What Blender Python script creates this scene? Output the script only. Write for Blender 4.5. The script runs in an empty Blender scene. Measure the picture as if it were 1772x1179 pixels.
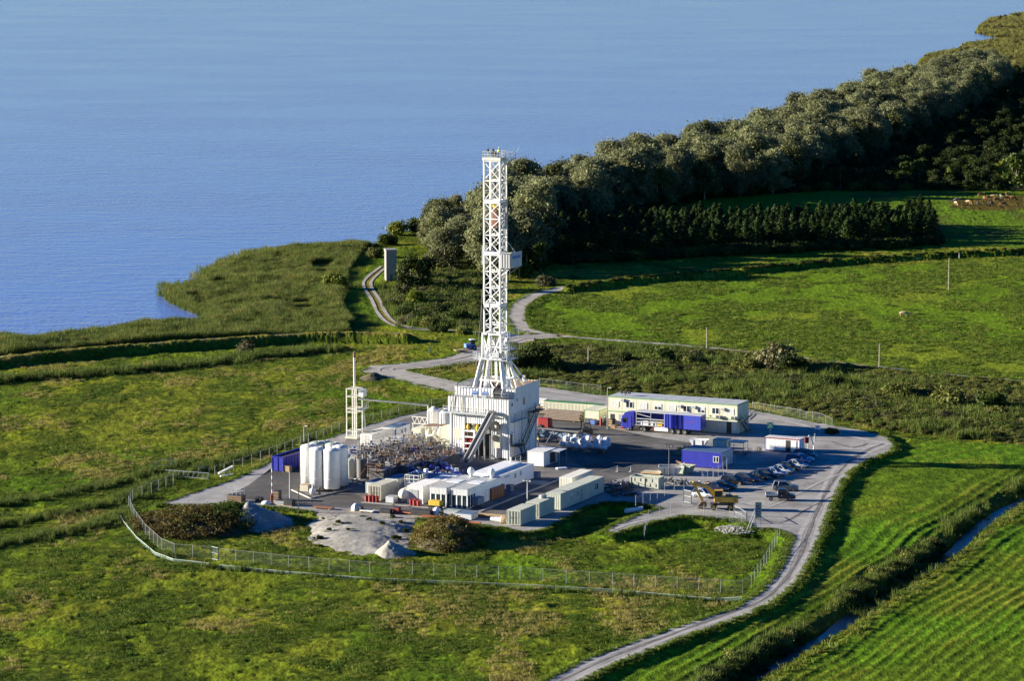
import bpy, math, random
import numpy as np
from mathutils import Vector, Matrix
R = math.radians
rnd = random.Random(7)
npr = np.random.RandomState(11)
S = bpy.context.scene
COL = S.collection
# ---------------------------------------------------------------- camera
F_PX, Y_HOR, CAM_H, IMG_W, IMG_H = 5500.0, -150.0, 99.0, 1772.0, 1179.0
PITCH = math.atan((IMG_H / 2 - Y_HOR) / F_PX)
cam_d = bpy.data.cameras.new('camera'); cam = bpy.data.objects.new('camera', cam_d); COL.objects.link(cam)
cam_d.sensor_width = 36.0; cam_d.lens = 36.0 * F_PX / IMG_W; cam_d.clip_start = 1.0; cam_d.clip_end = 30000.0
cam.location = (0, 0, CAM_H); cam.rotation_euler = (R(90) - PITCH, 0, 0)
S.camera = cam
# ---------------------------------------------------------------- sky, sun, exposure
SUN_EL, SUN_AZ = R(12.5), R(-83)          # azimuth from +Y, clockwise positive
world = bpy.data.worlds.new('World'); S.world = world; world.use_nodes = True
wn = world.node_tree.nodes; wl = world.node_tree.links
for n in list(wn): wn.remove(n)
wo = wn.new('ShaderNodeOutputWorld'); bg = wn.new('ShaderNodeBackground'); sky = wn.new('ShaderNodeTexSky')
sky.sky_type = 'NISHITA'; sky.sun_disc = False; sky.sun_elevation = SUN_EL; sky.sun_rotation = SUN_AZ
sky.air_density = 1.0; sky.dust_density = 0.0; sky.ozone_density = 4.0; sky.altitude = 50
bg.inputs['Strength'].default_value = 0.05
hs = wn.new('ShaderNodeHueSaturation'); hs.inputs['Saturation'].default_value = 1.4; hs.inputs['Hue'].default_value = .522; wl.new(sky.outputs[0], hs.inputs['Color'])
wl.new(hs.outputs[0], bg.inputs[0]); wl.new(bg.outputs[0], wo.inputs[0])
sd = bpy.data.lights.new('sun', 'SUN'); sun = bpy.data.objects.new('sun', sd); COL.objects.link(sun)
sd.energy = 5.0; sd.angle = R(0.5); sd.color = (1.0, 0.92, 0.78)
sdir = Vector((math.sin(SUN_AZ) * math.cos(SUN_EL), math.cos(SUN_AZ) * math.cos(SUN_EL), math.sin(SUN_EL)))
sun.location = (-200, 300, 300)
sun.rotation_euler = sdir.to_track_quat('Z', 'Y').to_euler()
S.view_settings.view_transform = 'Standard'; S.view_settings.look = 'None'
S.view_settings.exposure = 1.64; S.view_settings.gamma = 1.0; S.view_settings.use_curve_mapping = False
# ---------------------------------------------------------------- placing
def G(px, py, z=0.0):
    """the point at height z that the photograph shows at a pixel of its 1772 x 1179 frame"""
    xc = (px - IMG_W / 2) / F_PX; yc = (IMG_H / 2 - py) / F_PX
    dy = math.cos(PITCH) + yc * math.sin(PITCH); dz = -math.sin(PITCH) + yc * math.cos(PITCH)
    t = (z - CAM_H) / dz
    return Vector((xc * t, dy * t, z))
def GP(pts, z=0.0): return [(G(x, y, z).x, G(x, y, z).y) for x, y in pts]
PSI = R(25.0)                                # the yard's grid is turned by this much
AX = Vector((math.sin(PSI), math.cos(PSI), 0)); BX = Vector((math.cos(PSI), -math.sin(PSI), 0))
YAW = -PSI                                   # local x runs along BX, local y along AX
# ---------------------------------------------------------------- mesh helpers
class MB:
    def __init__(s): s.v = []; s.f = []; s.m = []
    def add(s, vs, fs, mi=0):
        o = len(s.v); s.v += [tuple(p) for p in vs]; s.f += [tuple(i + o for i in f) for f in fs]; s.m += [mi] * len(fs); return s
    def box(s, x0, y0, z0, x1, y1, z1, mi=0):
        v = [(x0,y0,z0),(x1,y0,z0),(x1,y1,z0),(x0,y1,z0),(x0,y0,z1),(x1,y0,z1),(x1,y1,z1),(x0,y1,z1)]
        return s.add(v, [(3,2,1,0),(4,5,6,7),(0,1,5,4),(1,2,6,5),(2,3,7,6),(3,0,4,7)], mi)
    def bbox(s, x0, y0, z0, x1, y1, z1, b=0.03, mi=0):
        """box with chamfered upright and top edges"""
        p = [(x0+b,y0),(x1-b,y0),(x1,y0+b),(x1,y1-b),(x1-b,y1),(x0+b,y1),(x0,y1-b),(x0,y0+b)]
        q = [(x0+2*b,y0+b),(x1-2*b,y0+b),(x1-b,y0+2*b),(x1-b,y1-2*b),(x1-2*b,y1-b),(x0+2*b,y1-b),(x0+b,y1-2*b),(x0+b,y0+2*b)]
        v = [(a,c,z0) for a,c in p] + [(a,c,z1-b) for a,c in p] + [(a,c,z1) for a,c in q]
        f = [tuple(range(7,-1,-1)), tuple(range(16,24))]
        for k in range(8):
            n = (k+1) % 8; f += [(k,n,8+n,8+k),(8+k,8+n,16+n,16+k)]
        return s.add(v, f, mi)
    def bar(s, p, q, w=0.1, h=None, mi=0, up=(0,0,1)):
        h = w if h is None else h
        p = Vector(p); q = Vector(q); d = q - p
        if d.length < 1e-6: return s
        d.normalize(); u = Vector(up)
        if abs(d.dot(u)) > 0.98: u = Vector((0,1,0)) if abs(d.y) < 0.9 else Vector((1,0,0))
        a = d.cross(u).normalized() * (w/2); b = a.cross(d).normalized() * (h/2)
        v = [p-a-b, p+a-b, p+a+b, p-a+b, q-a-b, q+a-b, q+a+b, q-a+b]
        return s.add(v, [(0,1,2,3),(7,6,5,4),(0,4,5,1),(1,5,6,2),(2,6,7,3),(3,7,4,0)], mi)
    def tube(s, p, q, r, n=8, r2=None, mi=0, caps=True):
        r2 = r if r2 is None else r2
        p = Vector(p); q = Vector(q); d = (q-p).normalized()
        u = Vector((0,0,1)) if abs(d.z) < 0.9 else Vector((1,0,0))
        a = d.cross(u).normalized(); b = d.cross(a)
        c = [(math.cos(2*math.pi*k/n), math.sin(2*math.pi*k/n)) for k in range(n)]
        v = [p + (a*x+b*y)*r for x,y in c] + [q + (a*x+b*y)*r2 for x,y in c]
        f = [(k, k+n, (k+1)%n+n, (k+1)%n) for k in range(n)]
        if caps: f += [tuple(range(n)), tuple(range(2*n-1, n-1, -1))]
        return s.add(v, f, mi)
    def path(s, pts, r, n=6, mi=0):
        for a, b in zip(pts[:-1], pts[1:]): s.tube(a, b, r, n, mi=mi)
        return s
    def lathe(s, prof, n=16, c=(0,0,0), mi=0, axis='z'):
        v = []; f = []
        for r, z in prof:
            for k in range(n):
                t = 2*math.pi*k/n; x, y = r*math.cos(t), r*math.sin(t)
                v.append((c[0]+x, c[1]+y, c[2]+z) if axis == 'z' else ((c[0]+x, c[1]+z, c[2]+y) if axis == 'y' else (c[0]+z, c[1]+x, c[2]+y)))
        for i in range(len(prof)-1):
            for k in range(n):
                a = i*n+k; b = i*n+(k+1)%n
                f.append((a, b, b+n, a+n) if axis != 'y' else (a, a+n, b+n, b))
        return s.add(v, f, mi)
    def prism(s, poly, z0, z1, mi=0):
        n = len(poly)
        v = [(x,y,z0) for x,y in poly] + [(x,y,z1) for x,y in poly]
        return s.add(v, [tuple(range(n-1,-1,-1)), tuple(range(n,2*n))] + [(k,(k+1)%n,n+(k+1)%n,n+k) for k in range(n)], mi)
    def prof_y(s, poly, y0, y1, mi=0):
        """a polygon of (x, z) swept along y"""
        n = len(poly)
        v = [(x,y0,z) for x,z in poly] + [(x,y1,z) for x,z in poly]
        return s.add(v, [tuple(range(n)), tuple(range(2*n-1,n-1,-1))] + [(k,n+k,n+(k+1)%n,(k+1)%n) for k in range(n)], mi)
    def corr(s, p, q, z0, z1, pitch=0.3, d=0.05, mi=0):
        """a standing corrugated sheet from p to q (2D); ribs stick out to the right of p->q"""
        p = Vector(p).to_3d(); q = Vector(q).to_3d(); e = q-p; L = e.length; e.normalize(); nrm = Vector((e.y,-e.x,0))
        n = max(2, int(L/pitch)); st = L/n; v = []
        for k in range(n):
            for t, o in ((0,0),(.3,0),(.45,d),(.85,d)):
                v.append(p + e*(st*(k+t)) + nrm*o)
        v.append(q); m = len(v)
        vs = [(a.x,a.y,z0) for a in v] + [(a.x,a.y,z1) for a in v]
        return s.add(vs, [(k,k+1,m+k+1,m+k) for k in range(m-1)], mi)
    def mesh(s, name, mats, smooth=False):
        me = bpy.data.meshes.new(name); me.from_pydata(s.v, [], s.f)
        for m in (mats if isinstance(mats, (list, tuple)) else [mats]): me.materials.append(m)
        if any(s.m): me.polygons.foreach_set('material_index', s.m)
        if smooth: me.polygons.foreach_set('use_smooth', [True]*len(me.polygons))
        me.update(); return me
    def build(s, name, mats, parent=None, loc=(0,0,0), rz=0.0, smooth=False):
        return put(name, s.mesh(name, mats, smooth), parent, loc, rz)
def put(name, me, parent=None, loc=(0,0,0), rz=0.0, scale=None, mat=None):
    o = bpy.data.objects.new(name, me); COL.objects.link(o); o.location = loc; o.rotation_euler = (0,0,rz)
    if scale is not None: o.scale = scale if hasattr(scale, '__len__') else (scale,)*3
    if parent: o.parent = parent
    if mat:
        o.material_slots[0].link = 'OBJECT'; o.material_slots[0].material = mat
    return o
def tag(o, label, cat, group=None):
    o['label'] = label; o['category'] = cat
    if group: o['group'] = group
    return o
def thing(name, label, cat, loc=(0,0,0), rz=0.0, group=None):
    o = bpy.data.objects.new(name, None); COL.objects.link(o); o.location = loc; o.rotation_euler = (0,0,rz); o.empty_display_size = 0.3
    return tag(o, label, cat, group)
def kids(o): return [c for c in bpy.data.objects if c.parent == o]
def dup(root, loc, rz, label=None, group=None, tree=None, scale=None):
    tree = tree or [(c, kids(c)) for c in kids(root)]
    r = root.copy(); COL.objects.link(r); r.location = loc; r.rotation_euler = (0,0,rz)
    if scale: r.scale = scale
    if label: r['label'] = label
    if group: r['group'] = group
    for c, gs in tree:
        k = c.copy(); COL.objects.link(k); k.parent = r
        for g in gs:
            h = g.copy(); COL.objects.link(h); h.parent = k
    return r
def struct(o, kind='structure'): o['kind'] = kind; return o
# ---------------------------------------------------------------- materials
def newmat(name):
    m = bpy.data.materials.new(name); m.use_nodes = True; nt = m.node_tree
    for n in list(nt.nodes): nt.nodes.remove(n)
    o = nt.nodes.new('ShaderNodeOutputMaterial'); b = nt.nodes.new('ShaderNodeBsdfPrincipled'); nt.links.new(b.outputs[0], o.inputs[0])
    return m, nt, b
def nz(nt, scale, detail=3, rough=.6, vec=None, sx=None):
    n = nt.nodes.new('ShaderNodeTexNoise'); n.inputs['Scale'].default_value = scale; n.inputs['Detail'].default_value = detail; n.inputs['Roughness'].default_value = rough
    if vec is None:
        tc = nt.nodes.new('ShaderNodeNewGeometry'); vec = tc.outputs['Position']
    if sx:
        mp = nt.nodes.new('ShaderNodeMapping'); mp.inputs['Scale'].default_value = sx; nt.links.new(vec, mp.inputs['Vector']); vec = mp.outputs[0]
    nt.links.new(vec, n.inputs['Vector']); return n
def ramp(nt, fac, stops):
    r = nt.nodes.new('ShaderNodeValToRGB'); cr = r.color_ramp
    while len(cr.elements) < len(stops): cr.elements.new(.5)
    for e, (p, c) in zip(cr.elements, stops):
        e.position = p; e.color = (c,c,c,1) if isinstance(c, (int,float)) else (*c,1)
    nt.links.new(fac, r.inputs[0]); return r
def mul(nt, a, b, fac=1.0, mode='MULTIPLY'):
    x = nt.nodes.new('ShaderNodeMix'); x.data_type = 'RGBA'; x.blend_type = mode; x.inputs[0].default_value = fac
    for s, i in ((a,6),(b,7)):
        if isinstance(s, tuple): x.inputs[i].default_value = (*s,1) if len(s) == 3 else s
        else: nt.links.new(s, x.inputs[i])
    return x
def bump(nt, b, h, strength=.3, dist=.05):
    u = nt.nodes.new('ShaderNodeBump'); u.inputs['Strength'].default_value = strength; u.inputs['Distance'].default_value = dist
    nt.links.new(h, u.inputs['Height']); nt.links.new(u.outputs[0], b.inputs['Normal']); return u
def paint(name, col, rough=.55, metal=0.0, dirt=.35, scale=1.2, dirt_col=(.16,.13,.09), streak=True, obj_rand=0.0):
    """painted or bare surface with streaky dirt, mottling and a little relief"""
    m, nt, b = newmat(name)
    n1 = nz(nt, scale, 5, .65, sx=(1,1,.35) if streak else None); n2 = nz(nt, scale*7, 3, .6)
    r1 = ramp(nt, n1.outputs[0], [(.42,0),(.72,dirt)]); r2 = ramp(nt, n2.outputs[0], [(.3,.86),(.7,1.08)])
    x = mul(nt, (*col,1), dirt_col); nt.links.new(r1.outputs[0], x.inputs[0]); x.blend_type = 'MIX'
    n3 = nz(nt, 2.2, 4, .7, sx=(1,1,.12) if streak else None); r3 = ramp(nt, n3.outputs[0], [(.60,0),(.78,min(.8,dirt*1.5))])
    w = mul(nt, x.outputs[2], (.20,.10,.05)); w.blend_type = 'MIX'; nt.links.new(r3.outputs[0], w.inputs[0])
    y = mul(nt, w.outputs[2], r2.outputs[0])
    out = y.outputs[2]
    if obj_rand:
        oi = nt.nodes.new('ShaderNodeObjectInfo'); rr = ramp(nt, oi.outputs['Random'], [(0,1-obj_rand),(1,1+obj_rand)])
        out = mul(nt, out, rr.outputs[0]).outputs[2]
    nt.links.new(out, b.inputs['Base Color'])
    b.inputs['Roughness'].default_value = rough; b.inputs['Metallic'].default_value = metal
    bump(nt, b, n2.outputs[0], .15, .02)
    return m
def glass(name, col=(.02,.03,.04)):
    m, nt, b = newmat(name); n = nz(nt, .6, 2)
    r = ramp(nt, n.outputs[0], [(.35,tuple(c*.5 for c in col)),(.65,tuple(c*1.8 for c in col))])
    nt.links.new(r.outputs[0], b.inputs['Base Color']); b.inputs['Roughness'].default_value = .08
    b.inputs['Specular IOR Level'].default_value = .6; return m
def leafmat(name, c0, c1, c2, rand=.3, transl=.25):
    """foliage: patches of three greens, each plant a little different"""
    c0, c1, c2 = [(c[0],c[1],c[2]*.62) for c in (c0,c1,c2)]
    m, nt, b = newmat(name)
    n1 = nz(nt, .35, 3, .6); n2 = nz(nt, 2.5, 2, .6)
    r1 = ramp(nt, n1.outputs[0], [(.32,c0),(.5,c1),(.7,c2)])
    r2 = ramp(nt, n2.outputs[0], [(.25,.6),(.75,1.4)])
    oi = nt.nodes.new('ShaderNodeObjectInfo'); rr = ramp(nt, oi.outputs['Random'], [(0,1-rand),(1,1+rand)])
    y = mul(nt, mul(nt, r1.outputs[0], r2.outputs[0]).outputs[2], rr.outputs[0])
    nt.links.new(y.outputs[2], b.inputs['Base Color']); b.inputs['Roughness'].default_value = .55
    b.inputs['Specular IOR Level'].default_value = .12
    if transl:
        t = nt.nodes.new('ShaderNodeBsdfTranslucent'); nt.links.new(y.outputs[2], t.inputs[0])
        mx = nt.nodes.new('ShaderNodeMixShader'); mx.inputs[0].default_value = transl
        o = [n for n in nt.nodes if n.type == 'OUTPUT_MATERIAL'][0]
        nt.links.new(b.outputs[0], mx.inputs[1]); nt.links.new(t.outputs[0], mx.inputs[2]); nt.links.new(mx.outputs[0], o.inputs[0])
    return m
M = {}
for nm, col, kw in [
    ('white', (.82,.80,.74), dict(dirt=.25)), ('white_clean', (.86,.86,.83), dict(dirt=.12)), ('offwhite', (.72,.70,.60), dict(dirt=.3)),
    ('cream', (.66,.64,.48), dict(dirt=.18)), ('beige', (.55,.52,.40), dict(dirt=.3)), ('sage', (.50,.52,.42), dict(dirt=.3)),
    ('grey', (.36,.37,.37), dict(dirt=.25)), ('lightgrey', (.52,.54,.55), dict(dirt=.2)), ('darkgrey', (.09,.09,.095), dict(dirt=.2)),
    ('black', (.02,.02,.022), dict(dirt=.15)), ('roof_grey', (.50,.53,.50), dict(dirt=.35, streak=False)), ('green_trim', (.12,.32,.10), dict(dirt=.2)),
    ('blue', (.022,.03,.33), dict(dirt=.12, rough=.4)), ('blue_roof', (.10,.17,.27), dict(dirt=.25)), ('blue_light', (.10,.2,.5), dict(dirt=.2)),
    ('red', (.30,.012,.010), dict(dirt=.2)), ('rust', (.20,.075,.035), dict(dirt=.4)), ('brown', (.20,.12,.06), dict(dirt=.35)),
    ('orange', (.38,.10,.035), dict(dirt=.25)), ('yellow', (.62,.42,.02), dict(dirt=.25)), ('digger', (.75,.43,.05), dict(dirt=.35)),
    ('steel', (.42,.43,.44), dict(dirt=.25, metal=.4, rough=.45)), ('galv', (.34,.36,.37), dict(dirt=.2, metal=.3, rough=.5)),
    ('tyre', (.025,.025,.026), dict(dirt=.4, rough=.85)), ('wood', (.42,.29,.15), dict(dirt=.35)), ('tarp', (.03,.05,.42), dict(dirt=.1, rough=.45)),
    ('concrete_part', (.36,.345,.31), dict(dirt=.4, streak=False)), ('bag', (.72,.73,.76), dict(dirt=.15, rough=.7)), ('teal', (.18,.32,.34), dict(dirt=.3)),
    ('hull_green', (.3,.4,.33), dict(dirt=.3)), ('signgreen', (.02,.35,.16), dict(dirt=.05)), ('hivis', (.6,.72,.03), dict(dirt=.1)),
    ('skin', (.45,.27,.19), dict(dirt=.05)), ('navycloth', (.02,.025,.05), dict(dirt=.1)), ('pipe_brown', (.24,.185,.135), dict(dirt=.5)),
    ('brick_tower', (.27,.255,.23), dict(dirt=.4)), ('taillight', (.35,.01,.01), dict(dirt=0, rough=.2)), ('chrome', (.6,.6,.6), dict(metal=1., rough=.2, dirt=.05)),
    ('pole_wood', (.32,.28,.22), dict(dirt=.3)), ('greenish', (.40,.46,.40), dict(dirt=.3)), ('bark', (.17,.14,.11), dict(dirt=.3)), ('bark_pale', (.40,.37,.31), dict(dirt=.5)),
    ]:
    M[nm] = paint(nm, col, **kw)
M['glass'] = glass('dark_window_glass'); M['lens'] = glass('lamp_lens', (.22,.23,.25)); M['shutter'] = paint('shutter', (.6,.6,.56), dirt=.1)
for nm, col in [('car_black',(.012,.012,.014)),('car_navy',(.015,.02,.05)),('car_silver',(.42,.44,.47)),('car_grey',(.16,.17,.18)),('car_white',(.72,.72,.72)),('car_blue',(.05,.08,.26)),('car_lilac',(.30,.33,.48)),('car_dark',(.03,.032,.04))]:
    M[nm] = paint(nm, col, rough=.25, metal=.15, dirt=.03, streak=False)
# ================================================================ LAND
def vnoise(x, y, seed=0):
    xi = np.floor(x).astype(np.int64); yi = np.floor(y).astype(np.int64); fx = x-xi; fy = y-yi
    fx = fx*fx*(3-2*fx); fy = fy*fy*(3-2*fy)
    def h(i, j):
        n = (i*374761393 + j*668265263 + seed*1442695041) & 0x7fffffff
        n = ((n ^ (n >> 13)) * 1274126177) & 0x7fffffff
        return ((n ^ (n >> 16)) & 0xffff) / 65535.0
    a = h(xi,yi); b = h(xi+1,yi); c = h(xi,yi+1); d = h(xi+1,yi+1)
    return (a*(1-fx)+b*fx)*(1-fy) + (c*(1-fx)+d*fx)*fy
def fbm(x, y, s, o=3, seed=0):
    t = 0; a = 1; w = 0
    for k in range(o): t = t + a*vnoise(x/s, y/s, seed+k*17); w += a; a *= .55; s *= .47
    return t/w
def seg_d(X, Y, pts, closed=False):
    P = list(pts) + ([pts[0]] if closed else []); best = np.full(X.shape, 1e9)
    for (x0,y0),(x1,y1) in zip(P[:-1], P[1:]):
        dx, dy = x1-x0, y1-y0; L = dx*dx+dy*dy + 1e-9
        t = np.clip(((X-x0)*dx + (Y-y0)*dy)/L, 0, 1)
        np.minimum(best, (X-x0-t*dx)**2 + (Y-y0-t*dy)**2, out=best)
    return np.sqrt(best)
def inside(X, Y, poly):
    r = np.zeros(X.shape, bool)
    for (x0,y0),(x1,y1) in zip(poly, list(poly[1:])+[poly[0]]):
        if y0 == y1: continue
        c = ((y0 > Y) != (y1 > Y)); r ^= c & (X < (x1-x0)*(Y-y0)/(y1-y0) + x0)
    return r
def sd(X, Y, poly):
    """signed distance, positive inside"""
    d = seg_d(X, Y, poly, True); return np.where(inside(X, Y, poly), d, -d)
def sstep(a, b, x): t = np.clip((x-a)/(b-a), 0, 1); return t*t*(3-2*t)
ZF, ZW = -1.2, -1.75                          # meadow level, water level (the yard is 0)
LAND = GP([(-900,600),(-200,592),(0,586),(60,590),(95,584),(200,571),(374,556),(352,541),(318,526),(298,513),(311,505),(338,496),(372,486),(386,468),(425,450),(470,438),(540,427),(610,423),(640,427),(665,411),(700,398),(760,393),(800,391),(900,362),(1000,347),(1150,302),(1300,260),(1450,203),(1555,150),(1583,118),(1592,100),(1625,86),(1662,83),(1655,96),(1672,97),(1662,77),(1690,70),(1726,64),(1690,56),(1690,48),(1712,32),(1745,24),(1800,19),(2300,-40)], ZF)
LAND = LAND + [(3000,3500),(3000,100),(600,100),(-600,100)]
PAD0 = GP([(271,874),(340,850),(412,826),(470,796),(520,775),(600,745),(680,722),(760,704),(840,684),(935,668),(1035,683),(1300,708),(1420,732),(1500,745),(1535,756),(1552,770),(1545,783),(1510,795),(1480,812),(1462,835),(1445,870),(1425,925),(1405,975),(1385,1008),(1340,1045),(1290,1068),(1200,1100),(1100,1138),(985,1190),(915,1190),(1020,1137),(1100,1108),(1200,1075),(1270,1052),(1310,1027),(1338,998),(1356,963),(1368,930),(1340,917),(1300,914),(1280,900),(1180,894),(1120,908),(1060,926),(1042,921),(1066,906),(1092,894),(1141,880),(1094,871),(1053,870),(1019,878),(986,896),(946,918),(905,924),(880,916),(720,898),(600,889),(540,887),(480,880),(400,872),(340,876)])
LOOP = GP([(935,674),(870,678),(800,676),(745,664),(700,654),(668,646),(672,640),(720,636),(800,625),(850,607),(900,588),(960,584)], ZF)     # gravel bend behind the rig
EAST = GP([(960,584),(1030,590),(1100,595),(1240,606),(1500,637),(1780,664)], ZF)
NORTH = GP([(960,586),(905,572),(893,550),(900,530),(930,512),(990,499),(1085,489)], ZF)
BANK2 = GP([(985,505),(1090,490),(1250,477),(1480,455),(1800,437)], ZF)
TRACK = GP([(835,578),(780,574),(715,570),(682,562),(662,545),(650,520),(636,497),(640,483),(665,462)], ZF)
DYKE = GP([(-300,668),(0,634),(150,618),(300,606),(430,597),(540,591),(620,590),(700,592)], ZF)
DITCH2 = GP([(-300,700),(0,660),(180,648),(330,635),(430,622),(520,612),(580,606)], ZF)      # reedy strip along the foot of the dyke
DITCH0 = GP([(1990,720),(1850,815),(1760,868),(1690,918),(1600,975),(1520,1030),(1440,1085),(1350,1140),(1290,1182),(1180,1260)], ZF)
def wobble(P, amp, step=9.0, seed=0):
    Q = []
    for (x0,y0),(x1,y1) in zip(P[:-1],P[1:]):
        L = math.hypot(x1-x0,y1-y0); n = max(1,int(L/step)); nx_, ny_ = -(y1-y0)/L, (x1-x0)/L
        for k in range(n):
            t = k/n; o = amp*(2*float(vnoise(np.array([len(Q)*.33+seed]), np.array([.5]), 55)[0])-1); Q.append((x0+(x1-x0)*t+nx_*o, y0+(y1-y0)*t+ny_*o))
    return Q + [P[-1]]
DITCH = wobble(DITCH0, 2.2)
def rough_edge(P, amp, step):
    Q = []
    for (x0,y0),(x1,y1) in zip(P, list(P[1:])+[P[0]]):
        n = max(1,int(math.hypot(x1-x0,y1-y0)/step))
        for k in range(n): t = k/n; Q.append((x0+(x1-x0)*t+(rnd.uniform(-amp,amp) if k else 0), y0+(y1-y0)*t+(rnd.uniform(-amp,amp) if k else 0)*1.5))
    return Q
PAD = rough_edge(PAD0, .28, 2.4)
SCRUB = GP([(880,600),(960,602),(1030,600),(1240,611),(1500,642),(1790,669),(1790,770),(1660,762),(1545,748),(1430,726),(1300,700),(1040,676),(940,664),(880,660)], ZF)
PASTURE = GP([(910,575),(905,545),(940,515),(1100,495),(1300,478),(1500,462),(1790,444),(1790,664),(1500,638),(1240,604),(1100,592),(1000,578)], ZF)
FARFIELD = GP([(1210,345),(1400,335),(1560,338),(1650,335),(1790,335),(1790,425),(1640,430),(1616,420),(1610,385),(1400,372),(1230,365)], ZF)
FIELDR = GP([(1560,762),(1790,775),(1990,720),(1850,815),(1690,918),(1520,1030),(1350,1140),(1180,1260),(900,1260),(985,1190),(1200,1100),(1340,1045),(1405,975),(1445,870),(1480,812),(1552,785)], ZF)
FIELDC = GP([(1990,740),(1690,935),(1520,1048),(1350,1155),(1200,1262),(2100,1300)], ZF)
REEDL = GP([(-300,612),(0,579),(60,583),(95,577),(200,563),(372,551),(480,553),(600,560),(600,580),(420,586),(300,592),(150,604),(0,620),(-300,652)], ZF)
REEDP = GP([(372,551),(300,511),(338,489),(384,459),(470,430),(610,416),(640,421),(625,440),(600,470),(600,500),(590,530),(610,565),(480,553)], ZF)
FOREST = GP([(748,402),(800,393),(900,362),(1000,347),(1150,302),(1300,260),(1450,207),(1555,172),(1600,162),(1790,118),(1790,330),(1640,330),(1500,330),(1400,332),(1230,345),(1100,372),(960,400),(935,470),(860,480),(800,475),(752,470)], ZF)
REEDF = GP([(1585,113),(1600,95),(1650,84),(1678,72),(1690,52),(1700,36),(1740,23),(1800,19),(1800,116),(1640,140),(1590,158)], ZF)
MARSH = [GP([(-40,918),(60,900),(130,886),(205,870),(255,842),(330,818),(420,792),(520,765),(640,730),(770,698)], ZF), GP([(-40,952),(80,930),(170,912),(215,893)], ZF), GP([(-40,880),(90,862),(200,838),(330,800)], ZF), GP([(215,880),(226,905),(250,938),(285,965),(360,985),(500,997),(700,1012),(1000,1028),(1270,1045)], ZF)]
BANKS = GP([(600,500),(640,490),(660,545),(690,570),(800,580),(835,585),(835,470),(720,470),(690,500)], ZF)   # rough ground round the brick tower
SANDP = GP([(545,889),(640,892),(722,898),(715,935),(700,958),(640,962),(560,946),(528,930)], -.5)
PATCHP = GP([(905,926),(946,920),(986,898),(1019,880),(1053,872),(1094,873),(1139,881),(1092,895),(1066,907),(1040,922),(1060,928),(1120,910),(1180,896),(1280,902),(1330,918),(1352,930),(1330,990),(1290,1020),(880,985),(860,940)], -.9)

def height0(X, Y):
    """ground without tufts: meadow, raised yard, dyke, ditches, lake bed"""
    h = np.full(X.shape, ZF) + .25*(fbm(X, Y, 45, 2, 5)-.5)
    dl = sd(X, Y, LAND); h = np.where(dl < 10, np.minimum(h, ZW + .45 + np.clip(dl,-14,10)*.045), h); h = np.where(dl < 0, ZW + .02 + dl*.12, h); h = np.maximum(h, -5.0)
    dd = seg_d(X, Y, DYKE); h = np.maximum(h, ZF + 1.9 - np.clip(dd-1.3, 0, 9)*.62) if True else h
    db = seg_d(X, Y, BANK2); h = np.maximum(h, ZF + 1.3 - np.clip(db-.8, 0, 9)*.6)
    d2 = seg_d(X, Y, DITCH2); h -= .4*(1-sstep(1.0, 3.5, d2))
    d3 = seg_d(X, Y, DITCH); h -= 1.7*(1-sstep(.8, 3.0, d3)); h += .22*(sstep(3.0,4.6,d3)*(1-sstep(5,9,d3)))
    h += .62*sstep(-1,2,sd(X,Y,FIELDR))*sstep(4,9,d3)
    dp = sd(X, Y, PAD0); h = h + (-.14-h)*sstep(-3.0, 0.1, dp)
    for P, w in ((LOOP,5.0),(EAST,2.0),(NORTH,2.6),(TRACK,2.4)):
        dr = seg_d(X, Y, P); up = .35 if P is not TRACK else .15
        k = 1-sstep(w, w+3.0, dr); h = h + np.where(dp > 0, 0, (np.maximum(h, ZF+up)-h))*k*(1-sstep(-3.0,.1,dp))
    return h
def H0(x, y): return float(height0(np.array([x], float), np.array([y], float))[0])
def GT(px, py):
    """point of the ground the photograph shows at a pixel"""
    p = G(px, py, ZF)
    for _ in range(3): p = G(px, py, H0(p.x, p.y))
    return p

# ---- the ground sheet: a fan of quads that get larger with distance
ys = np.concatenate([[3600,2600,1900,1600,1450], np.arange(1340, 30, -1.45), [25,10,-10,-35,-60,-85]])
rows = np.array([G(886, y, ZF).y for y in ys])
us = np.concatenate([-np.array([2.5,1.6,1.0,.7,.5,.4,.33,.28,.25,.235,.215,.2]), np.arange(-.186, .186, .00039), np.array([.2,.215,.235,.25,.28,.33,.4,.5,.7,1.0,1.6,2.5])])
YY, UU = np.meshgrid(rows, us, indexing='ij'); XX = YY*UU
jx = (npr.rand(*XX.shape)-.5)*.00039*YY*.7; XX = XX + jx
YY = YY + (npr.rand(*YY.shape)-.5)*np.abs(np.gradient(rows))[:,None]*.6
H = height0(XX, YY)
dl = sd(XX, YY, LAND); dp = sd(XX, YY, PAD0); droad = np.minimum(np.minimum(seg_d(XX,YY,LOOP)-4.6, seg_d(XX,YY,EAST)-1.6), np.minimum(seg_d(XX,YY,NORTH)-2.2, seg_d(XX,YY,TRACK)-1.4)); droad = np.minimum(droad, -dp)
def zone(poly, soft=1.5): return sstep(-soft, soft, sd(XX, YY, poly) + 3*(fbm(XX,YY,7,2,31)-.5))
def mixc(c, new, w): return c*(1-w[...,None]) + np.array(new)*w[...,None]
big = fbm(XX, YY, 38, 3, 1); mid = fbm(XX, YY*.45, 9, 3, 2); fine = fbm(XX, YY, 1.6, 3, 3); fin2 = fbm(XX, YY, 5.0, 2, 8)
C = np.zeros(XX.shape+(3,)) + np.array([.080,.120,.016])
C = mixc(C, [.115,.128,.026], sstep(.42,.68,big)*.7); C = mixc(C, [.052,.105,.012], sstep(.50,.66,fbm(XX,YY*.6,22,3,9))*.85)
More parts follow.
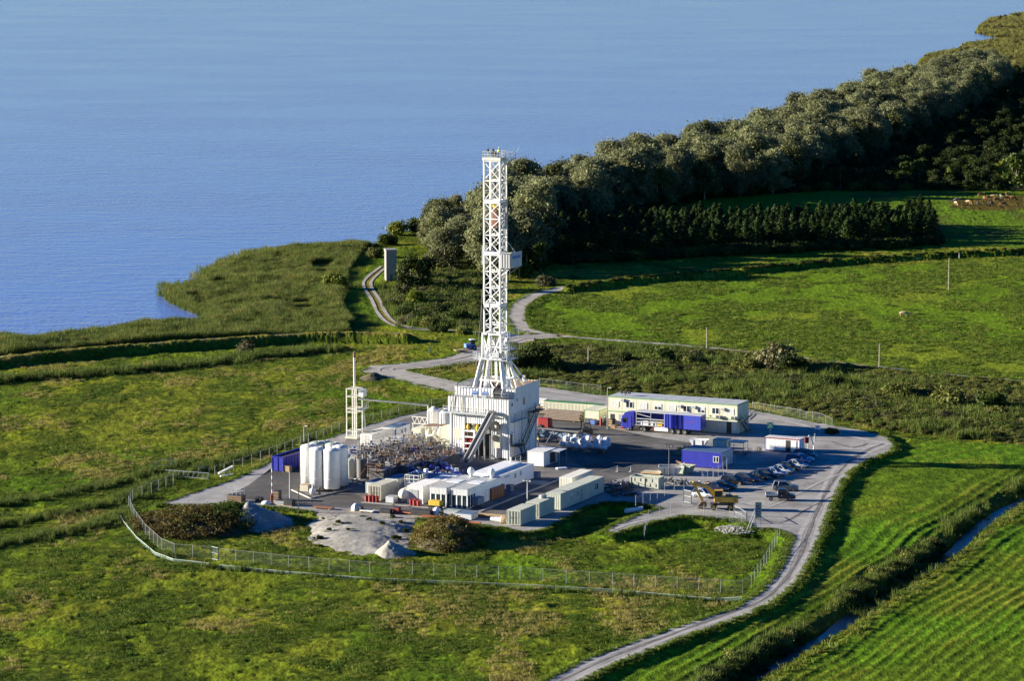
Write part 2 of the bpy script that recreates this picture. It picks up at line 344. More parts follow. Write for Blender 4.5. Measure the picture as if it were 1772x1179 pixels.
C = mixc(C, [.22,.19,.07], sstep(.57,.72,mid)*.5); C = mixc(C, [.15,.18,.02], sstep(.60,.72,fbm(XX,YY*.4,13,3,12))*.6)
C = mixc(C, [.035,.055,.010], sstep(.54,.66,fbm(XX,YY*.5,6,3,14))*.8)
zp = zone(PASTURE); cp = np.zeros_like(C) + np.array([.085,.150,.016]); cp = mixc(cp, [.06,.105,.014], sstep(.5,.7,fbm(XX,YY*.5,8,3,21))*.8); cp = mixc(cp, [.13,.16,.03], sstep(.5,.75,fbm(XX,YY*.5,26,2,22))*.7)
C = C*(1-zp[...,None]) + cp*zp[...,None]
zf = zone(FARFIELD); cf = np.zeros_like(C) + np.array([.075,.135,.018]); cf = mixc(cf, [.06,.07,.03], sstep(.56,.66,fbm(XX,YY*.6,14,3,24))*.7); C = C*(1-zf[...,None]) + cf*zf[...,None]
# mown fields on the right: swaths that follow the ditch
dv = np.array([DITCH0[3][0]-DITCH0[7][0], DITCH0[3][1]-DITCH0[7][1]]); dv /= np.hypot(*dv)
zr = zone(FIELDR); zc = zone(FIELDC)
wx = XX + 3*(fbm(XX,YY,30,2,41)-.5); dd3 = seg_d(XX, YY, DITCH0); tw = sstep(8,45,dd3)*zr*(1-zc); a2 = np.array([math.sin(R(11)), math.cos(R(11))])
across = (wx*dv[1] - YY*dv[0])*(1-tw) + (wx*a2[1] - (YY-430)*a2[0] - 430*dv[0])*tw
sw = (.5+.5*np.sin(across*2*math.pi/2.05 + 3*fbm(XX,YY,18,2,43)))**1.6*(.55+.9*fbm(XX,YY*.5,11,2,47)); sw2 = .5+.5*np.sin(across*2*math.pi/7.1+1)
fc = np.zeros_like(C) + np.array([.085,.135,.018]); fc = mixc(fc, [.17,.175,.045], sw*.7*sstep(.35,.62,fbm(XX,YY,14,2,44))); fc = mixc(fc, [.032,.06,.010], (1-np.clip(sw,0,1))**2*.65); fc = mixc(fc, [.055,.11,.012], sw2*.45); fc = mixc(fc, [.055,.14,.012], sstep(.5,.66,fbm(XX,YY,20,3,45))*.6)
zz = np.maximum(zr, zc); C = C*(1-zz[...,None]) + fc*zz[...,None]
d3 = seg_d(XX, YY, DITCH); C = mixc(C, [.10,.085,.035], (1-sstep(2.5,5.5,d3))*.75)
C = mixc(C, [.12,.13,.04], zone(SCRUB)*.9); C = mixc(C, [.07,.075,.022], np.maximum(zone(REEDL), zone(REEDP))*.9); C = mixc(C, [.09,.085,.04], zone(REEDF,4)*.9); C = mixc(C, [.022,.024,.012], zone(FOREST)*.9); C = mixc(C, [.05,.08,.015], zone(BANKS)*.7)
C = mixc(C, [.085,.16,.016], (sstep(.42,.6,fbm(XX,YY,10,2,51))*.75)*zone(PATCHP))
ddk = seg_d(XX, YY, DYKE); C = mixc(C, [.065,.095,.018], 1-sstep(5,8,ddk)); C = mixc(C, [.20,.17,.09], (1-sstep(.5,1.0,np.abs(ddk-.9)))*.6)
C = mixc(C, [.075,.05,.03], zone(GP([(1640,348),(1690,344),(1780,338),(1790,362),(1700,366),(1650,362)], ZF), 2.5)*.85)
d2 = seg_d(XX, YY, DITCH2); C = mixc(C, [.04,.05,.016], (1-sstep(3,5.5,d2))*.9)
for k_, P_ in enumerate(MARSH):
    dm_ = seg_d(XX, YY, P_) + 2.5*(fbm(XX,YY,6,2,101+k_)-.5); wd_ = (3.0,2.6,2.2,1.1)[k_]; C = mixc(C, [.035,.058,.014], (1-sstep(wd_*.5,wd_*1.4,dm_))*.85); H = H - .35*(1-sstep(0,wd_,dm_))*sstep(1,4,-dp)
verge = (1-sstep(.3,3.5,droad)); C = mixc(C, [.075,.155,.014], verge*.6)
C = mixc(C, [.16,.13,.07], (1-sstep(-.6,.8,droad + 1.2*(fine-.5)))*.8)
# tufts: real relief that the low sun rakes
tuft = np.clip((fine-.35)*1.6,0,1)*.26 + np.clip((fin2-.42)*2,0,1)*.30
amp = np.where(dl > 0, 1.0, 0.0)*sstep(.2, 2.5, droad)
amp = amp*(1 - .45*zp)*(1-.62*zz) ; H2 = H + tuft*amp + zz*.085*(sw-.5)*(.4+1.2*fbm(XX,YY,25,2,48))*sstep(.2,2.5,droad)
H2 += zone(SCRUB)*.9*np.clip(fbm(XX,YY,6,3,61)-.35,0,1)
fade = sstep(2600, 1700, YY); H2 = H + (H2-H)*fade
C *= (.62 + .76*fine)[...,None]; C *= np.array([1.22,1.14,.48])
nR, nC = XX.shape
idx = np.arange(nR*nC).reshape(nR, nC)
keep = (dl > -25)[:-1,:-1] | (dl > -25)[1:,1:] | (np.abs(UU) > .195)[:-1,:-1]
f4 = np.stack([idx[:-1,:-1], idx[1:,:-1], idx[1:,1:], idx[:-1,1:]], -1)[keep]
f4 = f4[:, ::-1]
def np_mesh(name, V, F):
    me = bpy.data.meshes.new(name); n = F.shape[1]
    me.vertices.add(len(V)); me.vertices.foreach_set('co', np.ascontiguousarray(V, np.float32).ravel())
    me.loops.add(F.size); me.loops.foreach_set('vertex_index', np.ascontiguousarray(F, np.int32).ravel())
    me.polygons.add(len(F)); me.polygons.foreach_set('loop_start', np.arange(0, F.size, n, dtype=np.int32)); me.update(calc_edges=True)
    return me
used = np.zeros(nR*nC, bool); used[f4.ravel()] = True; remap = np.cumsum(used)-1
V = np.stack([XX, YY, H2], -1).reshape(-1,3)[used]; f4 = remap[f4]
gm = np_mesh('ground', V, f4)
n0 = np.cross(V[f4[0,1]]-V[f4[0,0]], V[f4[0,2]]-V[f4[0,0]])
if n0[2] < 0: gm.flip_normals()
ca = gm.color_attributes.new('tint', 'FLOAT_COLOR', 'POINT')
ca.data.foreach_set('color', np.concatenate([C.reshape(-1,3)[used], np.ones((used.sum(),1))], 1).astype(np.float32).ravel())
gm.polygons.foreach_set('use_smooth', np.ones(len(f4), bool))
m, nt, b = newmat('meadow_grass')
at = nt.nodes.new('ShaderNodeAttribute'); at.attribute_name = 'tint'
g1 = nz(nt, .9, 5, .75, sx=(1,.45,1)); g2 = nz(nt, 5.5, 2, .6)
r1 = ramp(nt, g1.outputs[0], [(.3,.42),(.5,1.0),(.7,1.75)]); r2 = ramp(nt, g2.outputs[0], [(.3,.75),(.7,1.3)])
nt.links.new(mul(nt, mul(nt, at.outputs['Color'], r1.outputs[0]).outputs[2], r2.outputs[0]).outputs[2], b.inputs['Base Color'])
b.inputs['Roughness'].default_value = .9; b.inputs['Specular IOR Level'].default_value = .03
bump(nt, b, g1.outputs[0], 1.0, .5)
gm.materials.append(m)
ground = struct(put('ground', gm))

# ---- lake
m, nt, b = newmat('lake_water')
g1 = nz(nt, .2, 4, .65, sx=(.42,1,1)); g2 = nz(nt, .012, 3, .5, sx=(.6,1,1)); g3 = nz(nt, .9, 2, .5, sx=(1,.5,1))
x = mul(nt, g1.outputs[0], g3.outputs[0], .35, 'ADD'); rr = ramp(nt, g2.outputs[0], [(.35,.22),(.65,.50)])
bu = bump(nt, b, x.outputs[2], .4, 1.0); nt.links.new(rr.outputs[0], bu.inputs['Strength'])
b.inputs['Base Color'].default_value = (.14,.205,.51,1); b.inputs['Roughness'].default_value = .14; b.inputs['Specular IOR Level'].default_value = .5; b.inputs['IOR'].default_value = 1.33
wm = MB().add([(-9000,690,ZW),(9000,690,ZW),(9000,16000,ZW),(-9000,16000,ZW)], [(0,1,2,3)]).mesh('water', m)
lake = struct(put('lake', wm))
# ditch water
def ribbon(name, pts, w, mat_, dz=.05, cross=3, step=3.0, z=None, wn=0.0, seed=0):
    P = [Vector((x,y)) for x,y in pts]; Q = []
    for i in range(len(P)-1):                                     # Catmull-Rom through the points
        p0, p1, p2, p3 = P[max(i-1,0)], P[i], P[i+1], P[min(i+2,len(P)-1)]
        n = max(2, int((p2-p1).length/step))
        for k in range(n):
            t = k/n; Q.append(.5*((2*p1)+(p2-p0)*t+(2*p0-5*p1+4*p2-p3)*t*t+(3*p1-p0-3*p2+p3)*t**3))
    Q.append(P[-1]); vs = []
    for i, q in enumerate(Q):
        d = (Q[min(i+1,len(Q)-1)]-Q[max(i-1,0)]).normalized(); nrm = Vector((-d.y, d.x))
        for c in range(cross):
            o = (c/(cross-1)-.5)*w
            if c in (0, cross-1): o *= 1 + wn*(float(vnoise(np.array([i*.35+seed]), np.array([c*9.]), 77)[0])-.5)*2
            vs.append((q.x+nrm.x*o, q.y+nrm.y*o))
    A = np.array(vs); Z = height0(A[:,0], A[:,1]) + dz if z is None else np.full(len(A), z)
    if z is None:
        Z = Z.reshape(-1,cross); Z[:] = np.maximum(Z, Z.mean(1,keepdims=True)); Z = Z.ravel()
    F = [(i*cross+c+1, i*cross+c, (i+1)*cross+c, (i+1)*cross+c+1) for i in range(len(Q)-1) for c in range(cross-1)]
    me = bpy.data.meshes.new(name); me.from_pydata([(a[0],a[1],zz_) for a, zz_ in zip(A, Z)], [], F); me.materials.append(mat_)
    if len(me.polygons) and me.polygons[0].normal.z < 0: me.flip_normals()
    me.update(); return me
m, nt, b = newmat('ditch_water'); g1 = nz(nt, .8, 3); bump(nt, b, g1.outputs[0], .15, .1); b.inputs['Base Color'].default_value = (.04,.05,.06,1); b.inputs['Roughness'].default_value = .3; b.inputs['Specular IOR Level'].default_value = .35
struct(put('ditch_water', ribbon('ditch_water', DITCH, 2.6, m, z=ZF-1.02, wn=.35, cross=3)))
# ---- hard ground
def groundmat(name, c0, c1, c2, scale=.25, bumpk=.5, tracks=None):
    m, nt, b = newmat(name); n1 = nz(nt, scale, 5, .62); n2 = nz(nt, scale*14, 4, .7); n3 = nz(nt, 9, 2, .6)
    r = ramp(nt, n1.outputs[0], [(.33,c0),(.5,c1),(.68,c2)]); r2 = ramp(nt, n2.outputs[0], [(.3,.78),(.72,1.2)]); r3 = ramp(nt, n3.outputs[0], [(.3,.85),(.7,1.13)])
    out = mul(nt, mul(nt, r.outputs[0], r2.outputs[0]).outputs[2], r3.outputs[0]).outputs[2]
    nt.links.new(out, b.inputs['Base Color']); b.inputs['Roughness'].default_value = .9; b.inputs['Specular IOR Level'].default_value = .2
    bump(nt, b, mul(nt, n2.outputs[0], n3.outputs[0], .5, 'ADD').outputs[2], bumpk, .06); return m
M['gravel'] = groundmat('gravel_ground', (.22,.205,.18), (.33,.31,.275), (.43,.405,.355), .16)
M['track'] = groundmat('gravel_track', (.28,.25,.20), (.39,.355,.295), (.49,.45,.38), .3)
M['rut'] = groundmat('worn_rut', (.36,.335,.29), (.44,.41,.355), (.50,.47,.41), .4); M['mudrut'] = groundmat('muddy_rut', (.13,.115,.09), (.19,.17,.14), (.27,.245,.20), .4)
M['asphalt'] = groundmat('asphalt', (.06,.057,.052), (.10,.094,.084), (.19,.173,.15), .085, .4)
M['concrete'] = groundmat('concrete_slab', (.28,.265,.24), (.36,.345,.31), (.42,.40,.37), .2, .2)
M['wetconcrete'] = groundmat('stained_concrete', (.12,.11,.10), (.17,.155,.14), (.25,.235,.21), .2, .3)
M['sand'] = groundmat('sand', (.25,.23,.19), (.345,.32,.265), (.43,.40,.33), .22, .9)
def sheet(name, poly, mat_, z):
    me = MB().add([(x,y,z) for x,y in poly], [tuple(range(len(poly)))]).mesh(name, mat_)
    if me.polygons[0].normal.z < 0: me.flip_normals()
    return struct(put(name, me))
sheet('gravel_yard', PAD, M['gravel'], 0)
ASPH = GP([(480,803),(600,765),(780,735),(935,703),(1040,708),(1060,742),(1130,757),(1205,768),(1175,806),(1130,815),(1060,832),(1045,852),(905,903),(872,901),(720,887),(600,880),(480,871),(392,861),(430,840)])
sheet('asphalt_yard', ASPH, M['asphalt'], .004)
sheet('concrete_apron', GP([(285,870),(345,850),(415,826),(472,800),(500,803),(440,828),(385,858),(395,868),(340,872)]), M['concrete'], .004)
PLANT = GP([(560,822),(640,870),(830,886),(1015,812),(940,770),(930,760),(880,700),(740,712),(600,760)])
sheet('plant_slab', PLANT, M['wetconcrete'], .008)
def kerb(name, pts, w=.5, h=.12, mat_='concrete_part'):
    mb = MB(); P = GP(pts)
    for a, c in zip(P[:-1], P[1:]): mb.bar((*a,h/2), (*c,h/2), w, h)
    return struct(mb.build(name, M[mat_]))
kerb('kerb', [(626,870),(826,886.5)]); kerb('kerb', [(829,887),(1012,812)])
sheet('silo_slab', GP([(505,849),(537,863.5),(607,847),(575,832)]), M['wetconcrete'], .012)
kerb('kerb', [(505,849),(537,863.5)], .3, .2); kerb('kerb', [(537,863.7),(607,847.2)], .3, .2)
struct(put('road', ribbon('road', LOOP, 9.6, M['track'], .06, 5, wn=.12)))
struct(put('road', ribbon('road', EAST, 3.0, M['track'], .08, 3, wn=.2, seed=5)))
struct(put('road', ribbon('road', NORTH, 4.6, M['track'], .08, 3, wn=.12, seed=9)))
for sgn in (-1, 1):
    P = [Vector(p) for p in TRACK]; Q = []
    for i, p in enumerate(P):
        d = (P[min(i+1,len(P)-1)]-P[max(i-1,0)]).normalized(); Q.append((p.x-d.y*1.0*sgn, p.y+d.x*1.0*sgn))
    struct(put('wheel_track', ribbon('wheel_track', Q, .85, M['track'], .10, 3, wn=.25, seed=3+sgn)))
struct(put('wheel_track', ribbon('wheel_track', DYKE, .4, M['track'], .12, 2, wn=.5, seed=2)))
RC_ = GP([(958,1185),(1062,1137),(1164,1098),(1262,1063),(1317,1041),(1353,1012),(1378,978),(1396,935),(1412,890),(1432,850),(1455,815),(1490,785),(1530,768)])
for k_, (off, w_, mm_) in enumerate(((-1.05,.75,'rut'),(1.0,.75,'rut'),(.1,.5,'mudrut'))):
    Q = []
    for i, p in enumerate(RC_):
        a_ = Vector(RC_[min(i+1,len(RC_)-1)])-Vector(RC_[max(i-1,0)]); a_.normalize(); o_ = off*(1+.25*math.sin(i*1.9+k_)); Q.append((p[0]-a_.y*o_, p[1]+a_.x*o_))
    struct(put('wheel_track', ribbon('wheel_track', Q, w_, M[mm_], z=.008+.004*k_, wn=.5, seed=20+k_, step=2.0)))
for k_, (P_, mm_, w_) in enumerate((([(1450,855),(1400,880),(1350,905),(1290,893)],'mudrut',.45),([(1470,815),(1420,835),(1330,878),(1240,890)],'rut',.6),([(1180,890),(1100,905),(1050,922)],'rut',.7),([(1440,765),(1475,775),(1500,768)],'mudrut',.7),([(1310,845),(1380,830),(1440,805)],'mudrut',.4),([(1545,770),(1480,757),(1420,745),(1320,722),(1040,690),(935,675)],'rut',1.2),([(880,560),(900,575),(950,590),(1020,592)],'rut',.8))):
    if k_ < 6: struct(put('wheel_track', ribbon('wheel_track', GP(P_), w_, M[mm_], z=.026+.004*k_, wn=.6, seed=40+k_, step=2.0)))
for k_, (off, P_) in enumerate(((-1.4,LOOP),(1.4,LOOP))):
    Q = []
    for i, p in enumerate(P_):
        a_ = Vector(P_[min(i+1,len(P_)-1)])-Vector(P_[max(i-1,0)]); a_.normalize(); Q.append((p[0]-a_.y*off, p[1]+a_.x*off))
    struct(put('wheel_track', ribbon('wheel_track', Q, .8, M['rut'], .12, 3, wn=.5, seed=60+k_)))
# sand ramp in front of the yard
gx = np.linspace(min(p[0] for p in SANDP)-3, max(p[0] for p in SANDP)+3, 220); gy = np.linspace(min(p[1] for p in SANDP)-4, max(p[1] for p in SANDP)+4, 170)
SX, SY = np.meshgrid(gx, gy); q = sd(SX, SY, SANDP) + 5.0*(fbm(SX,SY,5,4,71)-.5)
top = SANDP[0][1]; sl = np.clip((SY-SANDP[5][1])/(top-SANDP[5][1]), 0, 1.1)
SZ = height0(SX, SY)*(1-sstep(-2,7,q)) + (ZF+.25+ (1.05*sl+.15*np.sin(sl*3.1)))*sstep(-2,7,q) - .45*(1-sstep(-2.0,1.0,q)) + .10*fbm(SX,SY,1.6,3,72)*sstep(0,2,q)
SZ = np.minimum(SZ, np.where(SY > top-1.5, -.05, 9)) ; ii = np.arange(SX.size).reshape(SX.shape)
kf = (q > -3.5)[:-1,:-1]; F = np.stack([ii[:-1,:-1], ii[:-1,1:], ii[1:,1:], ii[1:,:-1]], -1)[kf]
sm = np_mesh('sand_ramp', np.stack([SX,SY,SZ],-1).reshape(-1,3), F); sm.materials.append(M['sand']); struct(put('sand_ramp', sm))
# ================================================================ PLANTS
def leaf_quads(P, N, size, asp=.6, rs=npr):
    """a small leaf-clump quad at every point of P, facing roughly N"""
    n = len(P); N = N / (np.linalg.norm(N, axis=1, keepdims=True)+1e-9)
    t = rs.randn(n,3); u = np.cross(N, t); u /= np.linalg.norm(u,axis=1,keepdims=True)+1e-9; v = np.cross(N, u)
    s = (size*(.6+.8*rs.rand(n)))[:,None]
    a, b_ = u*s, v*s*asp
    Q = np.stack([P-a, P-b_*.9+a*.15+N*s*.15, P+a, P+b_-a*.1], 1).reshape(-1,3)
    return Q, np.arange(4*n).reshape(n,4)
def crown_mesh(name, lobes, n, size, mat_, rs, jitter=.55, shell=.72):
    """leaf clumps spread through a set of ellipsoid lobes (x, y, z, rx, ry, rz)"""
    L = np.array(lobes); w = (L[:,3]*L[:,4])**.5*L[:,5]; k = rs.choice(len(L), n, p=w/w.sum())
    d = rs.randn(n,3); d /= np.linalg.norm(d,axis=1,keepdims=True); r = shell + (1.04-shell)*rs.rand(n)**.6; far_ = rs.rand(n) < .32; r[far_] *= 1.0+.7*rs.rand(far_.sum())**1.5
    inner = rs.rand(n) < .12; r[inner] *= rs.rand(inner.sum())
    P = L[k,:3] + d*r[:,None]*L[k,3:]; P[:,2] = np.maximum(P[:,2], .05)
    N = d + rs.randn(n,3)*jitter + np.array([0,0,.35])
    V_, F_ = leaf_quads(P, N, size, rs=rs); me = np_mesh(name, V_, F_); me.materials.append(mat_)
    return me
def tree_proto(seed, h, r, mat_, n=2600, size=.55, low=.28, nl=16, bark='bark_pale', limbs=6):
    rs = np.random.RandomState(seed); lobes = []
    for i in range(nl):
        t = rs.rand(); z = h*(low + (1-low)*(.12+.80*t)); rr = r*math.sin(math.pi*(.22+.70*t))**.8
        a = rs.rand()*6.283; q = rr*(.35+.45*rs.rand())
        s = r*(.20+.24*rs.rand())*(16/nl)**.28; lobes.append((q*math.cos(a), q*math.sin(a), z, s, s, s*.8))
    lobes.append((0,0,h*.82,r*.42,r*.42,h*.17))
    cm = crown_mesh('crown', lobes, n, size, mat_, rs, 1.1, .35)
    mb = MB(); lean = (rs.rand()-.5)*.8
    mb.tube((0,0,-.4), (lean*.4,0,h*.32), .30, 7, .22, caps=False); mb.tube((lean*.4,0,h*.32), (lean,.2,h*.8), .22, 6, .06, caps=False)
    for i in range(limbs):
        l = lobes[rs.randint(len(lobes))]; z0 = h*(.2+.3*rs.rand()); mb.tube((lean*.4*z0/(h*.32) if z0 < h*.32 else lean*.6,0,z0), (l[0]*.9,l[1]*.9,l[2]), .12, 5, .03, caps=False)
    return cm, mb.mesh('trunk', M[bark], True)
def bush_proto(seed, r, h, mat_, n=900, size=.3, nl=9):
    rs = np.random.RandomState(seed); lobes = []
    for i in range(nl):
        a = rs.rand()*6.283; q = r*.62*rs.rand()**.5; s = r*(.34+.22*rs.rand()); lobes.append((q*math.cos(a), q*math.sin(a), h*(.3+.35*rs.rand()), s, s, h*.34))
    cm = crown_mesh('foliage', lobes, n, size, mat_, rs, .8, .5); mb = MB()
    for i in range(5):
        l = lobes[i]; mb.tube((0,0,-.2), (l[0]*.8,l[1]*.8,l[2]), .07, 5, .03, caps=False)
    return cm, mb.mesh('stem', M['bark'])
def conifer_proto(seed, h, r, mat_, n=900, size=.42):
    rs = np.random.RandomState(seed); t = rs.rand(n)**1.5; z = h*(.06+.94*t); a = rs.rand(n)*6.283
    whorl = .75+.35*np.sin(z*5.0+a*2); rad = r*(1-t)**.62*whorl*(.35+.65*rs.rand(n)**.5)+.06
    P = np.stack([rad*np.cos(a), rad*np.sin(a), z - rad*.10 + .25*rs.randn(n)*(1-t)], 1); N = np.stack([np.cos(a)*.5, np.sin(a)*.5, np.ones(n)], 1) + rs.randn(n,3)*.45
    V_, F_ = leaf_quads(P, N, size, .45, rs); cm = np_mesh('crown', V_, F_); cm.materials.append(mat_)
    return cm, MB().tube((0,0,-.3), (0,0,h*.95), .13, 6, .02, caps=False).mesh('trunk', M['bark'])
L_SILVER = leafmat('silver_leaves', (.10,.107,.075), (.175,.185,.135), (.29,.30,.23), .24, .35)
L_OLIVE = leafmat('olive_leaves', (.055,.062,.028), (.095,.105,.048), (.19,.195,.10), .25, .2)
L_GREEN = leafmat('green_leaves', (.035,.055,.014), (.06,.09,.02), (.10,.125,.03), .25)
L_DARK = leafmat('dark_leaves', (.022,.034,.012), (.035,.05,.016), (.055,.07,.022), .25)
L_YELLOW = leafmat('yellow_green_leaves', (.09,.12,.02), (.14,.165,.03), (.20,.20,.05), .2)
L_GREY = leafmat('grey_twigs', (.08,.075,.05), (.12,.115,.075), (.16,.15,.10), .2)
L_BROWN = leafmat('brown_dock', (.075,.072,.024), (.14,.10,.042), (.10,.13,.035), .3)
L_CON = leafmat('conifer_needles', (.016,.032,.010), (.028,.05,.014), (.048,.075,.022), .35, .08)
L_REED = leafmat('reed_leaves', (.13,.135,.045), (.18,.18,.065), (.26,.215,.10), .3)
L_REEDG = leafmat('green_reed_leaves', (.065,.10,.025), (.10,.14,.037), (.16,.175,.055), .3)
L_TUFT = leafmat('meadow_tuft', (.085,.145,.02), (.13,.18,.028), (.20,.22,.055), .3)
L_STRAW = leafmat('straw', (.20,.17,.075), (.28,.24,.11), (.36,.31,.16), .2)
L_TUFTD = leafmat('dark_meadow_tuft', (.045,.085,.014), (.07,.115,.02), (.11,.14,.03), .35)
L_SCRUB = leafmat('scrub_leaves', (.08,.092,.03), (.135,.148,.045), (.20,.195,.08), .3)
L_GRASS = leafmat('tall_grass', (.09,.12,.022), (.14,.155,.035), (.22,.20,.075), .25)
# ---- individual trees of the shore belt
def spots_in(poly, sp, rs, jit=.4):
    A = np.array(poly); x0, y0 = A.min(0); x1, y1 = A.max(0)
    X_, Y_ = np.meshgrid(np.arange(x0, x1, sp), np.arange(y0, y1, sp)); X_ = X_ + (rs.rand(*X_.shape)-.5)*sp*2*jit; Y_ = Y_ + (rs.rand(*Y_.shape)-.5)*sp*2*jit
    k = inside(X_, Y_, poly); return np.stack([X_[k], Y_[k]], 1)
rs = np.random.RandomState(5)
BELT = [tree_proto(100+i, (18,17,19,18,16.5,14)[i], (8.6,8.0,9.2,8.8,8.4,7.6)[i], (L_SILVER,L_SILVER,L_SILVER,L_SILVER,L_OLIVE,L_OLIVE)[i], 9000, .38, .04, 44) for i in range(6)]
DARKT = [tree_proto(120+i, 10.0, 4.4, L_DARK, 1700, .42, .10, 13, 'bark', 3) for i in range(3)]
GREENT = [tree_proto(130+i, 9.0, 3.4, L_GREEN, 1500, .36, .12, 12, 'bark', 3) for i in range(2)]
YELT = [tree_proto(140, 8.0, 2.6, L_YELLOW, 1300, .32, .12, 11, 'bark', 3)]
def plant(name, proto, x, y, sc, label, cat, group=None, z=None, rz=None, stretch=1.0, pn=('crown','trunk')):
    z = H0(x, y) if z is None else z
    t = thing(name, label, cat, (x,y,z), rnd.random()*6.28 if rz is None else rz, group); t.scale = (sc,sc,sc*stretch)
    put(pn[0], proto[0], t); put(pn[1], proto[1], t); return t
sp = spots_in(FOREST, 10.5, rs); shore = [p for p in LAND[20:33]]
ds = seg_d(sp[:,0], sp[:,1], shore); zz0 = height0(sp[:,0], sp[:,1])
order = np.argsort(sp[:,1]); n_t = n_b = 0; far_pts = []; far_b = []
for i in order:
    x, y = sp[i]; u = x/y
    if abs(u) > .185: continue
    belt = ds[i] < 60 or u < .03
    if ds[i] < 4: continue
    if (n_b if belt else n_t) >= (295 if belt else 120): (far_b if belt else far_pts).append((x,y,zz0[i])); continue
    if belt: n_b += 1
    else: n_t += 1
    if belt: plant('silver_tree', BELT[rs.randint(6)], x, y, (.84+.28*rs.rand())*(.72 if u < -.008 else 1.0), 'silver green broadleaf tree in the dense belt along the lake shore', 'tree', 'trees of the shore belt', zz0[i], rs.rand()*6.28, .9+.2*rs.rand())
    else: plant('dark_tree', DARKT[rs.randint(3)], x, y, .5+.42*rs.rand(), 'low dark tree in the shaded thicket inland of the shore belt', 'tree', 'trees of the shaded thicket', zz0[i], rs.rand()*6.28, .8+.3*rs.rand())
# (the rest of the belt is scattered further down as one mass)
# ---- the dark conifer plantation: rows of young trees
CONS = [conifer_proto(200+i, (8.6,8.3,8.8,8.4)[i], (3.4,3.7,3.2,3.5)[i], L_CON, 1700, .38) for i in range(4)]
def px_row(p, q, n): return [(p[0]+(q[0]-p[0])*k/(n-1), p[1]+(q[1]-p[1])*k/(n-1)) for k in range(n)]
for r_, (a, c, n) in enumerate([((955,452),(1612,418),58),((950,441),(1614,411),58),((955,430),(1612,404),56),((965,419),(1610,398),54),((985,410),(1606,392),50)]):
    for px, py in px_row(a, c, n):
        p = G(px + rs.randn()*3.5, py + rs.randn()*1.6, ZF)
        plant('conifer', CONS[rs.randint(4)], p.x, p.y, .90+.14*rs.rand(), 'dark young conifer in the dense plantation block behind the pasture track', 'tree', 'conifers of the plantation', H0(p.x,p.y)-.1, rs.rand()*6.28, .9+.25*rs.rand())
# ---- single bushes and small trees one can point to
BU = {k: [bush_proto(300+i*7+j, 1.0, 1.0, m_, 2400, .085) for j in range(2)] for i, (k, m_) in enumerate(dict(green=L_GREEN, dark=L_DARK, yellow=L_YELLOW, grey=L_GREY, brown=L_BROWN, scrub=L_SCRUB).items())}
for px, py, r, h, k, lab in [
    (424,613,2.3,3.4,'grey','round grey leafless bush standing alone beside the dyke path'),
    (577,502,3.8,4.6,'yellow','yellowish bush between the reed bed and the two-rut track'),
    (925,640,5.2,6.4,'dark','big dark rounded bush just right of the mast foot beside the gravel junction'),
    (895,645,3.0,4.2,'dark','smaller dark bush crowding the left side of the big bush by the junction'),
    (960,645,3.2,3.6,'green','green bush crowding the right side of the big bush by the junction'),
    (1338,640,5.4,6.2,'grey','grey brown dome-shaped willow bush in the scrub below the pasture path'),
    (1372,648,4.0,4.2,'dark','dark bush leaning on the right of the dome-shaped willow bush'),
    (1147,630,2.8,4.0,'green','bright green small bush in the scrub left of the two pasture posts'),
    (1192,632,2.4,2.6,'scrub','low scrub bush right of the bright green bush'),
    (1290,642,3.0,3.0,'scrub','low olive bush left of the dome-shaped willow bush'),
    (1080,628,2.6,2.8,'dark','low dark bush along the gravel path above the office block'),
    (1552,690,3.4,3.6,'scrub','olive bush in the scrub right of the thin pasture post'),
    (1650,706,4.2,4.4,'scrub','broad olive bush near the right end of the scrub belt'),
    (1712,712,3.6,4.0,'green','green bush at the right end of the scrub belt'),
    (1440,672,2.8,2.8,'dark','dark low bush midway along the scrub belt'),
    (722,530,3.0,4.4,'yellow','pale yellow green bush below the dark tree by the brick tower'),
    (650,446,2.8,3.2,'scrub','scrub bush at the water edge left of the brick tower'),
    (672,424,3.2,3.6,'green','green bush at the water edge behind the brick tower'),
    (690,408,3.6,5.0,'yellow','light yellow bush at the waters edge above the brick tower'),
    (722,405,4.6,5.2,'green','broad green bush at the waters edge above the brick tower'),
    (745,566,3.0,2.8,'scrub','grey green bush inside the bend of the two-rut track'),
    (790,560,3.4,3.4,'green','bush beside the track just left of the mast'),
    (760,548,3.0,3.6,'dark','dark bush in the rough ground left of the mast'),
    (700,548,2.6,2.6,'green','green bush near the two-rut track opposite the reed bed'),
    (905,480,3.6,4.0,'green','light green bush behind the mast below the plantation'),
    (945,495,3.2,3.0,'grey','pale grey bush where the north track leaves the thicket'),
    (1440,752,1.6,1.4,'brown','rusty brown weed clump at the fence behind the white cabin')]:
    p = GT(px, py); pr = BU[k][rs.randint(2)]
    t = thing('bush', lab, 'bush', (p.x,p.y,p.z-.1), rs.rand()*6.28); t.scale = (r,r,h)
    put('foliage', pr[0], t); put('stem', pr[1], t)
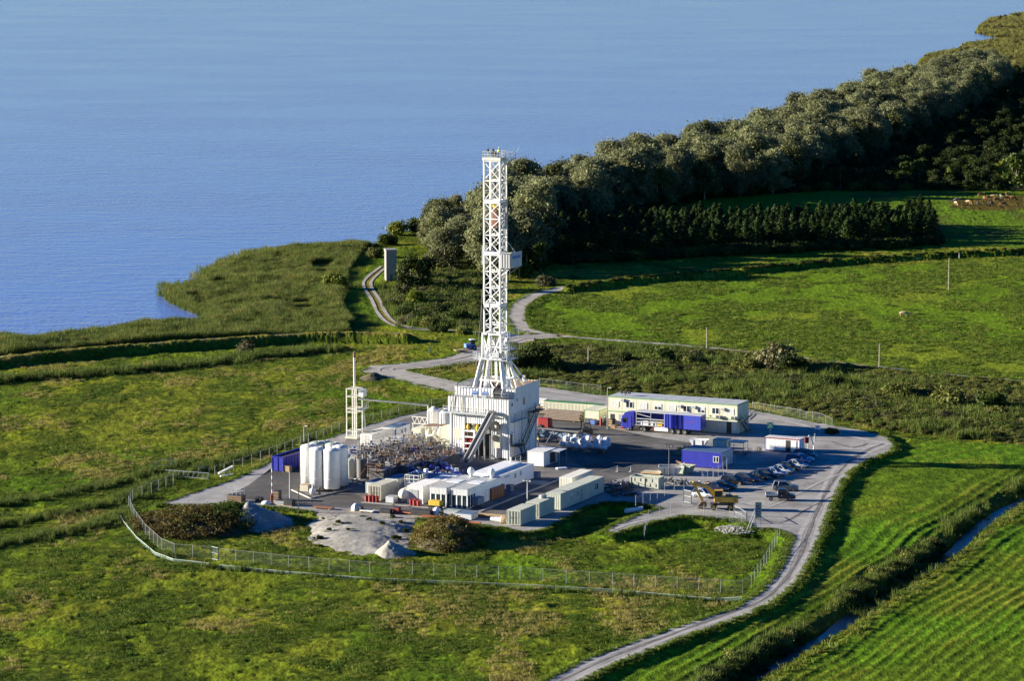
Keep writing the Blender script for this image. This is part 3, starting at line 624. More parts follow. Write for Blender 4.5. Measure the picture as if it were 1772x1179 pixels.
for px, py, pr, s, lab in [(712,505,DARKT[0],1.05,'dark dense tree standing right of the brick tower'),(735,500,DARKT[1],.9,'dark tree behind the dark dense tree by the brick tower'),(700,520,DARKT[2],.7,'small dark tree in front of the dark dense tree by the brick tower'),
    (1732,322,YELT[0],1.2,'tall yellow green tree behind the cattle'),(1758,330,GREENT[0],1.5,'big green tree right of the cattle at the meadow edge'),(1642,322,YELT[0],.9,'small yellowish tree left behind the cattle'),(1672,318,GREENT[1],.8,'small green tree behind the cattle'),(1590,318,GREENT[0],1.0,'green tree at the sunlit edge of the thicket left of the cattle'),(1565,316,GREENT[1],.9,'lower green tree left of the green tree at the sunlit thicket edge'),
    (935,470,GREENT[0],.9,'green tree at the left end of the plantation')]:
    p = GT(px, py); plant('broadleaf_tree', pr, p.x, p.y, s, lab, 'tree')
# ---- growth nobody could count
def blade_clump(name, n, h, w, spread, mat_, seed, bend=.3):
    rs_ = np.random.RandomState(seed); V_ = []; F_ = []
    for i in range(n):
        a = rs_.rand()*6.283; q = spread*rs_.rand()**.5; x, y = q*math.cos(a), q*math.sin(a); hh = h*(.6+.5*rs_.rand()); b_ = rs_.rand()*6.283; c_ = rs_.rand()*6.283
        wx_, wy_ = w*math.cos(b_), w*math.sin(b_); dx, dy = hh*bend*math.cos(c_)*rs_.rand(), hh*bend*math.sin(c_)*rs_.rand(); o = len(V_)
        V_ += [(x-wx_,y-wy_,-.1),(x+wx_,y+wy_,-.1),(x+wx_*.7+dx*.5,y+wy_*.7+dy*.5,hh*.6),(x+dx,y+dy,hh),(x-wx_*.7+dx*.5,y-wy_*.7+dy*.5,hh*.6)]; F_ += [(o,o+1,o+2,o+4),(o+4,o+2,o+3)]
    me = bpy.data.meshes.new(name); me.from_pydata(V_, [], F_); me.materials.append(mat_); return me
def scatter(name, P, protos, s0, s1, zoff=0.0, seed=0, sizes=None):
    """one object of countless small plants: a point mesh whose points carry instanced clumps"""
    rs_ = np.random.RandomState(seed); P = np.asarray(P, float); n = len(P)
    if P.shape[1] == 2: P = np.concatenate([P, height0(P[:,0], P[:,1])[:,None]], 1)
    me = bpy.data.meshes.new(name); me.vertices.add(n); me.vertices.foreach_set('co', (P + [0,0,zoff]).astype(np.float32).ravel())
    for nm, arr in (('spin', rs_.rand(n)*6.283), ('size', s0+(s1-s0)*rs_.rand(n) if sizes is None else sizes*(.8+.4*rs_.rand(n)))):
        me.attributes.new(nm, 'FLOAT', 'POINT').data.foreach_set('value', arr.astype(np.float32))
    me.attributes.new('pick', 'INT', 'POINT').data.foreach_set('value', rs_.randint(0, len(protos), n).astype(np.int32))
    o = struct(put(name, me), 'stuff'); ng = bpy.data.node_groups.new(name, 'GeometryNodeTree'); N_ = ng.nodes; K = ng.links
    ng.interface.new_socket('Geometry', in_out='INPUT', socket_type='NodeSocketGeometry'); ng.interface.new_socket('Geometry', in_out='OUTPUT', socket_type='NodeSocketGeometry')
    gi = N_.new('NodeGroupInput'); go = N_.new('NodeGroupOutput'); jn = N_.new('GeometryNodeJoinGeometry'); K.new(jn.outputs[0], go.inputs[0])
    def attr(nm, ty):
        a = N_.new('GeometryNodeInputNamedAttribute'); a.data_type = ty; a.inputs[0].default_value = nm; return [s for s in a.outputs if s.enabled][0]
    sp_, sz_, pk_ = attr('spin','FLOAT'), attr('size','FLOAT'), attr('pick','INT')
    cx = N_.new('ShaderNodeCombineXYZ'); K.new(sp_, cx.inputs[2])
    for i, pm in enumerate(protos):
        po = bpy.data.objects.new(name+'_clump', pm)              # source shape, linked to no scene
        oi = N_.new('GeometryNodeObjectInfo'); oi.inputs['Object'].default_value = po; oi.inputs['As Instance'].default_value = True
        ip = N_.new('GeometryNodeInstanceOnPoints'); cmp_ = N_.new('FunctionNodeCompare'); cmp_.data_type = 'INT'; cmp_.operation = 'EQUAL'
        K.new(pk_, [s for s in cmp_.inputs if s.enabled][0]); [s for s in cmp_.inputs if s.enabled][1].default_value = i
        K.new(gi.outputs[0], ip.inputs['Points']); K.new(cmp_.outputs[0], ip.inputs['Selection']); K.new(oi.outputs['Geometry'], ip.inputs['Instance']); K.new(cx.outputs[0], ip.inputs['Rotation']); K.new(sz_, ip.inputs['Scale'])
        K.new(ip.outputs[0], jn.inputs[0])
    md = o.modifiers.new('plants', 'NODES'); md.node_group = ng
    return o
def rand_in(poly, n, rs_):
    A = np.array(poly); x0, y0 = A.min(0); x1, y1 = A.max(0); X_ = x0+(x1-x0)*rs_.rand(n*4); Y_ = y0+(y1-y0)*rs_.rand(n*4)
    k = inside(X_, Y_, poly) & (np.abs(X_/Y_) < .188) & (Y_ > 400); return np.stack([X_[k], Y_[k]], 1)[:n]
def along(line, n, w, rs_):
    P = np.array(line); d = np.r_[0, np.cumsum(np.hypot(*np.diff(P,axis=0).T))]; t = rs_.rand(n)*d[-1]; q = np.stack([np.interp(t,d,P[:,0]), np.interp(t,d,P[:,1])], 1)
    return q + rs_.randn(n,2)*w
REEDS = [blade_clump('reed_clump', 34, 2.2, .05, .9, L_REED, 1, .6), blade_clump('reed_clump', 34, 1.9, .05, .9, L_REEDG, 2, .7), blade_clump('reed_clump', 30, 2.3, .045, 1.0, L_REEDG, 3, .6)]
TALLG = [blade_clump('grass_clump', 26, .62, .045, .6, L_GRASS, 4, 1.1), blade_clump('grass_clump', 26, .55, .045, .6, L_REEDG, 5, 1.1)]
TUFT = [blade_clump('tuft', 30, .42, .06, .75, L_TUFT, 6, 1.5), blade_clump('tuft', 30, .36, .06, .8, L_TUFTD, 7, 1.5), blade_clump('tuft', 24, .5, .05, .6, L_GRASS, 8, 1.3)]
SHR = [BU['scrub'][0][0], BU['scrub'][1][0], BU['grey'][1][0], BU['green'][0][0], BU['dark'][0][0]]
p1 = np.concatenate([rand_in(REEDP, 15000, rs), rand_in(REEDL, 9000, rs)]); k = fbm(p1[:,0], p1[:,1], 9, 2, 90) > .30; p1 = p1[k]
edge = along(LAND[2:19], 2600, .9, rs); edge = edge[(sd(edge[:,0],edge[:,1],LAND) > -2.0)]
p1 = p1[sd(p1[:,0],p1[:,1],LAND) > -.5]; fr_ = along(LAND[9:16], 420, .01, rs); fr_ = fr_ + np.c_[-np.abs(rs.randn(len(fr_)))*3.2, np.abs(rs.randn(len(fr_)))*9]; p1 = np.concatenate([p1, edge, fr_]); z1 = np.maximum(height0(p1[:,0], p1[:,1]), ZW-.05); scatter('reeds', np.c_[p1, z1], REEDS, .5, 1.1, 0, 1, .35+.95*fbm(p1[:,0], p1[:,1]*.5, 8, 3, 111))
p2 = rand_in(REEDF, 9000, rs); p2 = p2[(sd(p2[:,0],p2[:,1],LAND) > -1) & (fbm(p2[:,0],p2[:,1]*.4,40,3,120) > .42)]; scatter('far_reeds', np.c_[p2, np.maximum(height0(p2[:,0],p2[:,1]), ZW)], [REEDS[0], TALLG[0], BU['grey'][0][0]], .9, 1.5, 0, 2)
p3 = rand_in(SCRUB, 14000, rs); q3 = fbm(p3[:,0], p3[:,1], 14, 3, 91); k = q3 + .25*rs.rand(len(p3)) > .62; scatter('scrub', p3[k], SHR[:4], .45, 1.9, -.3, 3, .45+3.2*np.clip(q3[k]-.40,0,1)*rs.rand(int(k.sum()))+.3*rs.rand(int(k.sum())))
p4 = rand_in(SCRUB, 9000, rs); scatter('meadow_weeds', rand_in(SCRUB, 12000, rs), TALLG+SHR[:1], .5, 1.2, -.05, 14); p4 = np.concatenate([p4[fbm(p4[:,0],p4[:,1],16,2,98) > .55], rand_in(BANKS, 2500, rs), along(DITCH2, 2500, 1.6, rs), rand_in(REEDL, 2500, rs)])
k = (seg_d(p4[:,0],p4[:,1],TRACK) > 2) & (seg_d(p4[:,0],p4[:,1],LOOP) > 5.5); scatter('rough_grass', p4[k], REEDS[1:2]+TALLG, .5, 1.3, 0, 4)
p5 = np.concatenate([rand_in(FOREST, 3600, rs), along(px_row(tuple(G(960,455,ZF).xy), tuple(G(1600,422,ZF).xy), 8), 500, 3, rs)]); scatter('undergrowth', p5, [BU['dark'][0][0], BU['dark'][1][0], BU['green'][1][0]], 1.2, 3.4, -.3, 5)
if far_b: scatter('far_trees', np.array(far_b), [b_[0] for b_ in BELT], .85, 1.15, 0, 15)
if far_pts: scatter('far_thicket', np.array(far_pts), [b_[0] for b_ in DARKT], .5, .9, 0, 16)
scatter('ditch_edge_scrub', along(DITCH2, 1500, 1.3, rs), [BU['dark'][0][0], BU['scrub'][1][0], REEDS[1]], .6, 1.3, -.2, 19)
p6 = rand_in(BANKS, 500, rs); k = (seg_d(p6[:,0],p6[:,1],TRACK) > 3); scatter('bank_scrub', p6[k], SHR, .8, 2.4, -.3, 6)
o_ = along(DITCH, 5200, .9, rs); dv2 = np.array([-dv[1], dv[0]]); sd_ = np.where(rs.rand(len(o_)) < .6, 1.0, -1.0)
nn = fbm(o_[:,0], o_[:,1], 26, 2, 96); k = (np.abs(o_[:,0]/o_[:,1]) < .188) & (rs.rand(len(o_)) < np.where(sd_ > 0, sstep(.40,.58,nn), .45)); o_ = o_ + dv2*(sd_*(3.0+.9*rs.randn(len(o_))*.6))[:,None]
scatter('ditch_reeds', o_[k & (sd_ > 0)], REEDS[1:]+TALLG[:1], .35, .8, 0, 7); scatter('ditch_grass', o_[k & (sd_ < 0)], TALLG+TUFT[:1], .6, 1.3, 0, 17)
o2 = along(DITCH, 700, 1.0, rs) + dv2*2.6; k = (np.abs(o2[:,0]/o2[:,1]) < .188) & (fbm(o2[:,0], o2[:,1], 26, 2, 96) > .54); scatter('ditch_scrub', o2[k], SHR[:1]+SHR[4:], .7, 1.7, -.3, 18)
mid_ = [p_ for p_ in DITCH if G(1462,1070,ZF).y < p_[1] < G(1640,950,ZF).y]; scatter('ditch_thicket', along(mid_, 420, 1.2, rs), REEDS[1:]+SHR[:1]+SHR[4:], .5, .9, -.1, 20)
hb_ = along(BANK2, 900, 1.1, rs); scatter('bank_hedge', hb_ + np.array([0,2.5]), SHR[:2]+SHR[4:]+TUFT[1:2], .4, 1.1, -.15, 21)
# tussocks over the rough meadow
mp = np.stack([(rs.rand(230000)*2-1)*.18, G(886,1260,ZF).y + (G(886,600,ZF).y-G(886,1260,ZF).y)*rs.rand(230000)], 1); mp[:,0] *= mp[:,1]
dm = fbm(mp[:,0], mp[:,1]*.55, 10, 3, 92) + .22*fbm(mp[:,0], mp[:,1], 50, 2, 93)
ok = (dm + .1*npr.rand(len(dm)) > .58) & (sd(mp[:,0],mp[:,1],PAD) < -1.5) & (sd(mp[:,0],mp[:,1],LAND) > 12) & ~inside(mp[:,0],mp[:,1],FIELDR) & ~inside(mp[:,0],mp[:,1],FIELDC) & ~inside(mp[:,0],mp[:,1],PASTURE) & ~inside(mp[:,0],mp[:,1],SANDP) & (seg_d(mp[:,0],mp[:,1],LOOP) > 6)
tq = mp[ok]; scatter('tussocks', tq, TUFT[:2], .55, 1.25, 0, 8, .25+1.5*np.clip(fbm(tq[:,0], tq[:,1]*.5, 5, 3, 112)-.12,.1,1)**1.3)
free = (sd(mp[:,0],mp[:,1],PAD0) < -1.5) & (sd(mp[:,0],mp[:,1],LAND) > 12) & ~inside(mp[:,0],mp[:,1],FIELDR) & ~inside(mp[:,0],mp[:,1],FIELDC) & ~inside(mp[:,0],mp[:,1],PASTURE) & ~inside(mp[:,0],mp[:,1],SANDP) & (seg_d(mp[:,0],mp[:,1],LOOP) > 6)
STRAW = [blade_clump('straw_clump', 26, .55, .04, .6, L_STRAW, 9, 1.2)]; sn_ = fbm(mp[:,0], mp[:,1]*.45, 9, 3, 2); sk = free & (rs.rand(len(mp)) < .28*sstep(.54,.70,sn_)); scatter('straw_grass', mp[sk], STRAW, .6, 1.2, 0, 24)
mk = np.concatenate([along(P_, n_, w_, rs) for P_, n_, w_ in zip(MARSH, (2600,900,900,500), (1.3,1.2,1.0,.5))]); mk = mk[(sd(mk[:,0],mk[:,1],PAD0) < -1.5)]; scatter('marsh_grass', mk, [TUFT[1], REEDS[1], TALLG[1]], .3, .75, 0, 25)
PB_ = PAD0 + [PAD0[0]]; vg = along(PB_, 6500, .45, rs); vg = vg[(sd(vg[:,0],vg[:,1],PAD0) < .75) & ~inside(vg[:,0],vg[:,1],SANDP)]; vz = np.maximum(height0(vg[:,0],vg[:,1]), np.where(sd(vg[:,0],vg[:,1],PAD) > 0, 0, -9)); scatter('verge_grass', np.c_[vg, vz], TUFT[:2], .35, .8, 0, 26)
rg_ = np.concatenate([along(P_, n_, .35, rs)*0 + (lambda q: q)(along(P_, n_, .01, rs)) for P_, n_ in ((LOOP,10),)]) if False else np.concatenate([np.array(Q_) for Q_ in [[(q[0]+s_*(w_/2+.25*rs.randn())*nx_, q[1]+s_*(w_/2+.25*rs.randn())*ny_) for (a0,a1) in zip(P_[:-1],P_[1:]) for L_ in [math.hypot(a1[0]-a0[0],a1[1]-a0[1])] for nx_,ny_ in [(-(a1[1]-a0[1])/L_,(a1[0]-a0[0])/L_)] for _ in range(int(L_*2.2)) for t_ in [rs.rand()] for q in [(a0[0]+(a1[0]-a0[0])*t_, a0[1]+(a1[1]-a0[1])*t_)] for s_ in (-1,1)] for P_, w_ in ((LOOP,9.4),(EAST,2.9),(NORTH,4.5))]])
rg_ = rg_[(sd(rg_[:,0],rg_[:,1],PAD0) < -1) & (seg_d(rg_[:,0],rg_[:,1],LOOP) > 4.3)]; scatter('road_verge', rg_, TUFT[:2], .4, .95, 0, 27)
pp = rand_in(PASTURE, 26000, rs); k = fbm(pp[:,0], pp[:,1]*.5, 9, 3, 94) > .47; scatter('pasture_tussocks', pp[k], TUFT[:2], .6, 1.2, 0, 9)
# ---- overgrown and bare heaps
def heap(name, px, py, rx, ry, h, mat_, label, cat, seed, brush=None, nb=0, z=None, rz=0.0, sharp=1.0, skew=0.0):
    p = GT(px, py); z = p.z if z is None else z; t = thing(name, label, cat, (p.x,p.y,z), rz)
    n = 40; a = np.linspace(-1.08, 1.08, n); X_, Y_ = np.meshgrid(a, a); XE = np.where(X_ < -skew, (X_+skew)/(1-skew), (X_+skew)/(1+skew)); q = np.hypot(XE, Y_); ang = np.arctan2(Y_, XE)
    q = q*(1+.22*(fbm(np.cos(ang)*2+seed, np.sin(ang)*2, 1.0, 2, seed)-.5))
    Z_ = h*np.clip(1-q**sharp, -.08, 1)*(.8+.4*fbm(X_*3+seed, Y_*3, 1, 3, seed)) - .1
    me = np_mesh('soil', np.stack([X_*rx, Y_*ry, Z_], -1).reshape(-1,3), np.stack([(i_:=np.arange(n*n).reshape(n,n))[:-1,:-1], i_[:-1,1:], i_[1:,1:], i_[1:,:-1]], -1).reshape(-1,4)[(q < 1.05)[:-1,:-1].ravel()]); me.materials.append(mat_)
    me.polygons.foreach_set('use_smooth', np.ones(len(me.polygons), bool)); put('soil', me, t)
    if nb:
        rs_ = np.random.RandomState(seed); lob = []
        for i in range(nb):
            r_ = rs_.rand()**.5*.98; b_ = rs_.rand()*6.283; x, y = r_*math.cos(b_), r_*math.sin(b_); hz = h*max(0,1-r_**sharp); s = .45+.7*rs_.rand(); lob.append((x*rx, y*ry, hz+.1, s, s, s*.9))
        o = put('brush', crown_mesh('brush', lob, nb*110, .15, brush, rs_, 1.0, .4), t); o['kind'] = 'stuff'
    return t
DIRT = groundmat('dark_soil', (.06,.055,.03), (.09,.08,.04), (.12,.10,.06), .4)
heap('overgrown_mound', 338, 912, 11.0, 12, 2.3, DIRT, 'long weed covered earth mound inside the fence bend, brown and green', 'mound', 3, L_BROWN, 330, -1.1, 0, 1.6)
heap('overgrown_mound', 396, 906, 7.5, 9, 2.6, DIRT, 'lower green weedy mound touching the grey gravel pile', 'mound', 9, L_GREEN, 200, -1.1, 0, 1.5)
heap('overgrown_mound', 772, 938, 5.4, 9.5, 3.4, DIRT, 'tall rust brown weed covered mound right of the sand ramp', 'mound', 4, L_BROWN, 150, -1.1, 0, 1.8)
heap('gravel_pile', 455, 906, 5.2, 8.5, 3.3, M['gravel'], 'grey gravel pile with a shaded right flank left of the sand ramp', 'gravel pile', 5, z=-1.0, sharp=1.1, skew=.5)
heap('gravel_pile', 683, 960, 3.4, 5.0, 2.2, M['sand'], 'small pale cone of gravel at the foot of the sand ramp', 'gravel pile', 6, z=-1.1, sharp=1.0, skew=.25)
heap('gravel_pile', 646, 655, 3.0, 5.0, 1.5, DIRT, 'small dark heap at the bend of the gravel road behind the plant', 'gravel pile', 7, z=-1.0, sharp=1.1)

sw_ = np.array([[G(x,y,0).x, G(x,y,0).y] for x, y in [(570,898),(585,905),(640,900),(660,906),(692,900),(556,935),(600,915),(625,895),(700,912),(688,925),(548,925),(565,915),(610,905),(672,896)]]); z_ = [float(sm.vertices[int(np.argmin((SX.ravel()-p_[0])**2+(SY.ravel()-p_[1])**2))].co.z) for p_ in sw_]
scatter('ramp_weeds', np.c_[np.repeat(sw_,3,0)+rs.randn(42,2)*.5, np.repeat(z_,3)], [TUFT[1], BU['dark'][0][0]], .3, .7, .02, 22)
# ================================================================ DRILLING RIG
def zpix(P, py):
    """height of the point above P that stands at picture row py"""
    k = (IMG_H/2 - py)/F_PX; d = P[1]*(math.sin(PITCH) - k*math.cos(PITCH))/(math.cos(PITCH) + k*math.sin(PITCH)); return CAM_H - d
def site(px, py, w, l, z=0.0):
    """centre of a w x l footprint whose corner towards the camera stands at a pixel"""
    return G(px, py, z) - BX*(w/2) + AX*(l/2)
HW, HL = 6.15, 6.6
RC = site(881, 798, HW*2, HL*2)
rig = thing('rig_house', 'tall white corrugated rig house carrying the drilling mast at the centre of the yard', 'rig house', RC, YAW)
def corr_walls(x0, y0, x1, y1, z0, z1, mat_, parent, pitch=.62, d=.07, name='wall_panel', skip=()):
    for k, (p, q) in enumerate((((x0,y0),(x1,y0)), ((x1,y0),(x1,y1)), ((x1,y1),(x0,y1)), ((x0,y1),(x0,y0)))):
        if k in skip: continue
        MB().corr(p, q, z0, z1, pitch, d).build(name, mat_, parent)
Z1, Z2, Z3 = 8.35, 11.15, 13.1
# lower cladding: panels between posts, with an open bay in the front
for a, b_ in ((-HW, -3.1), (2.6, HW)):
    n = 2
    for k in range(n): MB().corr((a+(b_-a)*k/n+.03, -HL+.5), (a+(b_-a)*(k+1)/n-.03, -HL+.5), .3, Z1, .42, .045).build('wall_panel', M['white'], rig)
MB().corr((-3.1,-HL+.5), (2.6,-HL+.5), 6.3, Z1, .42, .045).build('wall_panel', M['white'], rig)
for k in range(5): MB().box(HW-.62, -HL+.52+k*2.54, .3, HW-.5, -HL+.5+(k+1)*2.54, Z1-.02).build('wall_panel', M['white'], rig)
MB().box(-HW+.4, -HL+.6, .3, -HW+.5, HL-.5, Z1).build('wall_panel', M['white'], rig); MB().box(-HW+.4, HL-.5, .3, HW-.5, HL-.4, Z1).build('wall_panel', M['white'], rig)
mb = MB()
for x in (-HW+.35, -3.1, 2.6, HW-.55): mb.box(x-.13, -HL+.38, 0, x+.13, -HL+.64, Z1)
for y in (-3.2, 0, 3.2, HL-.5): mb.box(HW-.5, y-.1, 0, HW-.38, y+.1, Z1)
mb.build('frame', M['lightgrey'], rig)
MB().box(-3.0, -HL+3.6, 0, 2.5, -HL+3.7, 6.3).build('bay_wall', M['darkgrey'], rig)
MB().box(-HW+.5, -HL+.56, 0, HW-.6, HL-.5, .3).build('base_beam', M['darkgrey'], rig)
mb = MB(); mb.box(-HW-.05, -HL-.05, Z1, HW, HL, Z1+.14); mb.box(-HW-.9, -HL-.5, Z1-.25, 1.9, -HL-.05, Z1-.05); mb.build('floor_slab', M['lightgrey'], rig)
# upper belt
for k in range(6): MB().corr((-HW+k*2.05+.02,-HL), (-HW+(k+1)*2.05-.02,-HL), Z1+.15, Z2, .41, .05).build('wall_panel', M['white'], rig)
for k in range(5): MB().box(HW-.08, -HL+k*2.64+.015, Z1+.15, HW+.02, -HL+(k+1)*2.64-.015, Z2 if k < 1 else Z3).build('wall_panel', M['white'], rig)
for p, q in (((HW,HL),(-HW,HL)), ((-HW,HL),(-HW,-HL))): MB().corr(p, q, Z1+.15, Z2, .5, .07).build('wall_panel', M['white'], rig)
MB().box(-HW+.1, -HL+.1, Z2-.12, HW-.1, HL-.1, Z2).build('deck', M['grey'], rig)
# wind wall round the drill floor
y0 = -HL+2.7
for k in range(5): MB().corr((-HW+k*2.44+.02,y0), (-HW+(k+1)*2.44-.02,y0), Z2, Z3-.5, .49, .07).build('wind_wall', M['white'], rig)
MB().corr((HW-.1,HL), (-HW,HL), Z2, Z3, .6, .06).build('wind_wall', M['offwhite'], rig); MB().corr((-HW,HL), (-HW,y0), Z2, Z3-.3, .6, .06).build('wind_wall', M['white'], rig)
MB().box(-HW+.2, HL-.2, Z2, HW-.25, HL-.14, Z3-.1).build('wall_lining', M['brown'], rig)
mb = MB()
for x in (-HW, HW-.1): mb.bar((x,y0,Z3-.2), (x,HL,Z3-.02), .12)
mb.bar((-HW,y0,Z3-.45), (HW,y0,Z3-.45), .12); mb.build('coping', M['lightgrey'], rig)
MB().box(3.2, HL-1.2, Z3-.3, 3.7, HL-.8, Z3+.9).build('stub_post', M['offwhite'], rig)
def railing(pts, h=1.1, post=1.5, parent=None, m_='lightgrey', name='railing', t=.05):
    mb = MB()
    for a, c in zip(pts[:-1], pts[1:]):
        a = Vector(a); c = Vector(c); n = max(1, int((c-a).length/post))
        for k in range(n+1): p = a.lerp(c, k/n); mb.bar(p, p+Vector((0,0,h)), t)
        for q in (h, h*.52): mb.bar(a+Vector((0,0,q)), c+Vector((0,0,q)), t)
    return mb.build(name, M[m_], parent)
railing([(-HW+.1,y0,Z2),(-HW+.1,-HL+.12,Z2),(HW-.2,-HL+.12,Z2),(HW-.2,y0,Z2)], parent=rig, m_='grey')
railing([(-HW-.85,-HL-.45,Z1-.05),(1.9,-HL-.45,Z1-.05)], parent=rig, m_='offwhite')
# drum, blue motors and hoses on the balcony
o = MB().lathe([(.2,-1.0),(.95,-1.0),(.95,-.85),(.55,-.85),(.55,.85),(.95,.85),(.95,1.0),(.2,1.0)], 18, axis='x').build('cable_reel', M['lightgrey'], rig, (3.55,-HL+1.3,Z2+1.0), smooth=False)
MB().lathe([(.56,-.8),(.86,-.8),(.86,.8),(.56,.8)], 16, axis='x').build('cable', M['black'], o)
for x in (-1.2, .9):
    t = MB().box(x-.6, -HL+.6, Z2, x+.6, -HL+1.6, Z2+.55).build('winch', M['lightgrey'], rig); MB().tube((x-.5,-HL+1.1,Z2+.8), (x+.5,-HL+1.1,Z2+.8), .38, 10).build('motor', M['blue_light'], t)
MB().path([(-4.6,-HL-.12,Z2+1.4),(-5.0,-HL-.2,Z2+.6),(-5.4,-HL-.22,Z1+1.5),(-5.5,-HL-.2,Z1+.4)], .06).path([(-3.2,-HL-.14,Z2+.2),(-3.3,-HL-.2,Z1+.6),(-3.2,-HL-.2,Z1+.2)], .06).build('hose', M['black'], rig)
MB().path([(-5.6,y0-.2,Z3-.6),(-5.0,y0-1.2,Z3+.3),(-4.2,y0,Z3+1.2)], .06).build('hose', M['black'], rig)
# things inside the bay: stepped white frame round red skid, yellow preventer, cream ducts
mb = MB()
for x in (-2.95, -.75): mb.box(x-.16, -HL-.35, 0, x+.16, -HL-.05, 5.2)
for z in (1.7, 2.7, 3.9, 5.0): mb.box(-2.79, -HL-.32, z-.13, -.91, -HL-.08, z+.13)
mb.build('ladder_frame', M['white_clean'], rig)
MB().bbox(-2.6, -HL+.1, .1, -1.1, -HL+1.3, 3.6, .06).box(-2.2, -HL-.02, 2.0, -1.5, -HL+.1, 3.4).build('red_skid', M['red'], rig)
MB().bbox(-2.5,-HL+.2,3.7,-1.2,-HL+1.0,4.8,.05).build('brown_locker', M['brown'], rig)
for x in (-2.3, -.4): MB().lathe([(.0,0),(.25,.02),(.36,.2),(.22,.45),(.34,.7),(.30,1.2),(.12,1.5),(.0,1.5)], 12, (x,-HL+.4,4.7)).build('preventer', M['yellow'], rig)
for x in (-1.5, 1.0):
    MB().lathe([(.75,0),(.75,.5),(.35,1.3),(.35,1.9)], 12, (x,-HL+1.0,4.6)).build('hopper', M['cream'], rig)
MB().box(-4.9,-HL+.1,3.4,-3.3,-HL+.43,5.2).build('cabinet', M['cream'], rig)
MB().box(3.3,-HL-.1,2.2,4.3,-HL+.4,4.6).build('cabinet', M['cream'], rig)
MB().lathe([(.3,-.12),(1.0,-.12),(1.0,.12),(.3,.12)], 18, (3.4,-HL-.15,6.2), axis='y').lathe([(.0,-.1),(.6,-.1),(.6,.1),(.0,.1)], 14, (3.4,-HL-.2,4.0), axis='y').build('hose_reel', M['black'], rig)
MB().tube((2.75,-HL+.1,0), (2.75,-HL+.1,6.5), .16).tube((3.1,-HL+.1,0), (3.1,-HL+.1,5.5), .12).build('standpipe', M['lightgrey'], rig)
# right wall: doors, small windows, landing and black stairs
def wall_door(x, y, z, w=1.0, h=2.1, m_='darkgrey', par=rig):
    d = MB().box(x, y-w/2, z, x+.05, y+w/2, z+h).build('door', M[m_], par); MB().box(x+.05, y+w/2-.18, z+1.0, x+.10, y+w/2-.08, z+1.12).build('handle', M['chrome'], d)
    MB().box(x, y-w/2-.1, z+h+.05, x+.6, y+w/2+.1, z+h+.12).build('door_hood', M['white_clean'], par)
wall_door(HW-.5, -HL+2.0, 2.6); wall_door(HW-.5, HL-3.5, 5.5, 1.1)
for y, z, w, h in ((-HL+1.2,Z2-1.2,.5,.5), (-HL+3.3,Z2-.6,.5,.5), (-HL+6.4,Z2-1.6,.8,1.3)):
    f = MB().box(HW+.02, y-w/2-.08, z-.08, HW+.06, y+w/2+.08, z+h+.08).build('window', M['lightgrey'], rig); MB().box(HW+.06, y-w/2, z, HW+.075, y+w/2, z+h).build('pane', M['glass'], f)
def stairs(p, q, w, parent, side, m_='black', n=None, name='stairs'):
    """flight from p up to q; side = across vector"""
    p = Vector(p); q = Vector(q); s_ = Vector(side).normalized()*w; n = n or max(4, int(abs(q.z-p.z)/.25)); mb = MB()
    for o in (Vector((0,0,0)), s_):
        mb.bar(p+o, q+o, .06, .26); mb.bar(p+o+Vector((0,0,1.0)), q+o+Vector((0,0,1.0)), .05)
        for k in range(0, n+1, 3): a = p.lerp(q, k/n)+o; mb.bar(a, a+Vector((0,0,1.0)), .04)
    fl = mb.build(name, M[m_], parent); tr = MB()
    for k in range(n): a = p.lerp(q, (k+.5)/n); tr.bar(a, a+s_, .26, .05)
    tr.build('tread', M[m_], fl); return fl
stairs((HW+.35,-HL+4.6,2.55), (HW+.35,HL-2.2,Z1-.1), .9, rig, (1,0,0)); stairs((HW+.35,-HL+5.2,0), (HW+.35,-HL+3.4,2.55), .9, rig, (1,0,0))
MB().box(HW-.35,-HL+1.2,2.42,HW+1.4,-HL+4.6,2.52).build('landing', M['black'], rig); railing([(HW+1.35,-HL+1.2,2.52),(HW+1.35,-HL+3.3,2.52)], parent=rig, m_='black')
MB().box(HW+.03,HL-5.2,Z1-.6,HW+1.3,HL-.1,Z1-.5).build('landing', M['black'], rig); railing([(HW+1.25,HL-4.6,Z1-.5),(HW+1.25,HL-.2,Z1-.5)], parent=rig, m_='black')
MB().box(HW-.37,-HL+.7,6.9,HW+.5,HL-5.4,6.97).build('landing', M['lightgrey'], rig); railing([(HW+.48,-HL+.7,6.97),(HW+.48,HL-5.4,6.97)], parent=rig, m_='grey')
# ---------------------------------------------------------------- inclined catwalk (a chute from the ground to the floor)
cw = thing('conveyor', 'grey inclined conveyor chute leaning on the front of the rig house', 'conveyor', RC - AX*(HL+.6) + BX*1.6, YAW)
a, b_ = Vector((-1.9,-4.2,0.0)), Vector((1.4,.1,8.8)); sx = Vector((.62,0,0))
for sgn in (-1, 1): MB().bar(a+sx*sgn, b_+sx*sgn, .12, .5).build('side_rail', M['steel'], cw)
MB().bar(a, b_, 1.1, .08).build('belt', M['darkgrey'], cw)
mb = MB()
for t in (.35,.6,.8): p = a.lerp(b_, t); mb.bar(p+sx, (p.x+.62,p.y,0), .1); mb.bar(p-sx, (p.x-.62,p.y,0), .1)
mb.build('support', M['grey'], cw); MB().tube(b_-sx, b_+sx, .3, 10).build('roller', M['darkgrey'], cw)
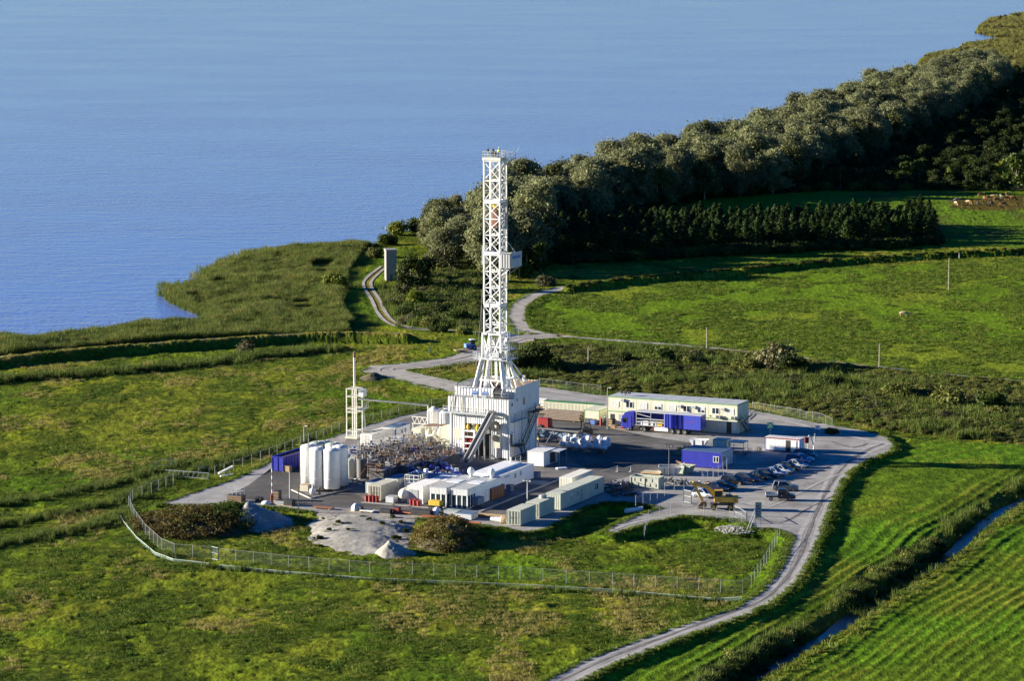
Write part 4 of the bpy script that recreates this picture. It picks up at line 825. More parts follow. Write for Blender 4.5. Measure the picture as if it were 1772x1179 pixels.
# ---------------------------------------------------------------- mast
MC = RC + BX*.32 - AX*.2
mast = thing('drilling_mast', 'tall white lattice drilling mast standing on the rig house', 'drilling mast', MC, YAW)
def zm(py): return zpix(MC, py)
MW, MD = 1.60, 1.35
levels = [zm(y) for y in (577,560,527.5,497,468.7,438,406,378,348,312,277)]
tops = {2,5,8}                                   # splice levels carry double beams
secs = [(0,2),(2,5),(5,8),(8,10)]
def corner_pts(z, w=MW, d=MD): return [Vector((-w,-d,z)), Vector((w,-d,z)), Vector((w,d,z)), Vector((-w,d,z))]
for a_, b2 in secs:
    za, zb = levels[a_]+(.14 if a_ else 0), levels[b2]-(.14 if b2 < 10 else 0)
    sec = MB().add([],[]); legs = []
    base = None
    for k, (p, q) in enumerate(zip(corner_pts(za), corner_pts(zb))):
        if base is None: base = MB().bar(p, q, .26).build('lattice_section', M['white_clean'], mast)
        else: MB().bar(p, q, .26).build('leg', M['white_clean'], base)
    for i in range(a_, b2):
        z0, z1_ = levels[i]+(.2 if i == a_ and a_ else .1), levels[i+1]-(.2 if i+1 == b2 else .1); A_, B_ = corner_pts(z0), corner_pts(z1_)
        for f_ in (0,1,2,3):
            n_ = (f_+1) % 4
            if f_ == 3: continue
            bw = (.13,.12,.07)[f_]; MB().bar(A_[f_], B_[n_], bw, bw+.02).build('brace', M['white_clean'], base); MB().bar(A_[n_]+Vector((.003,.003,.002)), B_[f_]+Vector((.003,.003,.002)), bw, bw+.01).build('brace', M['white_clean'], base)
            if i < b2-1 or b2 == 10: MB().bar(B_[f_]+Vector((0,0,.1)), B_[n_]+Vector((0,0,.1)), .16, .2).build('girt', M['white_clean'], base)
        A_ = corner_pts((z0+z1_)/2); MB().bar(A_[3], A_[0], .08).build('girt', M['white_clean'], base)
    for zz in ([za+.05] if a_ else []) + ([zb-.05] if b2 < 10 else []):
        P4 = corner_pts(zz)
        for f_ in range(4): MB().bar(P4[f_], P4[(f_+1)%4], .26, .3).build('splice_beam', M['white_clean'], base)
# pipes, ladder and rails up the right side, drilling lines and travelling block inside
zt, zb0 = levels[-1], levels[0]
MB().tube((MW+.35,MD-.3,Z2), (MW+.35,MD-.3,zt-1), .11).tube((MW+.3,-.5,Z2+2), (MW+.3,-.5,zt-3), .08).build('standpipe', M['lightgrey'], mast)
mb = MB()
for x in (-.25,.25): mb.bar((MW+.28,x+.35,Z2), (MW+.28,x+.35,zt), .05)
for k in range(int((zt-Z2)/.5)): mb.bar((MW+.28,.1,Z2+k*.5), (MW+.28,.6,Z2+k*.5), .035)
mb.build('ladder', M['steel'], mast)
mb = MB()
for x in (-.5,-.35,-.2,.2,.35,.5): mb.bar((x*1.2,.1,zm(352)), (x*1.2,.1,zt), .05)
for x in (-.95,.95): mb.bar((x,.5,Z2), (x,.5,zt), .14)
mb.build('drilling_line', M['steel'], mast)
MB().lathe([(0,0),(.3,.05),(.5,.5),(.45,1.1),(.25,1.5),(0,1.55)], 10, (0,.1,zm(362))).build('travelling_block', M['yellow'], mast)
MB().bbox(-.5,-.3,zm(392),.5,.6,zm(363),.08).build('top_drive', M['rust'], mast); MB().tube((0,.1,Z2), (0,.1,zm(392)), .12).build('drill_string', M['darkgrey'], mast)
# crown platform
zc = zt+.05
MB().box(-MW-.25,-MD-.25,zc,MW+.25,MD+.25,zc+.5).build('crown_platform', M['offwhite'], mast)
railing([(-MW-.2,-MD-.2,zc+.5),(MW+.2,-MD-.2,zc+.5),(MW+.2,MD+.2,zc+.5),(-MW-.2,MD+.2,zc+.5),(-MW-.2,-MD-.2,zc+.5)], parent=mast, m_='offwhite', post=1.0)
mb = MB().box(MW+.26,-.6,zc+.35,MW+2.4,.6,zc+.47).bar((MW+.3,0,zc-1.0),(MW+2.0,0,zc+.3),.12)
mb.build('bracket', M['grey'], mast); railing([(MW+.3,-.55,zc+.47),(MW+2.3,-.55,zc+.47),(MW+2.3,.55,zc+.47),(MW+.3,.55,zc+.47)], parent=mast, m_='grey', post=.8)
MB().bar((MW+2.3,0,zc+1.2),(MW+3.3,0,zc+2.4),.06).build('jib', M['lightgrey'], mast)
MB().lathe([(.1,-.15),(.55,-.15),(.55,.15),(.1,.15)], 14, (-.2,0,zc+1.1), axis='y').build('crown_sheave', M['darkgrey'], mast)
# racking board: grey shelter on the right
z0, z1_ = zm(461), zm(437)
rb = MB().box(MW+.5,-2.3,z0,MW+2.6,2.6,z0+.12).build('racking_board', M['grey'], mast)
for k in range(2): MB().corr((MW+.5+k*1.05+.02,-2.3), (MW+.5+(k+1)*1.05-.02,-2.3), z0+.12, z1_, .35, .05).build('wind_panel', M['grey'], rb)
for k in range(3): MB().corr((MW+2.6,-2.3+k*1.63+.02), (MW+2.6,-2.3+(k+1)*1.63-.02), z0+.12, z1_+.3, .4, .05).build('wind_panel', M['lightgrey'], rb)
MB().corr((MW+2.6,2.6), (MW+.5,2.6), z0+.12, z1_, .4, .05).build('wind_panel', M['lightgrey'], rb)
MB().box(MW+2.67,-1.5,z1_-.9,MW+2.69,1.9,z1_-.35).build('name_strip', M['blue_light'], rb)
MB().bar((MW+.4,-1.6,z1_+.15),(MW+2.4,-1.2,z1_+.15),.3,.25).build('lamp', M['offwhite'], rb)
MB().bar((MW+.1,0,zm(408)),(MW+2.5,0,z1_+.2),.1).bar((MW,-1.2,z0-1.8),(MW+2.4,-2,z0),.1).bar((MW,1.2,z0-1.8),(MW+2.4,2.3,z0),.1).build('stay', M['lightgrey'], rb)
for y in (-1.9,2.2): MB().tube((MW+2.3,y,z0-2.2),(MW+2.3,y,z0),.06).build('hanger', M['darkgrey'], rb)
MB().box(-MW-.55,-1.1,z0+.3,-MW-.45,1.0,z1_+1.2).build('wind_panel', M['lightgrey'], mast)
# flared base with two platforms
zp, zq, zf = zm(620), zm(577), Z2
W1_, D1_ = 2.0, 1.7
for a3, b3, w0, d0, w1, d1, t in ((zp,zq,1.95,1.65,MW+.25,MD+.2,.34),):
    A_, B_ = corner_pts(a3,w0,d0), corner_pts(b3,w1,d1)
    fl = MB().bar(A_[0],B_[0],t).build('flared_base', M['white_clean'], mast)
    for k in (1,2,3): MB().bar(A_[k],B_[k],t).build('leg', M['white_clean'], fl)
    for k in range(4):
        n_ = (k+1)%4
        for z, tt in ((0,.3),(.5,.2),(1,.34)): p, q = A_[k].lerp(B_[k],z), A_[n_].lerp(B_[n_],z); MB().bar(p,q,tt,tt*.9).build('girt', M['white_clean'], fl)
        m_ = (A_[k]+A_[n_])/2; MB().bar(B_[k],m_,.22).build('brace', M['white_clean'], fl); MB().bar(B_[n_],m_+Vector((0,0,.02)),.22).build('brace', M['white_clean'], fl)
FB = [Vector((-3.35,-2.7,zf)), Vector((3.2,-2.7,zf)), Vector((3.5,2.9,zf)), Vector((-3.1,2.9,zf))]; FT = corner_pts(zp,1.95,1.65)
for k in range(4): 
    MB().bar(FB[k],FT[k],.62,.5).build('splayed_leg', M['white_clean'], mast)
    n_ = (k+1)%4; MB().bar(FB[k].lerp(FB[n_],.22),FT[k].lerp(FT[n_],.12),.3).build('splayed_leg', M['white_clean'], mast)
P_ = [FB[k].lerp(FT[k],.42) for k in range(4)]
for k in (0,1,2):
    n_ = (k+1)%4; MB().bar(P_[k],P_[n_],.3).build('girt', M['white_clean'], mast); m_ = (P_[k]+P_[n_])/2
    for e in (FB[k].lerp(FB[n_],.2), FB[n_].lerp(FB[k],.2), (FB[k]+FB[n_])/2): MB().bar(m_,e,.2).build('brace', M['white_clean'], mast)
MB().bar(FT[0].lerp(FT[1],.75), P_[1].lerp(P_[0],.25), .4).build('brace', M['white_clean'], mast)
MB().bar((FT[1]+FT[2])/2, FB[2]+Vector((1.6,.4,.6)), .28).bar(FT[2], FB[2]+Vector((2.2,1.2,.6)), .26).build('back_stay', M['white_clean'], mast)
for z, x0, x1 in ((zp,-3.9,3.5),(zm(603),1.9,3.6),(zm(580),1.8,3.7)):
    f_ = MB().box(x0,-2.4,z-.1,x1,2.3,z).build('platform', M['lightgrey'], mast) if x0 > 0 else MB().box(-2.4,-2.4,z-.1,x1,2.3,z).box(x0,-1.6,z-.1,-2.4,1.2,z).build('platform', M['lightgrey'], mast)
    railing([(x1-.05,-2.35,z),(x1-.05,2.25,z)], parent=mast, m_='lightgrey', post=.9)
    railing([(max(x0,-2.3) if x0 > 0 else -2.3,-2.35,z),(x1,-2.35,z)], parent=mast, m_='lightgrey', post=.9)
railing([(-2.4,-1.55,zp),(-3.85,-1.55,zp),(-3.85,1.15,zp),(-2.4,1.15,zp)], parent=mast, m_='lightgrey', post=.7)
MB().bbox(.6,-2.6,zp+.5,2.0,-2.0,zp+1.4,.04).build('control_box', M['lightgrey'], mast)
MB().tube((-1.9,-2.4,Z2),(-MW-.2,-MD-.5,zm(500)),.05).tube((-2.6,-3.5,Z2+1),(-MW-.1,-.6,zm(455)),.04).build('guy_cable', M['darkgrey'], mast)
# ---------------------------------------------------------------- people
def person_mesh(name, pts, rad, edges, mat_, root=0, sub=1):
    me = bpy.data.meshes.new(name); me.from_pydata(pts, edges, []); me.materials.append(mat_); o = bpy.data.objects.new(name, me); COL.objects.link(o)
    sk = o.modifiers.new('skin','SKIN'); ss = o.modifiers.new('smooth','SUBSURF'); ss.levels = sub; ss.render_levels = sub
    for i, r_ in enumerate(rad):
        d = me.skin_vertices[0].data[i]; d.radius = (r_, r_); d.use_root = (i == root)
    return o
def person(loc, rz, label, top, legs, hat, bend=0.0, sc=1.0, arms=((.12,.3,1.0),(.12,.3,1.0))):
    t = thing('person', label, 'person', loc, rz); t.scale = (sc,)*3
    b = bend; tor = [(0,0,.95),(0,b*.3,1.15),(0,b*.7,1.38),(0,b*.85,1.46),(0,b,1.55)]
    pts = list(tor); rad = [.13,.13,.15,.07,.06]; ed = [(0,1),(1,2),(2,3),(3,4)]
    for s in (-1,1):
        i = len(pts); pts += [(s*.09,0,.88),(s*.11,.04,.50),(s*.11,-.02,.09),(s*.11,.14,.05)]; rad += [.10,.07,.05,.045]; ed += [(0,i),(i,i+1),(i+1,i+2),(i+2,i+3)]
        ax, ay, az = arms[0 if s < 0 else 1]; i = len(pts); pts += [(s*.20,b*.72,1.38),(s*(.20+ax*.6),b*.7+ay*.4,1.14),(s*(.20+ax*.5),b*.7+ay,az),(s*(.2+ax*.45),b*.7+ay+.07,az-.05)]; rad += [.06,.045,.036,.035]; ed += [(2,i),(i,i+1),(i+1,i+2),(i+2,i+3)]
    body = person_mesh('body', pts, rad, ed, legs); body.parent = t
    v = person_mesh('jacket', [(0,0,.98),(0,b*.3,1.15),(0,b*.7,1.40)] + [p for s in (-1,1) for p in ((s*.20,b*.72,1.38),(s*(.20+arms[0][0]*.6),b*.7+arms[0][1]*.4,1.14))], [.155,.155,.17,.075,.062,.075,.062], [(0,1),(1,2),(2,3),(3,4),(2,5),(5,6)], top); v.parent = t
    hd = MB().lathe([(.0,-.13),(.05,-.12),(.078,-.05),(.085,.03),(.07,.1),(.0,.13)], 12, (0,b+.02,1.65)).build('head', M['skin'], t, smooth=True)
    MB().box(-.015,.09,-.02,.015,.12,.03).build('nose', M['skin'], hd, (0,b+.02,1.65))
    MB().lathe([(.10,.0),(.105,.03),(.09,.1),(.05,.14),(0,.15)], 12, (0,b+.02,1.68)).box(-.07,b+.08,1.68,.07,b+.2,1.70).build('helmet', hat, t, smooth=True)
    return t
cz = zc+.5
person(MC + BX*-1.0 + AX*-.7 + Vector((0,0,cz)), 1.2, 'person in black clothes standing at the left rail of the mast top', M['black'], M['black'], M['darkgrey'], .1, 1.05)
person(MC + BX*.95 + AX*-.6 + Vector((0,0,cz)), -.8, 'person in bright yellow jacket and helmet at the right rail of the mast top', M['hivis'], M['navycloth'], M['white_clean'], .15, 1.05)
person(MC + BX*-.1 + AX*-.2 + Vector((0,0,cz)), .5, 'dark clothed person bending over between the two others on the mast top', M['darkgrey'], M['black'], M['darkgrey'], .5, 1.0, ((.1,.45,.9),(.1,.45,.9)))
# ================================================================ CABINS AND CONTAINERS
def face_xf(face, w, l):
    """maps (u along the face, out of the face, z) to local x, y, z"""
    if face == 'F': return lambda u, o, z: (-w/2+u, -l/2-o, z)
    if face == 'R': return lambda u, o, z: (w/2+o, -l/2+u, z)
    if face == 'L': return lambda u, o, z: (-w/2-o, l/2-u, z)
    return lambda u, o, z: (w/2-u, l/2+o, z)
def fbox(mb, fx, u0, u1, o0, o1, z0, z1):
    a = fx(u0,o0,z0); b_ = fx(u1,o1,z1); return mb.box(min(a[0],b_[0]),min(a[1],b_[1]),z0,max(a[0],b_[0]),max(a[1],b_[1]),z1)
def window(par, fx, u, z, w, h, shut=0.0, frame='white_clean', split=True):
    mb = MB(); t = .07
    for q in ((u,u+t,z,z+h),(u+w-t,u+w,z,z+h),(u+t,u+w-t,z,z+t),(u+t,u+w-t,z+h-t,z+h)): fbox(mb, fx, q[0],q[1],.01,.07,q[2],q[3])
    if split: fbox(mb, fx, u+w/2-.05,u+w/2+.05,.012,.068,z+t,z+h-t)
    f = mb.build('window', M[frame], par); fbox(MB(), fx, u+t-.01,u+w-t+.01,.005,.03,z+t-.01,z+h-t+.01).build('pane', M['glass'], f)
    if shut: fbox(MB(), fx, u+t,u+w-t,.04,.055,z+h-(h-t)*shut,z+h-.01).build('shutter', M['shutter'], f)
    return f
def door(par, fx, u, z, w=.95, h=2.05, m_='grey', opened=False):
    if opened:
        d = fbox(MB(), fx, u,u+w,.004,.02,z,z+h).build('doorway', M['black'], par); return d
    d = fbox(MB(), fx, u,u+w,.01,.06,z,z+h).build('door', M[m_], par); fbox(MB(), fx, u+w-.16,u+w-.06,.06,.11,z+.95,z+1.05).build('handle', M['darkgrey'], d); return d
def shell(t, w, l, h, wall, roof, frame, corr=.3, z=.14, pitchd=.045, roofrib=True, faces='FRBL', wallR=None, over=0.0):
    """walls as separate panels, frame of posts and rails, ribbed roof"""
    for f in faces:
        L = w if f in 'FB' else l; fx = face_xf(f, w-.08, l-.08); mm = M[wallR] if (wallR and f in 'RB') else M[wall]
        if corr: a = fx(.05,0,0); b_ = fx(L-.13,0,0); MB().corr(a[:2], b_[:2], z+.05, h-.05, corr, pitchd).build('wall_panel', mm, t)
        else:
            n = max(1, round(L/2.4)) ; wd = (L-.08)/n
            for k in range(n): fbox(MB(), fx, k*wd+.012,(k+1)*wd-.012,-.05,.02,z+.05,h-.05).build('wall_panel', mm, t)
    mb = MB(); s = .13
    for x in (-w/2, w/2-s):
        for y in (-l/2, l/2-s): mb.box(x,y,z,x+s,y+s,h)
    for y in (-l/2+.002, l/2-s-.002): mb.box(-w/2+s,y,h-.14,w/2-s,y+s,h-.004); mb.box(-w/2+s,y,z,w/2-s,y+s,z+.12)
    for x in (-w/2+.002, w/2-s-.002): mb.box(x,-l/2+s,h-.14,x+s,l/2-s,h-.004); mb.box(x,-l/2+s,z,x+s,l/2-s,z+.12)
    mb.build('frame', M[frame], t); mb = MB(); o = over
    mb.box(-w/2-o,-l/2-o,h-.003,w/2+o,l/2+o,h+.03)
    if roofrib:
        n = max(3, int(max(w,l)/.6))
        for k in range(1, n):
            if l >= w: y = -l/2+l*k/n; mb.box(-w/2+.1,y-.1,h+.03,w/2-.1,y+.1,h+.055)
            else: x = -w/2+w*k/n; mb.box(x-.1,-l/2+.1,h+.03,x+.1,l/2-.1,h+.055)
    mb.build('roof', M[roof], t)
    mb = MB()
    for x in (-w/2+.2, w/2-.4):
        for y in (-l/2+.2, l/2-.4): mb.box(x,y,0,x+.2,y+.2,z-.002)
    mb.build('foot', M['darkgrey'], t)
def cabin(name, px, py, w, l, h, label, cat, wall='sage', roof='sage', frame=None, wins=(), doors=(), cdoor=None, group=None, rz=0.0, **kw):
    c = site(px, py, w, l); t = thing(name, label, cat, c, YAW+rz, group); faces = 'FRBL'
    if cdoor: faces = faces.replace(cdoor,'')
    shell(t, w, l, h, wall, roof, frame or wall, faces=faces, **kw)
    if cdoor:
        fx = face_xf(cdoor, w, l)
        for k in range(2):
            u0 = .15+k*(w-.3)/2; a = fx(u0+.02,-.06,0); b_ = fx(u0+(w-.3)/2-.02,-.06,0)
            d = MB().corr(a[:2], b_[:2], .3, h-.18, .24, .05).build('door', M[wall], t); mb = MB()
            for q in (.3,.8): p = fx(u0+(w-.3)/2*q, .03, 0); mb.tube((p[0],p[1],.3), (p[0],p[1],h-.2), .022, 6)
            p = fx(u0+(w-.3)/2*(.55 if k == 0 else .3), .04, 0); mb.box(p[0]-.12,p[1]-.03,1.3,p[0]+.12,p[1]+.03,1.42); mb.build('locking_bar', M['darkgrey'], d)
    for f, u, z, ww, hh, sh in wins: window(t, face_xf(f,w,l), u, z, ww, hh, sh)
    for f, u, ww, op in doors: door(t, face_xf(f,w,l), u, .2, ww, 2.05, opened=op)
    return t
GS = 'sage steel containers right of the lane'
cabin('shipping_container', 900.4, 912, 2.44, 6.06, 2.6, 'sage steel container with double doors, nearest to the camera of the right hand row', 'container', cdoor='F', group=GS)
t = cabin('shipping_container', 933, 898.5, 2.44, 6.06, 2.6, 'sage steel container with a round drum on its roof, second in the right hand row', 'container', cdoor='F', group=GS)
MB().lathe([(.0,0),(.62,0),(.62,.45),(.5,.55),(0,.58)], 14).lathe([(.7,.3),(.7,.38)], 14).build('roof_vent', M['grey'], t, (-.2,1.5,2.62))
cabin('office_cabin', 970, 884.8, 2.7, 18.4, 2.85, 'long sage cabin with three windows behind the two short sage containers', 'cabin', wins=(('R',4.0,1.1,.8,1.2,.5),('R',6.7,1.1,.8,1.2,0),('R',14.3,1.1,1.5,1.2,0)), doors=(('R',8.4,.9,False),), frame='greenish', pitchd=.03)
t = cabin('shipping_container', 990, 853, 2.44, 9, 2.5, 'sunlit white topped container hidden behind the long sage cabin', 'container', 'offwhite', 'offwhite')
# white row along the lane
t = cabin('white_module', 866, 851.2, 3.0, 13.8, 2.75, 'white module with a blank roof and two small dark windows, nearest to the lane', 'module', 'white_clean', 'white', corr=0, roofrib=False, wins=(('R',5.6,1.35,.8,1.0,0),('R',7.9,1.4,.7,1.0,0)), group='long white modules')
fbox(MB(), face_xf('R',3.0,13.8), 1.6,3.8,.025,.03,2.1,2.3).build('name_strip', M['blue_light'], t)
t = cabin('white_module', 845, 851.5, 3.2, 13.6, 3.1, 'white module with a slender stub on its far roof end, left of the windowed one', 'module', 'white_clean', 'white_clean', corr=0, roofrib=False, group='long white modules')
MB().box(-.15,5.6,3.13,.15,5.9,4.0).build('stub', M['offwhite'], t); railing([(1.5,4.6,3.13),(1.5,6.7,3.13)], parent=t, m_='lightgrey')
def glazed(px, py, l, label):
    w, h = 3.1, 3.3; c = site(px, py, w, l); t = thing('control_cabin', label, 'cabin', c, YAW, 'glazed control cabins')
    y0 = -l/2; ysolid = y0+3.3
    mb = MB()
    for x in (-w/2, -w/2+.98, -w/2+1.95, w/2-.18): mb.box(x,y0,.1,x+.18,y0+.18,2.25)
    for y in (y0+1.1,y0+2.1,y0+3.1): mb.box(w/2-.18,y,.1,w/2,y+.18,2.25)
    mb.box(-w/2,y0+.002,.0,w/2,y0+3.3,.1); mb.build('frame', M['white_clean'], t)
    for k in range(3): MB().box(-w/2+.2+k*.97,y0+.08,.12,-w/2+.96+k*.97,y0+.1,2.24).build('pane', M['glass'], t)
    for k in range(3): MB().box(w/2-.1,y0+.2+k*1.0,.12,w/2-.08,y0+1.08+k*1.0,2.24).build('pane', M['glass'], t)
    MB().corr((-w/2,y0+.03),(w/2,y0+.03),2.26,h,.24,.05).build('wall_panel', M['white_clean'], t); MB().box(w/2-.06,y0+.04,2.26,w/2,ysolid,h).build('wall_panel', M['white'], t)
    MB().box(-w/2,y0+.1,2.26,-w/2+.06,ysolid,h).build('wall_panel', M['white'], t)
    for k in range(4):
        a = ysolid+k*(l-3.3)/4; MB().box(w/2-.06,a+.02,.1,w/2+.01,a+(l-3.3)/4-.02,h).build('wall_panel', M['white_clean'], t)
    MB().box(-w/2,ysolid,.1,-w/2+.06,l/2,h).box(-w/2+.06,l/2-.06,.1,w/2-.06,l/2,h).box(-w/2+.06,ysolid,.1,w/2-.06,ysolid+.06,h).build('wall_panel', M['white'], t)
    MB().box(-w/2+.02,y0+.08,h,w/2-.02,l/2,h+.04).build('roof', M['roof_grey'], t)
    mb = MB()
    for k in range(6): mb.box(-w/2+.15,y0+.5+k*.75,h+.04,w/2-.15,y0+.85+k*.75,h+.10)
    mb.build('roof_slat', M['grey'], t); MB().box(-w/2+.3,y0+5.6,h+.04,w/2-.5,y0+8.2,h+.12).build('roof_panel', M['white_clean'], t)
    door(t, face_xf('R',w+.04,l), 6.5, .15, .9, 2.1, 'white'); door(t, face_xf('R',w+.04,l), 9.2, .15, .9, 2.1, 'lightgrey')
    MB().lathe([(.28,0),(.28,.35),(.55,.65),(.62,1.0),(.5,1.4),(.25,1.62),(0,1.66)], 14, (.4,l/2-1.4,h+.04)).build('roof_turbine', M['white_clean'], t, smooth=True)
    return t
glazed(809, 882.2, 13.3, 'white control cabin with glazed front, nearest to the lane'); glazed(772.7, 879.8, 13.3, 'white control cabin with glazed front, behind the yellow compressor')
w, l = 3.0, 7.2; t = cabin('shutter_container', 732, 874.5, w, l, 3.1, 'white container with a grey roller shutter behind three red drums', 'container', 'white', 'white', pitchd=.03)
fbox(MB(), face_xf('F',w,l), .35,2.05,.01,.04,.2,2.5).build('roller_shutter', M['grey'], t)
t = cabin('white_module', 765, 862, 3.0, 8.0, 2.8, 'white flat roofed module behind the roller shutter container', 'module', 'white', 'white', corr=0, group='long white modules'); 
cabin('shipping_container', 659, 868.2, 2.44, 6.06, 2.65, 'beige ribbed container at the left end of the front row beside red drums', 'container', 'beige', 'beige', cdoor='F')
cabin('low_building', 742, 856, 5.6, 6.0, 2.6, 'wide grey roofed low building behind the white tank', 'building', 'lightgrey', 'blue_roof', corr=0)
cabin('shipping_container', 688, 857, 2.44, 5.2, 2.7, 'small pale container with blue grey roof behind the beige ribbed container', 'container', 'offwhite', 'blue_roof')
cabin('shed', 656, 857, 2.6, 4.2, 2.0, 'low blue grey shed left of the beige ribbed container', 'shed', 'lightgrey', 'blue_roof', corr=0)
t = thing('roof_frame', 'white tubular railing frame standing behind the white tank', 'railing', G(720,856)+Vector((0,0,0)), YAW)
MB().box(-1.4,-1.8,0,1.4,1.8,2.2).build('base_tank', M['offwhite'], t); railing([(-1.3,-1.7,2.2),(1.3,-1.7,2.2),(1.3,1.7,2.2),(-1.3,1.7,2.2),(-1.3,-1.7,2.2)], 1.4, .7, t, 'offwhite', t=.09)
# horizontal tank
t = thing('storage_tank', 'white horizontal tank with a domed end behind a grey box', 'tank', G(697,872), YAW)
pr = [(0,-3.75),(.35,-3.7),(.75,-3.4),(.95,-2.95),(1.0,-2.6),(1.0,2.6),(.9,3.1),(.5,3.5),(0,3.6)]
MB().lathe([(r,z) for r,z in pr], 22, (0,3.2,1.55), axis='y').build('shell', M['offwhite'], t, smooth=True)
for y in (1.0,5.2): MB().box(-.8,y-.12,0,.8,y+.12,.85).build('saddle', M['grey'], t)
MB().lathe([(.3,0),(.3,.25),(0,.26)], 12, (0,3.2,2.5)).build('manhole', M['grey'], t)
t = thing('equipment_box', 'small light grey box in front of the white tank', 'box', site(681,872.4,1.5,1.6), YAW)
MB().bbox(-.75,-.8,.12,.75,.8,1.15,.03).build('case', M['lightgrey'], t); MB().box(-.78,-.83,1.151,.78,.83,1.2).build('lid', M['grey'], t); MB().box(-.7,-.7,0,.7,.7,.119).build('base', M['darkgrey'], t)
def drum(px, py, label, m_='red', group='red drums', z=0.0, tilt=None):
    t = thing('drum', label, 'drum', G(px,py,z), rnd.random()*6, group)
    MB().lathe([(0,.02),(.29,.0),(.30,.04),(.285,.06),(.285,.28),(.305,.30),(.285,.32),(.285,.56),(.305,.58),(.285,.60),(.285,.84),(.30,.88),(.28,.88),(.27,.86)], 14).build('body', M[m_], t); MB().lathe([(.272,.862),(0,.862)], 14).lathe([(.05,.86),(.05,.89),(0,.89)], 8, (.15,0,0)).build('lid', M[m_], t); t.scale = (1.15,1.15,1.2); return t
for i, (x, y, w_) in enumerate([(634.5,868.5,'leftmost'),(640.5,869,'second from left'),(646.5,869.3,'third from left'),(652.5,869.6,'rightmost'),(643.5,866.5,'hindmost')]): drum(x, y, w_+' of the five red drums in front of the beige ribbed container')
for i, (x, y, w_) in enumerate([(711.5,875.5,'leftmost'),(717.5,876.2,'middle'),(724.5,877.6,'rightmost'),(720,873.5,'hindmost')]): drum(x, y, w_+' of the red drums in front of the roller shutter')
t = thing('compressor', 'yellow compressor on a black chassis in front of the glazed cabin', 'compressor', G(754,881), YAW)
MB().bbox(-1.1,-.6,.65,1.1,.6,1.45,.12).build('hood', M['yellow'], t); MB().box(-1.15,-.62,.28,1.15,.62,.648).build('chassis', M['black'], t)
for x in (-.7,.7): MB().lathe([(.12,-.72),(.28,-.72),(.28,-.58),(.12,-.58)], 12, (x,0,.28), axis='y').lathe([(.12,.58),(.28,.58),(.28,.72),(.12,.72)], 12, (x,0,.28), axis='y').build('wheel', M['tyre'], t)
MB().tube((1.1,0,.5),(1.9,0,.35),.05).build('drawbar', M['black'], t)
def open_skip(name, px, py, w, l, h, m_, label, rz=0.0, ribs=4):
    t = thing(name, label, 'skip', site(px,py,w,l), YAW+rz); k = .08
    MB().box(-w/2,-l/2,.1,w/2,l/2,.18).box(-w/2,-l/2,.181,-w/2+k,l/2,h).box(w/2-k,-l/2,.181,w/2,l/2,h).box(-w/2+k,-l/2,.181,w/2-k,-l/2+k,h).box(-w/2+k,l/2-k,.181,w/2-k,l/2,h).build('body', M[m_], t)
    mb = MB()
    for i in range(ribs+1): y = -l/2+.06+i*(l-.12)/ribs; mb.box(w/2,y-.06,.1,w/2+.08,y+.06,h-.1); mb.box(-w/2-.08,y-.06,.1,-w/2,y+.06,h-.1)
    for i in range(3): x = -w/2+.06+i*(w-.12)/2; mb.box(x-.06,-l/2-.08,.1,x+.06,-l/2,h-.1)
    mb.build('rib', M[m_], t); mb = MB()
    mb.box(-w/2-.09,-l/2-.09,h,w/2+.09,-l/2+.1,h+.1).box(-w/2-.09,l/2-.1,h,w/2+.09,l/2+.09,h+.1).box(-w/2-.09,-l/2+.101,h,-w/2+.1,l/2-.101,h+.1).box(w/2-.1,-l/2+.101,h,w/2+.09,l/2-.101,h+.1); mb.build('rim', M[m_], t); return t
t = open_skip('skip_container', 851, 867.5, 2.2, 5.0, 2.0, 'rust', 'rust red skip parked against the side of the nearest white module')
t = open_skip('skip_container', 490.5, 817.5, 2.35, 9.5, 2.6, 'blue', 'long royal blue open container left of the silos', ribs=9)
mb = MB()
for k in range(9): mb.box(-1.1,-4.5+k*1.02,2.25,1.1,-4.5+k*1.02+.7,2.45)
mb.build('load', M['rust'], t)
t = thing('crate', 'pale crate standing in front of the blue open container', 'crate', G(497,817), YAW); MB().box(-.7,-.5,.1,.7,.5,1.1).build('body', M['wood'], t); MB().box(-.75,-.55,1.101,.75,.55,1.16).box(-.7,-.5,0,-.5,.5,.099).box(.5,-.5,0,.7,.5,.099).build('lid', M['wood'], t)
# two grey skips, pipes and junk along the front edge
for px, py, w, l, lab in ((795,897,2.9,1.7,'flat grey covered bin left of the blue grey bin at the front edge'),(815.5,901.5,3.0,2.6,'blue grey lidded bin at the front edge near the sage container')):
    t = thing('covered_bin', lab, 'bin', site(px,py,w,l), YAW); MB().box(-w/2,-l/2,.08,w/2,l/2,1.0).build('body', M['grey' if px < 800 else 'lightgrey'], t); MB().box(-w/2-.05,-l/2-.05,1.001,-.02,l/2+.05,1.08).box(.02,-l/2-.05,1.001,w/2+.05,l/2+.05,1.08).build('lid', M['greenish' if px < 800 else 'blue_roof'], t); MB().box(-w/2+.1,-l/2+.1,0,w/2-.1,l/2-.1,.079).build('base', M['black'], t)
def pipes(name, px, py, n, L, r, m_, label, rz=0.0, rows=1, tiers=1, cat='pipes', bearer=True):
    t = thing(name, label, cat, G(px,py), YAW+rz); k0 = 0
    for tr in range(tiers):
        for i in range(n-tr): MB().tube((-L/2+rnd.uniform(-.2,.2),(i-(n-tr)/2)*2.05*r,.16+r+tr*1.75*r), (L/2+rnd.uniform(-.2,.2),(i-(n-tr)/2)*2.05*r,.16+r+tr*1.75*r), r, 8).build('pipe', M[m_], t)
    if bearer:
        for x in (-L*.35, L*.35): MB().box(x-.1,-n*r*1.1,0,x+.1,n*r*1.1,.155).build('bearer', M['wood'], t)
    return t
